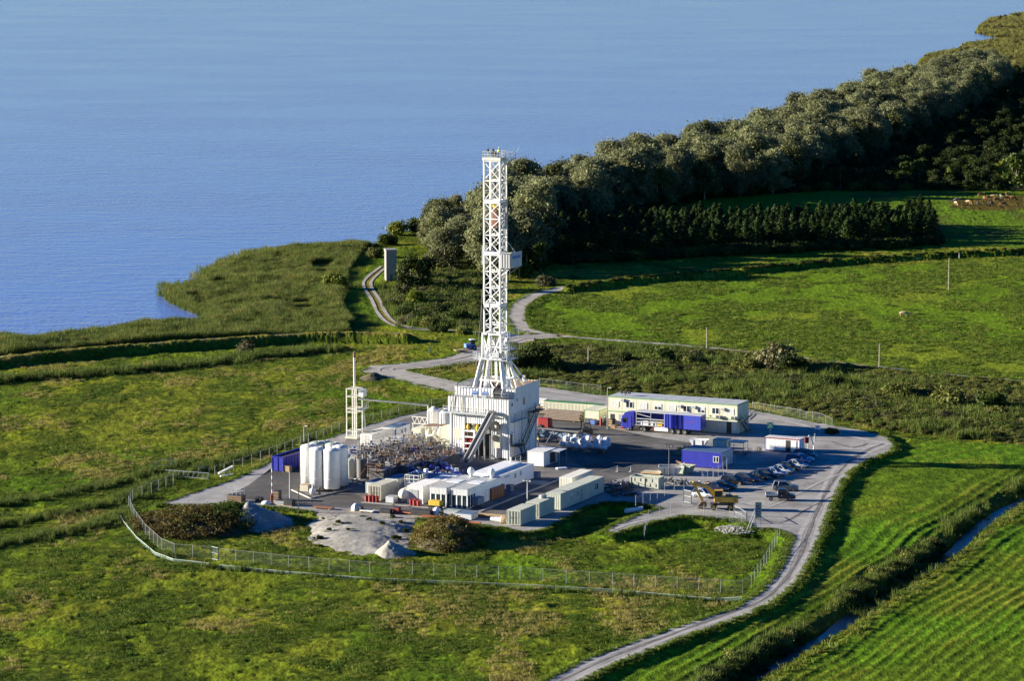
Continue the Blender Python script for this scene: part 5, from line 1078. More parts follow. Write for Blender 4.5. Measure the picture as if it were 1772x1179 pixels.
pipes('pipe_stack', 766, 898.5, 4, 7.0, .13, 'orange', 'bundle of long orange pipes along the front edge of the yard', .1)
pipes('pipe_stack', 803, 906.5, 3, 6.0, .13, 'orange', 'shorter orange pipes in front of the lidded bins', .05)
pipes('pipe_stack', 702, 889.5, 4, 2.4, .14, 'orange', 'short orange pipes next to the red crate', .0)
pipes('pipe_stack', 838, 893.5, 5, 7.5, .12, 'wood', 'pale timber poles lying behind the blue grey bin', .06)
pipes('pipe_stack', 560, 881, 4, 3.6, .12, 'rust', 'rusty pipes at the front edge near the black lamp post', .0)
pipes('pipe_stack', 636, 887, 4, 2.6, .14, 'offwhite', 'short pale pipes right of the white machine at the front edge', .0)
t = thing('cable_spool', 'white and tan cable spool lying beside the nearest sage container', 'spool', G(862,906,0)+Vector((0,0,.62)), YAW)
MB().lathe([(.0,-1.3),(.35,-1.3),(.35,-.6),(.42,-.6),(.42,.55),(.62,.55),(.62,.75),(0,.75)], 16, axis='x').build('core', M['white'], t); MB().lathe([(.1,.76),(.62,.76),(.62,1.2),(.1,1.2)], 16, axis='x').build('flange', M['wood'], t)
def crate(px, py, w, l, h, m_, label, rz=0.0, name='crate', slats=3):
    t = thing(name, label, 'crate', G(px,py), YAW+rz); MB().box(-w/2+.05,-l/2+.05,.1,w/2-.05,l/2-.05,h-.02).build('contents', M['black'], t)
    for k in range(slats):
        z0 = .1+k*(h-.1)/slats; z1 = z0+(h-.1)/slats*.72
        MB().box(-w/2,-l/2,z0,w/2,-l/2+.05,z1).box(w/2-.05,-l/2+.051,z0,w/2,l/2,z1).box(-w/2,-l/2+.051,z0,-w/2+.05,l/2,z1).build('slat', M[m_], t)
    MB().box(-w/2,-l/2,0,w/2,l/2,.09).build('base', M['wood'], t); return t
crate(687, 889, 1.1, 1.0, 1.1, 'red', 'red crate at the front edge of the yard'); crate(730, 893.5, 3.6, 1.3, 1.1, 'black', 'black steel rack frame at the front edge right of the short orange pipes', slats=2); crate(668, 889.5, 2.0, 1.0, .8, 'black', 'black pallet cage left of the red crate', slats=2)
crate(409, 868.5, 2.8, 1.6, 1.2, 'brown', 'brown plank crate with a white rail on top at the left edge of the yard'); 
t = thing('rail_frame', 'white rail frame standing on the brown plank crate', 'railing', G(409,868.5)+Vector((0,0,1.2)), YAW); railing([(-1.2,-.7,0),(1.2,-.7,0),(1.2,.7,0),(-1.2,.7,0),(-1.2,-.7,0)], 1.2, .8, t, 'lightgrey')
for px, py, w, l, h, m_, lab in ((449,869.5,1.1,1.0,.9,'black','small black crate left of the striped pole'),(479.5,866,1.2,1.2,1.7,'brown','tall brown pallet stack beside the striped pole'),(486,874,2.2,1.2,.8,'grey','grey crate in front of the tall pallet stack'),(501,875.5,1.6,1.3,1.1,'black','black crate right of the grey crate at the left front edge')): crate(px,py,w,l,h,m_,lab)
t = thing('bag', 'white sack slumped between two crates at the left front edge', 'sack', G(461,873), 0); MB().lathe([(0,0),(.8,.03),(.9,.25),(.6,.5),(.2,.6),(0,.6)], 12).build('body', M['bag'], t, smooth=True)
for px, py, lab in ((616,885.5,'silver grey wrapped machine on the front edge above the sand ramp'),(756,892.5,'white wrapped machine left of the grey covered bin')):
    t = thing('wrapped_machine', lab, 'machine', G(px,py), YAW); mb = MB(); s = .8
    mb.lathe([(0,.15),(.8,.15),(.85,.5),(.7,.95),(.4,1.25),(.15,1.4),(0,1.42)], 9).build('cover', M['lightgrey' if px < 700 else 'white_clean'], t); MB().box(-.9,-.7,0,1.3,.7,.14).build('pallet', M['wood'], t); MB().bbox(.5,-.5,.16,1.2,.5,.9,.05).build('motor', M['darkgrey'], t)
t = thing('stair', 'short wooden stair going down the sand ramp from the yard edge', 'stairs', G(573,889,-.1), 0); a, c = Vector((0,0,0)), Vector((-.9,-4.5,-1.2))
for s_ in (0,1.6): MB().bar(a+Vector((s_,0,0)), c+Vector((s_,0,0)), .1, .22).build('stringer', M['wood'], t)
for k in range(8): p = a.lerp(c,(k+.5)/8); MB().bar(p, p+Vector((1.6,0,0)), .3, .05).build('tread', M['wood'], t)
# ---------------------------------------------------------------- silos
SP = [(535,843,0),(550.5,848.5,0),(574.5,850.5,0),(589,844.5,0),(549,838,1),(563,836.5,1),(577,840,1)]
SL = ['leftmost white silo of the cluster','front silo second from the left with a dark ladder strip','front silo third from the left','rightmost white silo of the cluster','green capped silo behind on the left','green capped silo hindmost in the middle','green capped silo behind on the right']
for (px,py,g), lab in zip(SP, SL):
    t = thing('silo', lab, 'silo', G(px,py), YAW+rnd.uniform(-.3,.3), 'cement silo cluster'); r, z0, z1 = 1.42, .55, 7.1
    MB().lathe([(.5,z0-.1),(r,z0),(r,z1)], 28).build('shell', M['white_clean'], t, smooth=True)
    MB().lathe([(r+.02,z1),(r*.96,z1+.18),(r*.55,z1+.42),(.25,z1+.52),(0,z1+.53)], 24).build('dome', M['white' if not g else 'greenish'], t, smooth=True)
    mb = MB()
    for z in (z0+1.6,z0+3.3,z0+4.9,z1-.03): mb.lathe([(r+.005,z),(r+.035,z),(r+.035,z+.07),(r+.005,z+.07)], 28)
    mb.build('hoop', M['white'], t)
    for k in range(4): an = .785+k*1.571; MB().bar((1.05*math.cos(an),1.05*math.sin(an),0),(1.05*math.cos(an),1.05*math.sin(an),z0+.15),.16).build('leg', M['darkgrey'], t)
    mb = MB(); an = R(-155); c_, s_ = math.cos(an), math.sin(an)
    for q in (-.2,.2): mb.bar((c_*(r+.13)-s_*q,s_*(r+.13)+c_*q,.3),(c_*(r+.13)-s_*q,s_*(r+.13)+c_*q,z1+.9),.05)
    for k in range(22): z = .6+k*.3; mb.bar((c_*(r+.13)+s_*.2,s_*(r+.13)-c_*.2,z),(c_*(r+.13)-s_*.2,s_*(r+.13)+c_*.2,z),.035)
    mb.build('ladder', M['darkgrey'], t)
    MB().bar((c_*(r+.03),s_*(r+.03),.4),(c_*(r+.03),s_*(r+.03),z1-.1),.22,.02,up=(c_,s_,0)).build('pipe', M['grey'], t)
    MB().lathe([(.3,0),(.3,.25),(0,.26)],10,(.5,.2,z1+.3)).build('hatch', M['white'], t)
t = thing('pump', 'white ball shaped pump at the foot of the front silos', 'pump', G(541,856), YAW); MB().lathe([(0,0),(.4,.1),(.62,.5),(.45,.95),(.12,1.1),(.12,1.9),(0,1.9)], 14).build('body', M['white'], t, smooth=True)
t = thing('equipment_box', 'beige box at the foot of the leftmost silo', 'box', G(529,850), YAW); MB().bbox(-.8,-.6,0,.8,.6,1.15,.04).build('case', M['beige'], t); MB().box(-.85,-.65,1.151,.85,.65,1.2).build('lid', M['wood'], t)
t = thing('valve_post', 'tan valve post right of the ball shaped pump', 'valve', G(553,856), 0); MB().lathe([(0,0),(.2,0),(.2,1.0),(.35,1.0),(.35,1.2),(0,1.2)], 10).build('body', M['pipe_brown'], t)
for px, py, lab in ((750,749,'white ribbed small silo left of the rig house'),(771,753,'white ribbed small silo half hidden behind the rig house')):
    t = thing('small_silo', lab, 'silo', G(px,py), 0, 'small silos by the rig'); MB().lathe([(1.15,.6),(1.15,4.3),(.9,4.6),(.3,4.9),(0,4.95)], 16).build('shell', M['white'], t); 
    mb = MB()
    for k in range(8): an = k*.785; mb.bar((1.18*math.cos(an),1.18*math.sin(an),0),(1.18*math.cos(an),1.18*math.sin(an),4.3),.12)
    mb.build('rib', M['white_clean'], t); MB().lathe([(.3,0),(.3,.2),(0,.2)],8,(0,0,4.9)).build('hatch', M['white'], t)
# ---------------------------------------------------------------- flare tower, pipe bridge, units behind the mud plant
t = thing('flare_tower', 'slim cream frame tower with a tall rust tipped flare pipe', 'flare tower', site(617,760,2.2,2.6), YAW); z1 = 9.6; mb = MB()
base = MB().box(-1.3,-1.5,0,1.3,1.5,.3).build('base', M['cream'], t)
for x in (-1.05,1.05):
    for y in (-1.2,1.2): MB().bar((x,y,.3),(x,y,z1),.18).build('leg', M['offwhite'], t)
for z in (1.4,5.0,5.7,8.0,z1-.12):
    for p, q in (((-1.05,-1.2),(1.05,-1.2)),((1.05,-1.2),(1.05,1.2)),((1.05,1.2),(-1.05,1.2)),((-1.05,1.2),(-1.05,-1.2))): mb.bar((*p,z),(*q,z),.14)
mb.build('girt', M['offwhite'], t)
for x, y, r in ((0,.1,.13),(.55,-.3,.06)): MB().tube((x,y,.3),(x,y,z1+(.1 if r < .2 else 0)),r,12).build('riser', M['offwhite'], t)
MB().tube((0,.1,z1),(0,.1,15.4),.22,10).build('flare_pipe', M['offwhite'], t); MB().tube((0,.1,15.4),(0,.1,16.4),.27,10,.24).build('flare_tip', M['rust'], t)
MB().box(1.1,-.9,5.6,2.4,1.2,5.75).build('platform', M['grey'], t); railing([(1.15,-.85,5.75),(2.35,-.85,5.75),(2.35,1.15,5.75)], 1.1, .6, t, 'grey'); MB().box(1.2,-.6,8.0,2.2,.8,9.5).build('cage', M['lightgrey'], t)
mb = MB()
for q in (0,.45): mb.bar((2.3,q,0),(1.9,q,5.7),.05)
for k in range(16): mb.bar((2.3-.4*k/16,0,k*.35),(2.3-.4*k/16,.45,k*.35),.04)
mb.build('ladder', M['grey'], t)
pa = G(621,760,0); pa.z = zpix(pa, 691); pb = G(741,752,0); pb.z = zpix(pb, 702)
t = thing('pipe_bridge', 'thin cream pipe crossing from the flare tower to the small silos', 'pipe', pa, 0); d_ = pb-pa
MB().tube((0,0,0), d_, .16, 10).build('pipe', M['offwhite'], t); MB().tube((d_.x,d_.y,-pb.z-(pa.z-pb.z)*0+(-pa.z+pb.z)*0),(d_.x,d_.y,d_.z),.12).build('support', M['offwhite'], t); MB().lathe([(.24,-.05),(.24,.05)],10,tuple(d_*.5),axis='x').build('flange', M['offwhite'], t)
pa = G(713,747); t = thing('truss_bridge', 'short white lattice pipe bridge behind the beige cabinets', 'truss', pa, YAW); z0, z1 = 1.6, 2.9; mb = MB()
for z in (z0,z1): mb.bar((0,0,z),(3.2,0,z),.14)
for k in range(6): mb.bar((k*.55,0,z0 if k%2 else z1),((k+1)*.55,0,z1 if k%2 else z0),.1)
mb.build('truss', M['offwhite'], t); MB().bar((.2,0,0),(.2,0,z0),.14).bar((3.0,0,0),(3.0,0,z0),.14).build('leg', M['offwhite'], t)
t = cabin('shipping_container', 643.5, 777, 2.44, 9.0, 2.6, 'off white ribbed container left of the blue roofed cabin', 'container', 'white', 'offwhite'); MB().bar((-.9,-3.5,2.75),(.4,1.5,2.75),.12).bar((-.8,-1.5,2.75),(.9,-1.2,2.75),.1).build('roof_pipe', M['darkgrey'], t)
cabin('site_cabin', 685.3, 764, 2.44, 6.1, 2.6, 'white cabin with a blue roof and two small windows near the flare tower', 'cabin', 'white_clean', 'blue_roof', frame='blue_roof', corr=0, wins=(('R',2.0,1.1,.8,1.0,0),('R',3.5,1.1,.8,1.0,0)))
t = cabin('cabinet', 728, 775, 1.9, 4.6, 3.5, 'beige cabinet with a small window left of the rig house', 'cabinet', 'cream', 'cream', corr=0, wins=(('F',.5,2.0,.8,.7,0),))
t = cabin('cabinet', 777, 787, 1.8, 3.4, 5.0, 'tall narrow cream cabinet against the rig house', 'cabinet', 'cream', 'cream', corr=0)
t = thing('degasser', 'cluster of cream ducts and vessels between the two cream cabinets', 'degasser', G(750,779), YAW)
for x, h in ((-.9,3.6),(.3,3.4),(1.4,3.9)): MB().lathe([(.6,0),(.62,h*.7),(.55,h*.85),(.2,h),(0,h)], 14, (x,0,.3)).build('vessel', M['cream'], t)
MB().path([(-.9,-.8,.4),(-.9,-.8,2.6),(.3,-.8,2.9),(1.4,-.7,2.0),(1.4,-.7,.4)], .22, 8).build('duct', M['offwhite'], t); MB().bar((-1.8,.6,4.5),(2.2,.6,4.7),2.6,.12).build('canopy', M['brown'], t)
for x in (-1.7,2.1): MB().bar((x,.2,0),(x,.2,4.5),.12).build('canopy_post', M['offwhite'], t)
# ---------------------------------------------------------------- mud tanks and their tangle of pipes
MT = [(618,806,'hindmost left mud tank by the silos'),(634,821,'mud tank right behind the silos'),(664,833,'mud tank nearest to the low blue grey shed'),(650,800,'mud tank below the off white ribbed container'),(680,812,'mud tank in the middle of the pipework'),(706,826,'mud tank behind the wide grey roofed low building'),(690,790,'mud tank below the blue roofed cabin'),(722,803,'mud tank in front of the cream cabinets'),(752,818,'mud tank beside the rig house')]
for i, (px,py,lab) in enumerate(MT):
    w, l, h = 2.9, 10.5, 1.9; t = thing('mud_tank', 'open steel '+lab+' under railings and pipes', 'mud tank', site(px,py,w,l), YAW, 'mud tanks'); q = random.Random(i)
    MB().bbox(-w/2,-l/2,.1,w/2,l/2,h,.04).build('body', M['darkgrey' if i % 3 else 'grey'], t); MB().box(-w/2-.1,-l/2-.1,h,w/2+.1,l/2+.1,h+.06).build('grating', M['grey'], t)
    railing([(-w/2,-l/2,h),(w/2,-l/2,h),(w/2,l/2,h),(-w/2,l/2,h),(-w/2,-l/2,h)], 1.1, 1.1, t, 'pipe_brown' if i % 3 else 'offwhite', t=.055)
    mb = MB(); m2 = MB()
    for k in range(20):
        x, y = q.uniform(-w/2-.5,w/2+.5), q.uniform(-l/2,l/2); hh = q.uniform(.2,1.25); mb.tube((x,y,h*.2),(x,y,h+hh),q.uniform(.05,.11),6)
        if k % 2: mb.tube((x,y,h+hh*.7),(x+q.uniform(-2,2),y+q.uniform(-.3,.3),h+hh*.7),.06,6)
    for k in range(14):
        x, y = q.uniform(-w/2,w/2), q.uniform(-l/2,l/2); z = h+q.uniform(.2,.9); m2.path([(x,y,.2),(x,y,z),(x+q.uniform(-1.2,1.2),y+q.uniform(-2.5,2.5),z+.2),(x+q.uniform(-2,2),y+q.uniform(-3,3),.6)], .07, 6)
    o = mb.build('pipework', M['pipe_brown'], t); o['kind'] = 'stuff'; o = m2.build('hose_tangle', M['lightgrey' if i % 3 == 0 else ('black' if i % 3 == 1 else 'rust')], t); o['kind'] = 'stuff'
    for k in range(3):
        y = -l/2+1.5+k*3.4; a = MB().bbox(-.5,y-.6,h+.06,.5,y+.6,h+.75,.08).build('agitator', M['blue' if (i+k) % 7 == 0 else ('grey' if k == 1 else 'brown')], t); MB().tube((0,y,h+.75),(0,y,h+1.3),.22,10).build('motor', M['darkgrey' if k or i % 3 else 'blue_light'], a)
BD = [(712,824),(726,826),(738,829),(748,822),(757,826),(766,831),(745,834),(776,826),(772,818),(784,822),(790,828),(733,818),(760,815),(781,834)]
for i, (px,py) in enumerate(BD):
    k = ['blue','blue_light','tarp','darkgrey'][i % 4]; t = thing('pump_unit', ['deep blue pump unit','light blue pump unit','dark blue pump unit','dark grey pump unit'][i % 4]+' among the blue machinery at the foot of the rig house', 'pump', G(px,py), YAW+(i*1.3), 'pump units at the rig foot')
    MB().box(-.9,-.6,0,.9,.6,.25).build('skid', M['darkgrey'], t); MB().lathe([(0,-.8),(.5,-.8),(.55,-.3),(.55,.5),(.3,.8),(0,.8)], 12, (0,0,.85), axis='x').build('casing', M[k], t); MB().bbox(-.3,-.35,1.2,.4,.35,1.8,.05).build('gearbox', M[['blue_light','darkgrey','white','blue'][i % 4]], t); MB().path([(.8,.3,.5),(1.2,.4,1.5),(.9,-.5,2.0)], .07).build('hose', M['black'], t)
t = thing('brown_tank', 'brown upright tank right of the silos', 'tank', G(606,826), 0); MB().lathe([(.75,0),(.75,3.0),(.4,3.3),(0,3.3)], 14).build('shell', M['cream'], t); MB().tube((.9,0,0),(.9,0,3.6),.09).build('pipe', M['brown'], t)
t = thing('dark_tank', 'dark upright tank right of the cream one near the silos', 'tank', G(626,828), 0); MB().lathe([(.85,0),(.85,3.4),(.7,3.5),(0,3.5)], 14).build('shell', M['darkgrey'], t); MB().tube((.2,0,3.5),(.2,0,4.2),.1).build('pipe', M['grey'], t)
for px,py,rz in ((612,838,.1),(640,842,.5)):
    t = thing('scrap_pipes', 'tangle of short pipes on the ground '+('right below the silos' if px < 620 else 'left of the low blue grey shed'), 'pipes', G(px,py), rz); q = random.Random(px); mb = MB(); m2 = MB()
    for k in range(18): a = q.uniform(0,6.28); x, y = q.uniform(-1.6,1.6), q.uniform(-2,2); (mb if k % 2 else m2).tube((x,y,q.uniform(.1,.8)),(x+1.3*math.cos(a),y+1.3*math.sin(a),q.uniform(.1,.9)),.08,6)
    for o in (mb.build('pale_pipes', M['offwhite'], t), m2.build('dark_pipes', M['brown'], t)): o['kind'] = 'stuff'
# ================================================================ OFFICE BLOCK
OWD, OLD_, OHT = 26.9, 6.1, 5.75
oc = site(1275.8, 752.8, OWD, OLD_)
t = thing('office_block', 'long two storey cream container office with green trim behind the lorry', 'office building', oc, YAW)
nm = 9; mw = OWD/nm; y0 = -OLD_/2; LEV = ((.15,2.8),(2.95,5.6))
for lv, (za, zb) in enumerate(LEV):
    for k in range(nm): MB().bbox(-OWD/2+k*mw+.02,y0,za,-OWD/2+(k+1)*mw-.02,y0+.08,zb,.01).build('wall_panel', M['cream'], t)
    for k in range(2): MB().box(OWD/2-.08,y0+.09+k*3.0,za,OWD/2,y0+.05+(k+1)*3.0,zb).build('wall_panel', M['cream'], t)
    MB().box(-OWD/2,-y0-.08,za,OWD/2-.09,-y0,zb).build('wall_panel', M['cream'], t); MB().box(-OWD/2,y0+.09,za,-OWD/2+.08,-y0-.09,zb).build('wall_panel', M['cream'], t)
mb = MB(); z = 2.80
for z0, z1 in ((2.801,2.949),(5.601,5.76)): mb.box(-OWD/2-.04,y0-.05,z0,OWD/2+.04,-y0+.05,z1)
mb.build('trim', M['green_trim'], t)
mb = MB().box(-OWD/2,y0,0,OWD/2,-y0,.149); mb.build('base', M['darkgrey'], t)
for k in range(nm): MB().box(-OWD/2+k*mw+.05,y0-.02,5.761,-OWD/2+(k+1)*mw-.05,-y0+.02,5.83).build('roof_panel', M['roof_grey'], t)
MB().box(-OWD/2-.02,y0-.03,5.7605,OWD/2+.02,-y0+.03,5.80).build('roof', M['darkgrey'], t)
fx = face_xf('F', OWD, OLD_); SH = [1,0,1,.55,1,0,.6,0,1]
for k in range(nm): window(t, fx, k*mw+.75, 3.75, 1.5, 1.2, SH[k])
for k, dz in ((0,.4),(4,.0),(5,.0),(7,.0)):
    u = (k+.02)*mw+2.6; a = fbox(MB(), fx, u,u+.75,.02,.4,4.5+dz,5.05+dz).build('air_conditioner', M['offwhite'], t); fbox(MB(), fx, u+.1,u+.6,.401,.41,4.55+dz,5.0+dz).build('fan_grille', M['grey'], a)
for u in (22.6, 25.7): a = fbox(MB(), fx, u,u+.9,.02,.5,2.95,3.5).build('air_conditioner', M['grey'], t); fbox(MB(), fx, u+.1,u+.7,.501,.51,3.0,3.45).build('fan_grille', M['darkgrey'], a)
for k in range(2,9): fbox(MB(), fx, k*mw+.25,k*mw+.5,.01,.06,3.15,3.4).build('vent', M['darkgrey'], t)
door(t, fx, .45, .2, .95, 2.1, opened=True); door(t, fx, 2.2, .2, .95, 2.1, 'grey'); door(t, fx, OWD-2.2, .2, 1.0, 2.15, opened=True); fbox(MB(), fx, OWD-1.1,OWD-.1,.01,.05,.2,2.3).build('door', M['offwhite'], t)
for k in (2,4,6): window(t, fx, k*mw+.75, .95, 1.5, 1.2, 0)
a = thing('outside_stairs', 'dark steel outside staircase at the right end of the cream office block', 'stairs', oc+BX*(OWD/2+.2), YAW); stairs((0,1.9,0),(0,-2.5,2.9),1.0,a,(1,0,0),'darkgrey'); MB().box(0,-3.2,2.82,1.1,-2.4,2.92).build('landing', M['darkgrey'], a)
stairs((1.3,-2.5,2.92),(1.3,1.0,3.6),.9,a,(1,0,0),'darkgrey'); MB().bar((.5,-3,0),(.5,-3,2.8),.12).build('post', M['darkgrey'], a)
w = thing('weather_camera', 'black floodlight cluster on the left end of the office roof', 'floodlight', oc+BX*(-OWD/2+3)+AX*(-1.5)+Vector((0,0,5.83)), YAW)
MB().bar((0,0,0),(0,0,.5),.1).bar((-.9,0,.45),(.9,0,.45),.08).build('bracket', M['black'], w)
for x in (-.8,0,.8): MB().bbox(x-.28,-.3,.5,x+.28,.1,.9,.05).build('lamp', M['black'], w)
t = thing('annex_cabin', 'low cream annex with a green roof edge at the left end of the office block', 'cabin', site(1037.5,735,3.3,5.8), YAW); shell(t, 3.3, 5.8, 2.75, 'cream', 'cream', 'green_trim', corr=0, roofrib=False)
t = cabin('shipping_container', 1037, 724.5, 12.19, 2.44, 2.6, 'long yellow ribbed container with a dark green roof behind the pipe stacks', 'container', 'cream', 'green_trim', frame='cream')
t = cabin('shipping_container', 941.5, 714.5, 2.2, 2.4, 2.5, 'small white container with a red end beside the yellow ribbed one', 'container', 'white', 'white', frame='red')
# pipe stacks and machinery behind the rig
pipes('pipe_stack', 978, 727, 12, 7.6, .14, 'pipe_brown', 'tall brown stack of drill pipes behind the rig house', 0, tiers=7); pipes('pipe_stack', 955, 717, 9, 6.5, .14, 'pipe_brown', 'brown drill pipes left behind the tall brown stack', 0, tiers=5)
t = thing('red_machine', 'red machine with a rounded hood behind the rig stairs', 'machine', G(943,742), YAW); MB().bbox(-1.3,-.9,.4,1.3,.9,2.1,.25).build('hood', M['red'], t); MB().box(-1.4,-.95,.1,1.4,.95,.39).build('chassis', M['black'], t); MB().tube((.6,0,2.1),(.6,0,2.8),.1).build('exhaust', M['darkgrey'], t); MB().lathe([(0,-.1),(.45,-.1),(.45,.1),(0,.1)],12,(-.6,-.98,.5),axis='y').build('wheel', M['tyre'], t)
t = thing('pipe_rack', 'dark pipe rack on slanting legs right of the rig house', 'pipe rack', G(930,764), YAW-R(8)); 
for k in range(3): MB().tube((-.2,k*.34,2.5),(9.2,k*.34,2.5),.15,8).build('pipe', M['darkgrey'], t)
for x in (.5,3.4,6.2,8.8): MB().bar((x,.3,2.35),(x-.7,-1.2,0),.12).bar((x,.3,2.35),(x+.2,1.5,0),.12).build('leg', M['darkgrey'], t)
MB().bar((0,.9,1.5),(9,.9,1.5),.04,1.3).build('sheet', M['blue_roof'], t)
person(G(932,772), 2.0, 'worker in a yellow jacket standing right of the rig house by the pipe rack', M['yellow'], M['navycloth'], M['yellow'], .1, 1.05)
person(G(1047,737), .4, 'person in pale clothes by the open door of the annex', M['lightgrey'], M['darkgrey'], M['white_clean'], .05, 1.0)
t = thing('red_cylinder', 'red gas bottle standing in the open door of the office block', 'bottle', G(1040,737), 0); MB().lathe([(0,0),(.25,0),(.25,1.3),(.1,1.5),(.06,1.6),(0,1.6)],12).build('body', M['red'], t); MB().lathe([(.07,1.6),(.07,1.75),(0,1.75)],8).build('valve', M['darkgrey'], t)
for px,py,w_,m_,lab in ((1017,734,1.2,'darkgrey','dark rubbish bin at the annex wall'),(1027,735.5,1.0,'blue_light','blue grey bin at the annex wall')):
    t = thing('bin', lab, 'bin', G(px,py), YAW); MB().bbox(-w_/2,-.5,.1,w_/2,.5,1.0,.05).build('body', M[m_], t); MB().box(-w_/2-.04,-.54,1.001,w_/2+.04,.54,1.07).build('lid', M['darkgrey'], t); MB().box(-w_/2+.1,-.4,0,w_/2-.1,.4,.099).build('foot', M['black'], t)
crate(1056,737,1.2,1.1,1.3,'wood','wooden crate at the foot of the office wall left of the lorry cab'); crate(1062,741,.9,.9,.7,'wood','small wooden crate in front of the lorry cab')
# big white bags
BG = []
for i, (px, py, z) in enumerate([(975,775,.15),(987,776.5,.15),(998,777.5,.15),(1010,778,.15),(1021,776.5,.15),(982,769,.15),(994,770,.15),(1006,771,.15),(1017,770.5,.15),(977,766,.15),(989,764,.15),(1001,765,.15),(980,773.5,1.0),(992,774.5,1.0),(1009,776,1.0),(986,768,1.0),(998,769.5,1.0),(1011,769,1.0),(1019,771.5,1.0),(1031.5,778,.15),(1044.5,780,.15),(1038,773,.15),(1050,775,.15),(1031.5,777.6,1.0),(1044.8,779.6,1.0),(1038,772.6,1.0),(1050,774.6,1.0)]):
    lr = 'of the big heap by the pipe rack' if px < 1028 else 'of the small bag stack'
    t = thing('big_bag', 'white bulk bag in the '+('upper' if z > .5 else 'bottom')+' layer '+lr, 'bag', G(px,py)+Vector((0,0,z)), rnd.random()*1.5, 'white bulk bags'); q = .9+rnd.random()*.2
    r = .62*q; hh = .95; n = 12; prof = [(0,0),(r*.8,.02),(r,.2),(r*1.06,.5),(r*.96,.8),(r*.55,hh),(r*.15,hh+.03),(.08,hh+.18),(0,hh+.18)]; mb = MB().lathe(prof, n)
    mb.v = [(x*(1+.10*math.sin(3*z_+k*2.1+i)), y*(1+.10*math.cos(2*z_+k*1.7+i)), z_) for k,(x,y,z_) in enumerate(mb.v)]
    t.scale = (rnd.uniform(.85,1.15),rnd.uniform(.85,1.15),rnd.uniform(.88,1.08)); t.rotation_euler[0] = rnd.uniform(-.09,.09); t.rotation_euler[1] = rnd.uniform(-.09,.09); mb.build('sack', M['bag'], t, smooth=True); MB().path([(-.4,0,hh-.1),(-.2,0,hh+.25),(0,0,hh-.02)],.03,5).path([(.4,.1,hh-.1),(.2,.1,hh+.25),(0.05,.1,hh-.02)],.03,5).build('strap', M['lightgrey'], t)
def pallet(px, py, lab, rz=0.0, m_='wood', n=1):
    t = thing('pallet', lab, 'pallet', G(px,py), YAW+rz)
    for q in range(n):
        z = q*.16
        for k in range(5): MB().box(-.6,-.5+k*.22,z+.10,.6,-.38+k*.22,z+.13).build('board', M[m_], t)
        for x in (-.55,-.05,.45): MB().box(x,-.5,z,x+.1,.5,z+.099).build('bearer', M[m_], t)
    return t
pallet(994,779.5,'wooden pallet under the front edge of the big bag heap'); pallet(1016,784,'stacked wooden pallets in front of the big bag heap',.2,n=3); pallet(1041,785,'stacked pallets in front of the separate bag stack',0,'brown',5)
# forklift
t = thing('forklift', 'black forklift parked left of the lorry cab', 'forklift', G(1017,752), YAW+R(15))
MB().bbox(-1.1,-.6,.35,.9,.6,1.1,.1).build('body', M['black'], t); mb = MB()
for x,y in ((-.7,-.5),(-.7,.5),(.55,-.5),(.55,.5)): mb.bar((x,y,1.1),(x*.9,y,2.1),.08)
mb.box(-.75,-.58,2.1,.6,.58,2.18).build('cab_frame', M['black'], t); MB().box(-.5,-.35,1.1,.1,.35,1.6).build('seat', M['darkgrey'], t)
for y in (-.3,.3): MB().bar((-1.25,y,.1),(-1.25,y,2.5),.12).build('mast_rail', M['black'], t); MB().bar((-1.3,y,.12),(-2.3,y,.12),.12,.05).build('fork', M['darkgrey'], t)
for x,y in ((-.75,-.6),(-.75,.6),(.6,-.6),(.6,.6)): MB().lathe([(0,-.1),(.35,-.1),(.35,.1),(0,.1)],12,(x,y,.35),axis='y').build('wheel', M['tyre'], t)
# ---------------------------------------------------------------- lorry
def wheel(par, x, y, r, w, rim='steel', name='wheel'):
    s = 1 if y > 0 else -1
    o = MB().lathe([(r*.55,-w/2),(r*.92,-w/2),(r,-w*.3),(r,w*.3),(r*.92,w/2),(r*.55,w/2)], 18, (0,0,0), axis='y').build(name, M['tyre'], par, (x,y,r), smooth=False)
    MB().lathe([(0,-w*.18),(r*.2,-w*.2),(r*.28,-w*.42),(r*.56,-w*.40),(r*.56,w*.40),(r*.28,w*.42),(r*.2,w*.2),(0,w*.18)], 14, axis='y').build('rim', M[rim], o); return o
LC = G(1213.4,755.5) - BX*8.3 + AX*1.28
t = thing('lorry', 'blue articulated lorry with half opened curtain side in front of the cream offices', 'lorry', LC, YAW)
# local x along BX: cab at -x, rear at +x, camera side at -y
MB().bbox(-8.25,-1.22,.55,-6.1,1.22,2.9,.12).prof_y([(-8.05,2.9),(-7.6,3.55),(-6.2,3.7),(-6.15,2.9)],-1.1,1.1).build('cab', M['blue'], t)
cb = t
MB().box(-8.29,-1.0,1.75,-8.24,1.0,2.75).build('windscreen', M['glass'], t)
for s in (-1,1): d = MB().box(-7.95,s*1.225-.015,.9,-6.95,s*1.225+.015,2.75).build('door', M['blue'], t); MB().box(-7.85,s*1.235-.015,1.8,-7.05,s*1.235+.015,2.6).build('pane', M['glass'], d); MB().box(-8.2,s*1.42-.1,1.7,-8.05,s*1.42+.1,2.4).build('mirror', M['black'], t); MB().box(-8.3,s*.9-.22,.75,-8.25,s*.9+.22,1.0).build('headlight', M['lens'], t)
MB().bbox(-8.4,-1.24,.3,-7.75,1.24,.72,.05).build('bumper', M['red'], t); MB().box(-8.3,-.85,1.0,-8.256,.85,1.6).build('grille', M['darkgrey'], t)
MB().prof_y([(-6.1,1.0),(-6.1,3.7),(-5.75,3.8),(-5.75,1.0)],-1.15,1.15).build('wind_deflector', M['blue'], t)
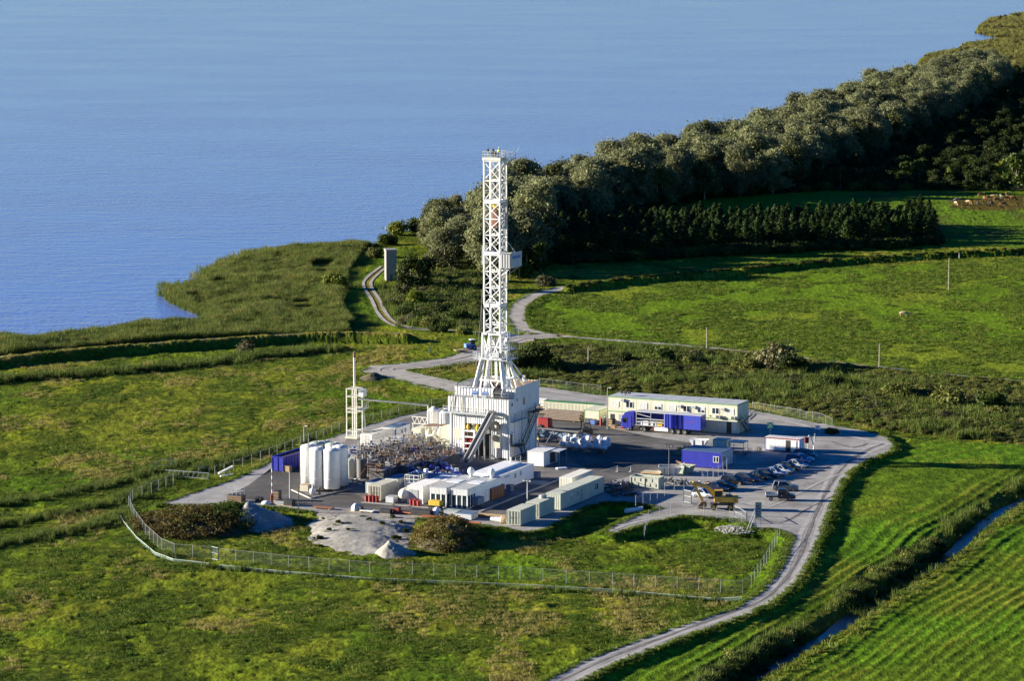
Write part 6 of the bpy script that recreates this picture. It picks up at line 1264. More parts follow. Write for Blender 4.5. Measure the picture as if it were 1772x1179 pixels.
MB().box(-7.9,-.45,.62,-1.2,.45,.95).build('tractor_chassis', M['black'], t); MB().box(-5.3,-.5,.95,8.2,.5,1.2).build('trailer_chassis', M['black'], t)
MB().box(-5.4,-1.27,1.2,8.25,1.27,1.34).build('trailer_floor', M['grey'], t); MB().box(-5.4,-1.28,3.82,8.25,1.28,3.95).build('trailer_roof', M['lightgrey'], t)
MB().box(-5.4,-1.27,1.34,-5.3,1.27,3.82).build('front_wall', M['blue'], t); MB().box(8.15,-1.27,1.34,8.25,1.27,3.82).build('rear_door', M['blue'], t); MB().box(-5.3,1.2,1.34,8.15,1.27,3.82).build('curtain', M['tarp'], t)
mb = MB()
for k in range(7): z = 1.5+k*.33; mb.box(8.251,-1.0,z,8.28,1.0,z+.08)
mb.build('door_rib', M['blue_light'], t)
for x in (-5.2,-2.2,.6): MB().box(x,-1.26,1.341,x+.1,-1.14,3.819).build('side_post', M['grey'], t)
for z in (1.9,2.5): MB().box(-5.1,-1.25,z,-2.21,-1.2,z+.14).box(-2.1,-1.25,z,.6,-1.2,z+.14).build('side_slat', M['lightgrey'], t)
MB().bar((-5.1,-1.22,3.5),(-2.3,-1.22,3.0),.05,.12).build('side_slat', M['lightgrey'], t)
def curtain(x0, x1, fold, name='curtain'):
    n = max(6, int((x1-x0)/.12)); P = [(x0+(x1-x0)*k/n, -1.29-fold*(.5+.5*math.sin(k*2.3))) for k in range(n+1)]; v = [(x,y,1.12) for x,y in P] + [(x,y-.0,3.86) for x,y in P]
    return MB().add(v, [(k,k+1,n+2+k,n+1+k) for k in range(n)]).build(name, M['tarp'], t)
curtain(.7, 2.0, .16); curtain(2.05, 3.2, .34); curtain(3.25, 4.3, .22); c_ = curtain(4.3, 8.2, .02)
MB().box(4.9,-1.32,2.55,7.2,-1.315,2.62).build('stripe', M['red'], c_)
for x in (-4.6,-3.3,-1.6,-.4): MB().bbox(x-.55,-1.0,1.35,x+.55,.9,2.1,.06).build('load', M['white' if x < -1 else 'yellow'], t)
wheel(t,-7.0,-1.05,.5,.32); wheel(t,-7.0,1.05,.5,.32); wheel(t,-3.6,-1.0,.5,.55); wheel(t,-3.6,1.0,.5,.55)
for x in (2.2,3.5,4.8): wheel(t,x,-1.05,.5,.36); wheel(t,x,1.05,.5,.36)
MB().box(-1.4,-1.2,.4,1.4,-.9,1.1).build('side_box', M['white_clean'], t); MB().box(-1.75,-1.2,.4,-1.42,-.9,1.1).build('red_box', M['red'], t); MB().tube((-5.6,-1.0,.75),(-4.5,-1.0,.75),.32,12).build('fuel_tank', M['black'], t)
MB().box(8.0,-1.2,.45,8.12,1.2,.6).build('underrun_bar', M['darkgrey'], t)
# ---------------------------------------------------------------- cabins of the east side
cabin('site_cabin', 1247.6, 813, 7.6, 6.1, 3.0, 'bright blue site cabin with a blue grey roof next to the parked cars', 'cabin', 'blue', 'blue_roof', frame='blue', corr=0, wallR='lightgrey', wins=(('F',6.1,1.2,1.1,1.1,0),('R',.9,1.2,1.2,1.1,0),('R',3.3,1.4,.7,.6,0)), over=.05)
cabin('site_cabin', 1257, 785, 2.7, 2.5, 2.45, 'small white cabin with a green roof edge behind the blue cabin', 'cabin', 'offwhite', 'lightgrey', frame='green_trim', corr=0, roofrib=False, wins=(('R',.8,1.1,.9,.8,0),))
t = cabin('site_cabin', 1384, 785, 6.9, 2.5, 2.6, 'white ribbed cabin with red eaves and blue corner posts by the entrance', 'cabin', 'white_clean', 'white', frame='blue', corr=.25, pitchd=.03, doors=(('F',4.1,1.0,True),)); fbox(MB(), face_xf('F',6.9,2.5), 0,6.9,.02,.06,2.42,2.6).build('eaves_strip', M['red'], t); fbox(MB(), face_xf('F',6.9,2.5), 5.15,6.2,.03,.07,.2,2.3).build('door', M['white_clean'], t)
t = thing('bike_shelter', 'white flat canopy on thin posts with bicycles under it', 'shelter', G(1278,788), YAW); MB().box(-1.5,-1.2,2.5,1.5,1.2,2.65).build('canopy', M['lightgrey'], t); MB().box(-1.5,-1.22,2.4,1.5,-1.201,2.85).build('fascia', M['offwhite'], t)
for x in (-1.4,1.4):
    for y in (-1.1,1.1): MB().bar((x,y,0),(x,y,2.5),.08).build('post', M['galv'], t)
def bicycle(px, py, rz, lab, m_):
    t = thing('bicycle', lab, 'bicycle', G(px,py), rz, 'bicycles at the shelter')
    for x in (-.52,.52): w_ = MB().lathe([(.30,-.02),(.34,-.02),(.34,.02),(.30,.02),(.30,-.02)],16,(x,0,.34),axis='y').build('wheel', M['black'], t)
    MB().bar((-.52,0,.34),(-.2,0,.85),.04).bar((-.2,0,.85),(.4,0,.88),.04).bar((.4,0,.88),(-.1,0,.35),.04).bar((-.1,0,.35),(-.2,0,.85),.04).bar((-.1,0,.35),(-.52,0,.34),.03).bar((.4,0,.95),(.52,0,.34),.04).build('frame', M[m_], t)
    MB().bbox(-.34,-.07,.9,-.08,.07,.97,.02).build('saddle', M['black'], t); MB().bar((.38,-.28,1.0),(.38,.28,1.0),.03).build('handlebar', M['darkgrey'], t)
for i,(px,py,m_) in enumerate([(1270,787,'red'),(1275,788,'black'),(1280,788.5,'steel'),(1285,789,'blue'),(1290,790,'black'),(1297,786,'red'),(1312,783,'black'),(1316,784,'red')]): bicycle(px,py,YAW+R(80)+rnd.uniform(-.3,.3),['red','black','grey','blue','black','red','black','red'][i]+' bicycle '+['at the left post of the canopy','under the left half of the canopy','under the middle of the canopy','under the right half of the canopy','at the right post of the canopy','standing just outside the canopy','leaning left of the white ribbed cabin','close to the left corner of the white ribbed cabin'][i], m_)
# skips
def boat_skip(px, py, L, w, h, m_, lab, rz, tilt=0.0, lip=None):
    t = thing('skip', lab, 'skip', G(px,py), rz); t.rotation_euler[0] = tilt; n = [(-L/2+.9,0.05),(L/2-.9,0.05),(L/2,h),(-L/2,h)]
    for s in (-1,1): MB().prof_y(n, s*w/2-.04, s*w/2+.04).build('side_plate', M[m_], t)
    MB().bar((-L/2+.9,0,.07),(L/2-.9,0,.07),w-.1,.06).bar((-L/2+.9,0,.07),(-L/2,0,h),w-.1,.05,up=(1,0,0)).bar((L/2-.9,0,.07),(L/2,0,h),w-.1,.05,up=(1,0,0)).build('bottom_plate', M[m_], t)
    MB().box(-L/2-.05,-w/2-.07,h,L/2+.05,-w/2+.06,h+.1).box(-L/2-.05,w/2-.06,h,L/2+.05,w/2+.07,h+.1).build('rim', M[lip or m_], t)
    for x in (-L/4,L/4): MB().box(x-.06,-w/2-.1,.3,x+.06,-w/2-.041,h).box(x-.06,w/2+.041,.3,x+.06,w/2+.1,h).build('lug', M['darkgrey'], t)
    return t
boat_skip(1210,775,3.4,1.8,1.5,'white_clean','clean white boat shaped skip behind the blue cabin',YAW+.1); t = boat_skip(1160,822,4.2,1.8,1.5,'offwhite','white dirty boat shaped skip behind the lamp post, tilted',YAW+.35,.12)
boat_skip(1183,819,4.0,1.9,1.5,'hull_green','pale green skip full of rubbish left of the blue cabin',YAW-.15,lip='rust'); 
def junk(px, py, rx, ry, h, n, cols, lab, seed, name='scrap_heap'):
    t = thing(name, lab, 'scrap heap', G(px,py), YAW); q = random.Random(seed); L = [MB() for _ in cols]
    for k in range(n):
        a, r = q.random()*6.28, q.random()**.6; x, y, z = rx*r*math.cos(a), ry*r*math.sin(a), h*(1-r)*q.random()+.1; b_ = q.random()*6.28; l_ = q.uniform(.4,1.5)
        L[k % len(cols)].bar((x,y,z),(x+l_*math.cos(b_),y+l_*math.sin(b_),z+q.uniform(-.08,.3)),q.uniform(.08,.35),q.uniform(.05,.2))
    for m_, mb in zip(cols, L): o = mb.build('scrap', M[m_], t); o['kind'] = 'stuff'
junk(1068,846,2.6,4.5,1.6,150,['black','darkgrey','rust','grey'],'dark heap of scrap metal left of the sage slatted skip',1); junk(1188,783,1.8,3.6,1.3,90,['wood','brown','wood','white'],'heap of broken timber left of the blue cabin',2); junk(1180,817,1.6,1.2,2.0,40,['rust','brown','white'],'rubbish sticking out of the pale green skip',3); junk(1165,836,3.4,2.2,.7,80,['black','grey','darkgrey'],'low heap of dark scrap in front of the dirty white skip',4); junk(1215,840,3.2,1.6,.6,60,['black','grey','wood'],'low heap of scrap between the sage skip and the fence',5); junk(1080,858,2.2,1.6,1.0,40,['black','darkgrey'],'small black scrap heap in front of the dark heap',6)
t = thing('pallet_table', 'low tan flat rack loaded with boards left of the dirty white skip', 'rack', G(1130,821), YAW); MB().box(-1.9,-1.2,.25,1.9,1.2,.42).build('bed', M['wood'], t)
for k in range(7): MB().box(-1.8,-1.1+k*.32,.421,1.8,-.84+k*.32,.5).build('board', M['cream' if k % 2 else 'wood'], t)
for x in (-1.6,1.6): MB().box(x-.12,-1.1,0,x+.12,1.1,.249).build('bearer', M['rust'], t)
t = open_skip('slatted_skip', 1139.6, 848, 5.3, 2.4, 1.95, 'sage', 'sage open skip with upright slots behind the long sage cabin', ribs=2)
mb = MB()
for r_ in (0,1):
    for k in range(5): x = -2.3+k*1.1+(.4 if r_ else 0); mb.box(x,-1.225,.35+r_*.85,x+.16,-1.195,.95+r_*.8)
mb.build('slot', M['black'], t)
t = thing('chain_barrier', 'thin rope barrier on two stands in the shaded yard', 'barrier', G(1078,817), 0)
for x in (-1.0,1.4): MB().tube((x,0,0),(x,0,1.1),.05).lathe([(.3,0),(.3,.08),(0,.1)],10,(x,0,0)).build('stand', M['lightgrey'], t)
MB().path([(-4,0,.1),(-1,0,1.0),(.2,0,.7),(1.4,0,1.0),(5,.4,.3)],.03,5).build('rope', M['lightgrey'], t)
t = thing('white_sack', 'white flattened sack lying in the shaded yard right of the annex hut', 'sack', G(972,812), .3); MB().bbox(-1.0,-.5,0,1.0,.5,.25,.08).build('body', M['bag'], t)
# annex hut at the rig
t = thing('machine_hut', 'grey white hut with a dark opening under an awning at the foot of the rig', 'hut', site(941,809.5,3.3,6.0), YAW); shell(t,3.3,6.0,2.75,'white','white','lightgrey',corr=0,roofrib=False,faces='FLB'); MB().box(1.56,-2.9,.14,1.62,-.3,2.7).box(1.56,2.5,.14,1.62,2.9,2.7).box(1.56,-.29,2.2,1.62,2.49,2.7).build('wall_panel', M['white'], t); MB().box(1.3,-.25,.14,1.35,2.45,2.18).build('doorway', M['black'], t); MB().box(1.63,-.5,2.6,3.6,2.9,2.7).build('awning', M['lightgrey'], t)
for y in (-.4,2.8): MB().bar((3.5,y,0),(3.5,y,2.6),.07).build('awning_post', M['grey'], t)
t = thing('white_pipe', 'white pipe lying on the grass patch below the long sage cabin', 'pipe', G(1098,889,-.6), .35); MB().tube((-1.6,0,.5),(1.6,.6,.55),.42,12).build('tube', M['bag'], t); MB().lathe([(.3,-.03),(.44,-.03),(.44,.03)],12,(1.65,.62,.55),axis='x').build('rim', M['lightgrey'], t)
t = thing('air_unit', 'blue grey trailer unit leaning at the side of the nearest glazed cabin', 'trailer', G(827,878), YAW); MB().bbox(-.6,-1.2,.5,.6,1.2,1.7,.06).build('case', M['blue_roof'], t); MB().bar((0,-1.2,.5),(0,-2.4,.3),.1).build('drawbar', M['darkgrey'], t)
for s in (-1,1): MB().lathe([(0,-.1),(.3,-.1),(.3,.1),(0,.1)],12,(s*.62,0,.3),axis='x').build('wheel', M['tyre'], t)
for px,py,lab in ((882,851,'small dark blue bin at the side of the windowed white module'),(929,828,'dark bin behind the far end of the windowed white module')):
    t = thing('bin', lab, 'bin', G(px,py), YAW); MB().bbox(-.5,-.6,.08,.5,.6,1.1,.06).build('body', M['blue_roof'], t); MB().box(-.54,-.64,1.101,.54,.64,1.17).build('lid', M['darkgrey'], t); MB().box(-.4,-.5,0,.4,.5,.079).build('foot', M['black'], t)
t = thing('concrete_slab', 'pale flat concrete slab beside the far end of the windowed white module', 'slab', G(930,836,0), YAW); MB().box(-1.6,-1.6,.012,1.6,1.6,.12).build('slab', M['concrete_part'], t)
# ---------------------------------------------------------------- cars
def loft(secs, mat_, name, parent, mirror=True):
    """secs: list of closed (y, z) half outlines at x stations -> a smooth skin"""
    mb = MB(); n = len(secs[0][1]); v = []
    for x, pr in secs: v += [(x,y,z) for y,z in pr]
    f = []
    for i in range(len(secs)-1):
        for k in range(n): f.append((i*n+k, i*n+(k+1)%n, (i+1)*n+(k+1)%n, (i+1)*n+k))
    f += [tuple(range(n-1,-1,-1)), tuple(range((len(secs)-1)*n, len(secs)*n))]
    return mb.add(v, f).build(name, mat_, parent, smooth=False)
def car(px, py, rz, style, paintm, label, cat='car'):
    t = thing('parked_car', label, cat, G(px,py), rz, 'cars parked on the gravel car park')
    L, W, Hh = dict(estate=(4.6,1.78,1.48), sedan=(4.5,1.76,1.44), hatch=(3.95,1.7,1.5), suv=(4.55,1.85,1.72), mpv=(4.5,1.82,1.7))[style]
    zb, zs = .28, Hh*.60; w = W/2
    def ring(hw, z0, z1, nb=.08): return [(-hw*.90,z0),(hw*.90,z0),(hw,z0+.16),(hw,z1-nb*1.6),(hw-nb,z1),(-hw+nb,z1),(-hw,z1-nb*1.6),(-hw,z0+.16)]
    hood = zs*.98
    secs = [(-L/2,ring(w*.80,zb+.12,zs*.86)),(-L/2+.12,ring(w*.93,zb,zs*.98)),(-L/2+.6,ring(w,zb-.05,zs+.02)),(0,ring(w,zb-.08,zs+.02)),(L/2-1.25,ring(w,zb-.05,hood)),(L/2-.5,ring(w*.96,zb-.02,hood*.92)),(L/2-.1,ring(w*.86,zb,hood*.78)),(L/2,ring(w*.72,zb+.08,hood*.62))]
    body = loft(secs, M[paintm], 'body', t)
    r0 = dict(estate=-L/2+.15,sedan=-L/2+.75,hatch=-L/2+.12,suv=-L/2+.15,mpv=-L/2+.12)[style]; rt = dict(estate=-L/2+.45,sedan=-L/2+1.35,hatch=-L/2+.5,suv=-L/2+.4,mpv=-L/2+.35)[style]
    f0 = L/2-(.95 if style == 'mpv' else 1.2); ft = f0-.85
    def gr(hw, z0, z1): return [(-hw,z0),(hw,z0),(hw*.99,z0+(z1-z0)*.3),(hw*.97,z1),(-hw*.97,z1),(-hw*.99,z0+(z1-z0)*.3)]
    zr = Hh
    v = []
    for x, z, hw in ((r0,zs-.02,w*.94),(f0,zs-.02,w*.90)): v += [(x,-hw,z),(x,hw,z)]
    for x, z, hw in ((rt,zr-.06,w*.74),(ft,zr-.06,w*.72)): v += [(x,-hw,z),(x,hw,z)]
    MB().add(v, [(0,4,5,1),(2,3,7,6),(0,2,6,4),(1,5,7,3),(4,6,7,5)]).build('window_band', M['glass'], t)
    MB().add([(rt-.06,-w*.72,zr-.07),(ft+.08,-w*.71,zr-.07),(ft+.08,w*.71,zr-.07),(rt-.06,w*.72,zr-.07),(rt+.15,-w*.62,zr),(ft-.15,-w*.60,zr),(ft-.15,w*.60,zr),(rt+.15,w*.62,zr)], [(0,1,5,4),(1,2,6,5),(2,3,7,6),(3,0,4,7),(4,5,6,7),(3,2,1,0)]).build('roof', M[paintm], t)
    for s in (-1,1):
        PB = lambda a_, b_, u_, v_: MB().bar(a_, b_, u_, v_).build('pillar', M[paintm], t)
        mid = (f0+r0)/2; PB((f0,s*w*.905,zs),(ft,s*w*.725,zr-.05),.07,.07); PB((mid-.1,s*w*.93,zs),(mid-.1,s*w*.735,zr-.05),.09,.05)
        PB((r0,s*w*.945,zs),(rt,s*w*.745,zr-.05),.12 if style != 'sedan' else .18,.06)
        if style != 'sedan': PB((r0+.85,s*w*.94,zs),(rt+.75,s*w*.742,zr-.05),.10,.05)
        MB().bbox(f0-.35,s*(w+.08)-.08,zs+.02,f0-.17,s*(w+.08)+.08,zs+.16,.02).build('mirror', M[paintm], t)
        MB().box(L/2-.22,s*w*.62-.16,hood*.64,L/2-.055,s*w*.62+.16,hood*.78).build('headlight', M['lens'], t)
        MB().box(-L/2-.005,s*w*.68-.13,zs*.6,-L/2+.12,s*w*.68+.13,zs*.86).build('taillight', M['taillight'], t)
        r = .34 if style in ('suv','mpv') else .31
        for x in (-L/2+.85, L/2-.85): wheel(t, x, s*(w-.09), r, .22)
    MB().box(L/2-.01,-.3,zb+.16,L/2+.015,.3,zb+.28).build('number_plate', M['white_clean'], t); MB().box(-L/2-.015,-.26,zs*.45,-L/2+.01,.26,zs*.56).build('number_plate', M['white_clean'], t)
    if style in ('estate','suv','mpv'):
        for s in (-1,1): MB().bar((rt+.2,s*w*.58,zr+.03),(ft-.3,s*w*.58,zr+.03),.04).build('roof_rail', M['darkgrey'], t)
    return t
CY = YAW - R(2)
for px, py, st, p, lab in [(1217.5,861,'hatch','car_white','small white car half hidden behind the excavator arm'),(1240,849.5,'sedan','car_navy','dark navy car directly behind the small white car'),(1256,847,'hatch','car_dark','dark hatchback between the navy car and the black estate'),
    (1270,838,'estate','car_black','black estate car with a shiny front wheel behind the excavator'),(1293,834,'estate','car_navy','dark navy estate car right behind the black estate'),(1311,830,'sedan','car_black','black saloon car in the middle of the parked row'),(1326,827,'estate','car_dark','very dark estate car with pale rear lamps in the middle of the parked row'),
    (1339,823,'sedan','car_lilac','pale lilac saloon car between the dark estate and the silver blue car'),(1352,818.5,'sedan','car_silver','silver saloon car with a sloping bonnet in the upper half of the parked row'),(1367,814.5,'hatch','car_black','black car between two silver cars in the upper half of the parked row'),
    (1377,809.5,'sedan','car_silver','silver car just below the blue people carrier'),(1381,802.5,'mpv','car_blue','blue people carrier near the upper end of the parked row'),(1388,798.5,'sedan','car_lilac','pale blue car half hidden by the blue people carrier'),
    (1394,791.5,'estate','car_grey','grey estate car at the upper end of the row before the white ribbed cabin')]: car(px,py,CY+R(rnd.uniform(-3,3)),st,p,lab)
car(1359,849.5,YAW+R(19),'suv','car_grey','grey off-roader parked apart on the open gravel above the pickup')
# pickup
t = thing('pickup', 'dark blue pickup with a flat grey bed on the open gravel', 'pickup', G(1349,866), YAW+R(22)); w = .98
secs = []
def rg(hw,z0,z1): return [(-hw*.95,z0),(hw*.95,z0),(hw,z0+.15),(hw,z1-.1),(hw-.08,z1),(-hw+.08,z1),(-hw,z1-.1),(-hw,z0+.15)]
loft([(-.25,rg(w*.95,.38,1.25)),(1.5,rg(w*.95,.34,1.22)),(2.35,rg(w*.9,.36,1.02)),(2.7,rg(w*.75,.4,.85))], M['car_navy'], 'cab', t)
loft([(-.25,rg(w*.93,1.2,2.0)),(.75,rg(w*.88,1.2,2.02)),(1.05,rg(w*.86,1.2,1.9)),(1.65,rg(w*.84,1.12,1.24))], M['car_navy'], 'cab_top', t)
for s in (-1,1):
    d = MB().box(.05,s*.945-.012,.5,1.2,s*.945+.012,1.24).build('door', M['car_navy'], t); MB().box(.2,s*.955-.01,.92,.42,s*.955+.01,.98).build('handle', M['white_clean'], d)
    MB().add([(.0,s*.915,1.28),(1.35,s*.88,1.28),(.85,s*.885,1.85),(.0,s*.905,1.88)],[(0,1,2,3)]).build('side_window', M['glass'], t); MB().bbox(1.15,s*1.08-.1,1.25,1.3,s*1.08+.1,1.5,.02).build('mirror', M['black'], t); MB().box(2.5,s*.6-.15,.7,2.66,s*.6+.15,.88).build('headlight', M['lens'], t)
    MB().box(-2.35,s*.97-.02,.93,-.35,s*.97+.02,1.25).build('bed_side', M['lightgrey'], t)
    for x in (-1.5,1.75): wheel(t,x,s*.82,.35,.24)
MB().add([(1.06,-.8,1.86),(1.64,-.8,1.25),(1.64,.8,1.25),(1.06,.8,1.86)],[(0,1,2,3)]).build('windscreen', M['glass'], t)
MB().box(-2.4,-.99,.84,-.32,.99,.92).build('bed', M['grey'], t); MB().box(-2.4,-.95,.93,-2.36,.95,1.25).build('tailgate', M['lightgrey'], t); MB().box(-2.3,-.4,.5,.2,.4,.78).build('chassis', M['black'], t); MB().box(-.36,-.95,.93,-.32,.95,1.5).build('headboard', M['galv'], t)
# excavator: wheeled, boom folded to the left
t = thing('excavator', 'yellow wheeled excavator with its boom folded down on the gravel', 'excavator', G(1249,882), YAW+R(21))
MB().box(-1.9,-.6,.75,2.2,.6,1.15).build('chassis', M['darkgrey'], t)
for x in (-1.35,1.45):
    for s in (-1,1): wheel(t,x,s*.95,.55,.42,'digger')
    MB().tube((x,-.9,.55),(x,.9,.55),.14).build('axle', M['darkgrey'], t)
MB().tube((0,0,1.15),(0,0,1.4),.75,18).build('turntable', M['black'], t)
MB().bbox(-.3,-1.2,1.4,2.5,1.2,2.3,.08).bbox(-1.3,-1.2,1.4,-.31,1.2,1.9,.06).build('upper_body', M['digger'], t); MB().bbox(1.9,-1.2,1.3,2.75,1.2,2.25,.12).build('counterweight', M['digger'], t); MB().bbox(.6,-.6,2.3,1.7,.6,2.5,.05).build('engine_hood', M['darkgrey'], t); MB().tube((1.3,.4,2.5),(1.3,.4,2.95),.07).build('exhaust', M['black'], t)
c_ = MB(); x0,x1,y0_,y1_ = -1.25,.15,-1.18,-.15
for x in (x0,x1-.1):
    for y in (y0_,y1_-.1): c_.box(x,y,1.9,x+.1,y+.1,3.3)
c_.box(x0-.03,y0_-.03,3.3,x1+.03,y1_+.03,3.4).box(x0,y0_,1.9,x1,y0_+.06,2.3).build('cab', M['digger'], t)
MB().box(x0+.1,y0_+.02,2.3,x1-.1,y0_+.05,3.3).box(x0+.02,y0_+.1,2.3,x0+.05,y1_-.1,3.3).box(x0+.1,y1_-.05,2.3,x1-.1,y1_-.02,3.3).box(x1-.05,y0_+.1,2.3,x1-.02,y1_-.1,3.3).build('pane', M['glass'], t)
bm = [Vector((-.6,.35,1.9)),Vector((-2.4,.35,3.7)),Vector((-4.6,.35,4.25))]; MB().bar(bm[0],bm[1],.4,.6).bar(bm[1],bm[2],.36,.5).build('boom', M['digger'], t)
ar = Vector((-3.2,.35,1.35)); MB().bar(bm[2]+Vector((-.25,0,.25)),ar,.3,.42).build('dipper', M['digger'], t); MB().tube((-1.0,.35,1.7),(-2.5,.35,3.2),.1).tube((-2.8,.35,4.1),(-4.4,.35,4.45),.09).build('hydraulic_ram', M['steel'], t)
MB().prof_y([(-3.5,1.2),(-2.6,1.3),(-2.5,.5),(-3.1,.05),(-3.9,.1),(-4.0,.6)],-.15,.85).build('bucket', M['brown'], t)
for k in range(4): MB().bar((-4.0,-.05+k*.25,.3),(-4.2,-.05+k*.25,.05),.1).build('tooth', M['steel'], t)
t = thing('grab_wheel', 'spare tan wheel leaning at the excavator bucket', 'wheel', G(1213,879), YAW+R(21)); wheel(t,0,.01,.5,.35,'digger','tyre')
# ---------------------------------------------------------------- posts, lamps, signs
def lamp_post(px, py, h, lab, head='flood', m_='lightgrey', z=0.0):
    t = thing('lamp_post', lab, 'lamp post', G(px,py,z), YAW); MB().lathe([(.09,.02),(.09,h*.5),(.06,h)],10).build('pole', M[m_], t); MB().box(-.18,-.18,0,.18,.18,.06).build('base_plate', M['darkgrey'], t)
    if head == 'flood':
        MB().bar((-.7,0,h),(.7,0,h),.08).build('crossarm', M['darkgrey'], t)
        for x in (-.55,.0,.55): l_ = MB().bbox(x-.24,-.28,h+.04,x+.24,.1,h+.4,.05).build('floodlight', M['black'], t); MB().box(x-.19,-.295,h+.08,x+.19,-.281,h+.36).build('lens', M['lens'], l_)
    elif head == 'small': MB().bar((0,0,h),(.5,0,h+.05),.07).bbox(.3,-.12,h-.02,.8,.12,h+.1,.02).build('lamp', M['offwhite'], t)
    return t
lamp_post(912.5, 878, 4.3, 'grey lamp post with black floodlights at the kerb left of the sage containers'); lamp_post(1157.5, 824, 5.2, 'dark lamp post with black floodlights in front of the white skips', m_='darkgrey'); lamp_post(501.5, 871, 5.4, 'slim grey lamp post left of the silos', None); lamp_post(517, 899, 5.4, 'thin black post at the left end of the sand ramp', None, 'black', -.6)
t = thing('striped_post', 'red and white striped mast left of the silos', 'post', G(471,872), 0); h = 6.0
for k in range(10): MB().lathe([(.09,k*.6),(.09,k*.6+.6)],10).build('band', M['red' if k % 2 == 0 and k < 3 else ('white_clean' if k % 2 else 'orange')], t)
MB().bbox(-.25,-.25,0,.25,.25,1.5,.04).build('red_cabinet', M['orange'], t)
lamp_post(1051, 744, 8.2, 'tall thin lamp post with a box in front of the left end of the offices', 'small', 'galv'); lamp_post(526,765,3.0,'small weather post with a vane behind the silos','small','galv')
def sign(px, py, w, h, zb, m_, lab, rz=0.0, posts=1, mark=None, z=0.0, pm='galv'):
    t = thing('sign', lab, 'sign', G(px,py,z), rz)
    for x in ((0,) if posts == 1 else (-w*.42,w*.42)): MB().bar((x,.03,0),(x,.03,zb+h*.9),.07).build('post', M[pm], t)
    b_ = MB().box(-w/2,-.03,zb,w/2,-.005,zb+h).build('board', M[m_], t)
    if mark == 'X':                                               # white rescue mark: arrows from the corners to the middle
        mb = MB(); 
        for s in (-1,1): mb.bar((-w*.36,-.04,zb+h*(.5-.36*s)),(w*.36,-.04,zb+h*(.5+.36*s)),.13,.012,up=(0,1,0))
        mb.box(-.13,-.052,zb+h*.5-.13,.13,-.034,zb+h*.5+.13).build('white_cross', M['white_clean'], b_)
    if mark == 'lines':
        mb = MB()
        for k in range(4): mb.box(-w*.4,-.04,zb+h*(.2+.17*k),w*(.1+.25*((k*7)%3)/2),-.032,zb+h*(.2+.17*k)+h*.07)
        mb.build('print', M['blue'], b_)
    return t
sign(1332.5,757,1.15,1.15,1.7,'signgreen','green assembly point sign with a white cross behind the white ribbed cabin',0,1,'X'); sign(1415,752,1.0,.75,1.0,'white_clean','small white sign on the fence right of the white ribbed cabin',-.2,2,'lines'); sign(1312,917,1.0,2.6,1.9,'galv','tall pale blue grey site board on two posts at the gate',-.1,2,'lines',pm='lightgrey')
t = thing('info_stand', 'red box on a bent white stand right of the white ribbed cabin', 'stand', G(1399,778), 0); MB().bbox(-.75,-.2,1.2,.05,.25,2.3,.06).build('red_box', M['red'], t); MB().path([(.1,0,2.6),(.5,0,2.3),(.7,0,1.4),(1.0,0,.6),(.95,0,0)],.09,8).path([(-.2,0,1.2),(-.2,0,0)],.05).path([(-.1,0,2.3),(.1,0,2.65)],.07).build('stand', M['white_clean'], t)
sign(1337,778,.15,.4,1.2,'white_clean','small white marker post in front of the white ribbed cabin')
for px, py, h, lab in ((1641.5,502,8.6,'tall grey wooden pole in the horse pasture'),(1223,606,5.2,'thin post on the path at the lower edge of the pasture, left one'),(1521.5,637,5.4,'thin post on the path at the lower edge of the pasture, right one'),(1018,632,4.2,'thin post in the scrub right of the big dark bush')):
    p = GT(px,py); t = thing('utility_pole', lab, 'pole', p, 0, 'wooden poles'); MB().lathe([(.15,-.2),(.11,h)],8).build('pole', M['pole_wood'], t); MB().bar((-.3,0,h-.3),(.3,0,h-.3),.08).lathe([(0.04,h),(.04,h+.15),(0,h+.15)],6).build('crossarm', M['pole_wood'], t)
for px,py,lab in ((1660,447,'white marker stake at the upper edge of the pasture near the tall pole'),(1087,487,'white marker stake beside the north track'),(744,612,'white marker stake left of the mast in the grass'),(1410,765,'grey stake at the fence corner near the small white sign')):
    p = GT(px,py); t = thing('stake', lab, 'stake', p, 0); MB().box(-.12,-.12,0,.12,.12,1.5).build('shaft', M['white_clean'], t); MB().box(-.13,-.13,1.2,.13,.13,1.4).build('band', M['darkgrey'], t)
# ---------------------------------------------------------------- fences
def wiremat(name, col, a):
    m, nt, b = newmat(name); b.inputs['Base Color'].default_value = (*col,1); b.inputs['Roughness'].default_value = .5
    tr = nt.nodes.new('ShaderNodeBsdfTransparent'); mx = nt.nodes.new('ShaderNodeMixShader'); n = nz(nt, 3.0, 2); r = ramp(nt, n.outputs[0], [(.3,a*.7),(.7,a*1.3)])
    nt.links.new(r.outputs[0], mx.inputs[0]); o = [x for x in nt.nodes if x.type == 'OUTPUT_MATERIAL'][0]; nt.links.new(tr.outputs[0], mx.inputs[1]); nt.links.new(b.outputs[0], mx.inputs[2]); nt.links.new(mx.outputs[0], o.inputs[0]); return m
M['chain'] = wiremat('chain_link', (.25,.30,.27), .05)
PMESH = MB().tube((0,0,-.3),(0,0,2.15),.04,6).mesh('post', M['galv']); PFAT = MB().tube((0,0,-.3),(0,0,2.2),.05,6).tube((0,0,2.1),(.0,-.35,2.35),.03,5).mesh('post', M['galv'])
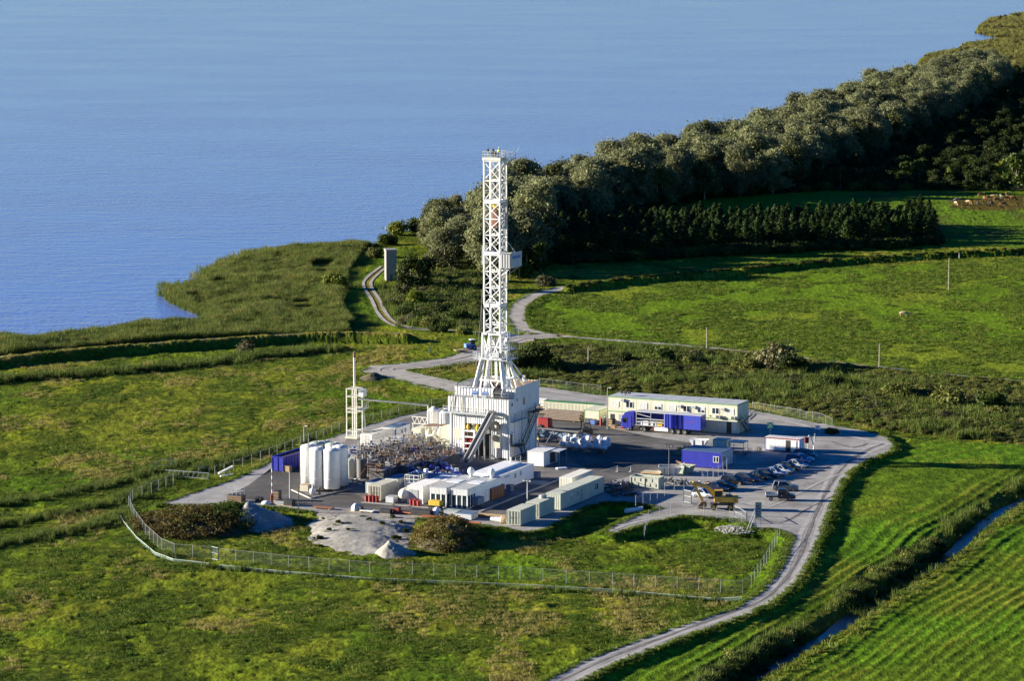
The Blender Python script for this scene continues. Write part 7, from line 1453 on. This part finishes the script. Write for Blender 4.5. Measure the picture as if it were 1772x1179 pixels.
def fence(name, pts, lab, spacing=3.55, h=2.05, zoff=0.0, flat=None, rail=True):
    P = [GT(*p) if flat is None else G(p[0],p[1],flat) for p in pts]; Q = [P[0]]
    for a, c in zip(P[:-1], P[1:]):
        n = max(1, round((c-a).length/spacing)); Q += [a.lerp(c,k/n) for k in range(1,n+1)]
    for q in Q: q.z = (H0(q.x,q.y) if flat is None else max(flat, H0(q.x,q.y)-0)) + zoff
    t = thing(name, lab, 'fence', Q[0], 0); o = Q[0]
    for i, q in enumerate(Q): put('post', PFAT if i % 5 == 0 else PMESH, t, q-o, 0)
    mb = MB(); mr = MB()
    for a, c in zip(Q[:-1], Q[1:]):
        a, c = a-o, c-o; up = Vector((0,0,h)); mb.add([a,c,c+up,a+up],[(0,1,2,3)])
        if rail: mr.bar(a+up, c+up, .03)
    mb.build('wire_mesh', M['chain'], t)
    if rail: mr.build('rail', M['galv'], t)
    return t
FR = [(300,841),(262,856),(230,869),(223,880),(232,902),(252,930),(280,955),(302,964),(366,969)]
fence('perimeter_fence', FR, 'chain link fence curving round the left tip of the yard'); fence('perimeter_fence', [(378,972),(500,985),(640,996),(900,1006),(1060,1016),(1285,1030)], 'long chain link fence in front of the sand ramp and the green patch'); fence('perimeter_fence', [(1285,1030),(1300,1018),(1322,985),(1345,943),(1349,928)], 'chain link fence between the green patch and the gravel road')
fence('perimeter_fence', [(372,827),(420,812),(466,795),(520,775),(600,747),(690,722),(775,706)], 'chain link fence along the back of the silos and the flare tower'); fence('perimeter_fence', [(934,672),(980,677),(1040,684)], 'short chain link fence behind the yellow ribbed container',3.6); fence('perimeter_fence', [(1302,714),(1340,720),(1384,727),(1440,743)], 'chain link fence right of the office block',3.6); fence('perimeter_fence', [(1115,925),(1122,905),(1180,893),(1218,897)], 'short chain link fence below the excavator',2.6,1.8)
fence('perimeter_fence', [(1218,897),(1262,902),(1284,908)], 'chain link fence end beside the rubble at the gate',2.6,1.8); fence('perimeter_fence', [(1100,880),(1150,862),(1200,846),(1252,833)], 'chain link fence between the scrap yard and the car park',3.0,1.8,flat=0.0); fence('perimeter_fence', [(1215,838),(1243,826),(1272,806)], 'chain link fence in front of the blue cabin', 3.0,1.8,flat=0.0)
def net(pts, lab):
    P = [GT(*p) for p in pts]; Q = [P[0]]
    for a, c in zip(P[:-1], P[1:]): n = max(1, round((c-a).length/4)); Q += [a.lerp(c,k/n) for k in range(1,n+1)]
    for q in Q: q.z = H0(q.x,q.y)
    t = thing('barrier_net', lab, 'net', Q[0], 0); o = Q[0]; mb = MB(); mr = MB(); up = Vector((0,0,.55))
    for a, c in zip(Q[:-1], Q[1:]): a, c = a-o, c-o; mb.add([a,c,c+up,a+up],[(0,1,2,3)]); mr.bar(a+up, c+up, .07)
    mb.build('netting', M['netting'], t); mr.build('top_rope', M['greenish'], t)
    for q in Q: put('peg', PEG, t, q-o, 0)
M['netting'] = wiremat('green_netting', (.16,.24,.19), .5); PEG = MB().tube((0,0,-.2),(0,0,.65),.03,5).mesh('peg', M['greenish'])
net([(206,893),(214,908),(236,935),(268,962),(300,974),(362,981)], 'low green netting outside the fence curve at the left tip'); net([(380,984),(500,996),(640,1007),(900,1018),(1060,1027),(1283,1041)], 'long low green netting in front of the front fence')
def gate(px0,py0,px1,py1,h,lab,infill=True,z=None):
    a = GT(px0,py0) if z is None else G(px0,py0,z); c = GT(px1,py1) if z is None else G(px1,py1,z); t = thing('gate', lab, 'gate', a, 0); d = c-a; d.z = 0; up = Vector((0,0,h))
    for q in (Vector((0,0,0)), d): MB().bar(q-Vector((0,0,.2)), q+up*1.05, .14).build('post', M['galv'], t)
    MB().bar(d*.04+up*.08, d*.96+up*.08,.07).bar(d*.04+up, d*.96+up,.07).bar(d*.04+up*.55,d*.96+up*.55,.05).bar(d*.04+up*.08,d*.04+up,.07).bar(d*.96+up*.08,d*.96+up,.07).build('gate_frame', M['galv'], t)
    if infill: MB().add([d*.04+up*.08,d*.96+up*.08,d*.96+up,d*.04+up],[(0,1,2,3)]).build('wire_mesh', M['chain'], t)
    return t
g_ = gate(366,969,378,972,2.1,'narrow pale gate with a small plate in the front fence'); MB().box(.15,-.06,1.0,.55,-.04,1.5).build('plate', M['white_clean'], g_)
gate(1270,895,1292,908,2.0,'open steel gate leaf beside the tall site board'); gate(1183,870,1196,873,2.2,'pale gate frame left of the excavator',z=0.0); gate(266,818,300,812,1.9,'galvanised gate on the meadow side left of the concrete apron')
t = thing('lattice_barrier', 'long galvanised lattice barrier lying left of the concrete apron', 'barrier', GT(286,826), 0); a = Vector((0,0,0)); c = GT(362,832)-GT(286,826); c.z = 0
mb = MB()
for h in (.3,1.3): mb.bar(a+Vector((0,0,h)), c+Vector((0,0,h)), .09)
mb.build('rail', M['galv'], t); mb = MB()
for k in range(18): p = a.lerp(c,k/18); q = a.lerp(c,(k+1)/18); mb.bar(p+Vector((0,0,.3)), q+Vector((0,0,1.3)) if k % 2 else p+Vector((0,0,1.3)), .05)
mb.build('lattice', M['galv'], t); MB().bar(c,c+Vector((0,0,2.2)),.12).bar(c+Vector((0,0,2.2)),c+Vector((-2.2,0,2.6)),.08).bar(c,c+Vector((-2.2,0,2.6)),.07).build('end_frame', M['galv'], t)
t = thing('white_beam', 'pair of white beams propped up at the end of the concrete apron', 'beam', G(390,824), .2); MB().bar((-1.2,0,.5),(1.6,2.2,1.3),.35,.25).bar((-1.0,-1,.15),(1.4,.6,.2),.3,.22).build('beam', M['white'], t); MB().bar((1.0,1.7,0),(1.0,1.7,1.1),.1).build('prop', M['wood'], t)
t = thing('rubble_heap', 'pale heap of broken stone at the foot of the tall site board', 'rubble', G(1272,919,-.6), 0); q = random.Random(4); mb = MB()
for k in range(240): a = q.random()*6.28; r = q.random()**.5; x,y = 3.4*r*math.cos(a),3.6*r*math.sin(a); s = q.uniform(.06,.17); mb.bar((x-s,y,.3*(1-r)+.1),(x+s,y+q.uniform(-.2,.2),.4*(1-r)+.2),s*1.4,s)
o = mb.build('stones', M['concrete_part'], t); o['kind'] = 'stuff'
t = thing('prop_ladder', 'pale ladder propped against the tall site board', 'ladder', G(1297,913,-.2), 0)
for s in (0,.4): MB().bar((s-.6,-2.2,0),(s+.9,1.0,2.7),.07).build('stile', M['lightgrey'], t)
for k in range(8): f_ = (k+.5)/8; MB().bar((-.6+1.5*f_,-2.2+3.2*f_,2.7*f_),(-.2+1.5*f_,-2.2+3.2*f_,2.7*f_),.05).build('rung', M['lightgrey'], t)
# ---------------------------------------------------------------- brick tower, blue tractor
p = GT(676,486); h = zpix(p, 433) - p.z
t = thing('brick_tower', 'grey square brick tower with a pale parapet beside the two-rut track', 'tower', p, R(10)); w = 1.45
n = 11
for k in range(n): z0 = k*h/n; MB().box(-w,-w*1.3,z0+.01,w,w*1.3,z0+h/n-.01).build('wall_course', M['brick_tower'], t)
MB().box(-w-.12,-w*1.3-.12,h,w+.12,w*1.3+.12,h+.35).build('parapet', M['concrete_part'], t); MB().box(-w+.02,-w*1.3+.02,0,w-.02,w*1.3-.02,h).build('core', M['darkgrey'], t)
d = MB().box(-.4,-w*1.3-.03,.1,.4,-w*1.3-.001,2.0).build('door', M['darkgrey'], t); MB().box(.25,-w*1.3-.05,1.0,.33,-w*1.3-.031,1.1).build('handle', M['steel'], d); MB().box(w+.001,-.4,h*.55,w+.03,.4,h*.55+.5).build('slit', M['black'], t)
p = GT(813,606); t = thing('tractor', 'small blue tractor trailer parked behind the mast in the grass', 'tractor', p, R(20))
MB().bbox(-1.2,-.8,.6,1.2,.8,1.5,.1).build('body', M['blue_light'], t); MB().bbox(.1,-.7,1.5,1.1,.7,2.4,.1).build('cab', M['glass'], t); MB().box(0,-.75,2.4,1.2,.75,2.5).build('roof', M['white'], t)
for x, r in ((-.8,.45),(.8,.6)):
    for s in (-1,1): wheel(t,x,s*.85,r,.3,'blue_light')
p = GT(800,610); t = thing('flatbed', 'low tan flat trailer standing at the front of the blue tractor', 'trailer', p, R(20)); MB().box(-1.8,-.9,.5,1.6,.9,.65).build('bed', M['wood'], t)
for s in (-1,1): wheel(t,-.3,s*.8,.25,.2)
# ---------------------------------------------------------------- animals
def quad(name, loc, rz, label, cat, col, sc, graze, group=None, patch=None, horse=False, lying=False):
    t = thing(name, label, cat, loc, rz, group); t.scale = (sc,)*3
    if lying: t.location.z -= .42*sc
    hd = [(.95,0,.75 if graze else 1.28),(1.22,0,.28 if graze else 1.32),(1.38,0,.12 if graze else 1.08)] if not horse else [(1.05,0,.78 if graze else 1.55),(1.28,0,.30 if graze else 1.75),(1.42,0,.10 if graze else 1.45)]
    pts = [(-.85,0,1.08),(-.45,0,1.06),(0,0,1.0),(.45,0,1.08),(.72,0,1.10)] + hd; rad = [.24,.33,.36,.33,.22,.15,.13,.08]; ed = [(k,k+1) for k in range(7)]
    for s in (-1,1):
        i = len(pts); pts += [(-.74,s*.17,.86),(-.66,s*.18,.62),(-.82,s*.18,.42),(-.76,s*.18,.04)]; rad += [.15,.11,.06,.055]; ed += [(0,i),(i,i+1),(i+1,i+2),(i+2,i+3)]
        i = len(pts); pts += [(.50,s*.16,.80),(.52,s*.17,.45),(.52,s*.17,.04)]; rad += [.13,.07,.055]; ed += [(3,i),(i,i+1),(i+1,i+2)]
    i = len(pts); pts += [(-1.05,0,1.02),(-1.12,0,.55)]; rad += [.05,.05]; ed += [(0,i),(i,i+1)]
    b_ = person_mesh('body', pts, rad, ed, col, 2); b_.parent = t
    h1 = Vector(hd[1])
    for s in (-1,1): MB().bar(h1+Vector((-.06,s*.10,.08)), h1+Vector((-.08,s*.24,.12)), .09,.05).build('ear', col, t)
    if horse: MB().bar((.75,0,1.32),(hd[1][0]-.08,0,hd[1][2]+.18),.06,.22).build('mane', M['cream'], t)
    else:
        for s in (-1,1): MB().tube(h1+Vector((-.02,s*.08,.12)), h1+Vector((.02,s*.2,.26)),.025,5,.008).build('horn', M['offwhite'], t)
    if patch: MB().lathe([(0,-.34),(.24,-.30),(.375,-.1),(.375,.12),(.22,.3),(0,.33)],12,(0,0,1.02),axis='x').build('flank_patch', patch, t, smooth=True)
    return t
M['coat_cream'] = paint('cream_coat', (.44,.33,.17), dirt=.1); M['coat_brown'] = paint('brown_coat', (.24,.085,.03), dirt=.1); M['coat_tan'] = paint('tan_coat', (.45,.30,.13), dirt=.1); M['coat_dark'] = paint('dark_coat', (.035,.025,.02), dirt=.1); M['coat_white'] = paint('white_coat', (.30,.24,.17), dirt=.25)
quad('horse', GT(1564,549), R(-12), 'cream coloured horse grazing alone in the pasture', 'horse', M['coat_cream'], 1.12, True, horse=True)
CW = [(1650,353,'coat_dark',175,True,'black cow with a pale flank at the left end of the herd','coat_white'),(1656,350,'coat_white',10,False,'pale cow behind the black one at the left end',None),(1654,355.5,'coat_tan',-70,True,'tan cow facing away at the left end of the herd',None),(1676,353.5,'coat_tan',-35,True,'broad tan cow standing in front of the herd',None),(1692,356,'coat_dark',80,True,'dark cow with a pale flank at the front of the herd','coat_white'),(1697,341,'coat_brown',15,False,'red brown cow at the back left of the main group',None),(1703,347,'coat_brown',100,True,'brown cow behind the dark cow with a pale flank',None),(1711,346,'coat_brown',20,False,'brown cow lying low in the middle of the group',None),(1714,356.5,'coat_dark',170,True,'black cow with a pale flank at the front right','coat_white'),(1735,357,'coat_brown',185,True,'red brown cow alone at the front right of the herd',None),(1719,344,'coat_tan',-20,False,'tan cow right of the brown one in the middle',None),(1724,349,'coat_brown',10,True,'brown cow behind the black cow with a pale flank',None),(1732,344,'coat_white',95,False,'pale cow facing the camera on the right of the herd',None),(1742,347,'coat_brown',190,False,'brown cow standing broadside on the right of the herd',None),(1743,340,'coat_brown',60,False,'dark brown cow standing highest at the right back',None),(1752,346,'coat_brown',170,True,'red brown cow at the right end of the herd',None)]
for px,py,c,a,g,lab,pt in CW: quad('cow', GT(px,py), R(a), lab, 'cow', M[c], 1.12, g, 'cattle at the edge of the far meadow', M[pt] if pt else None)
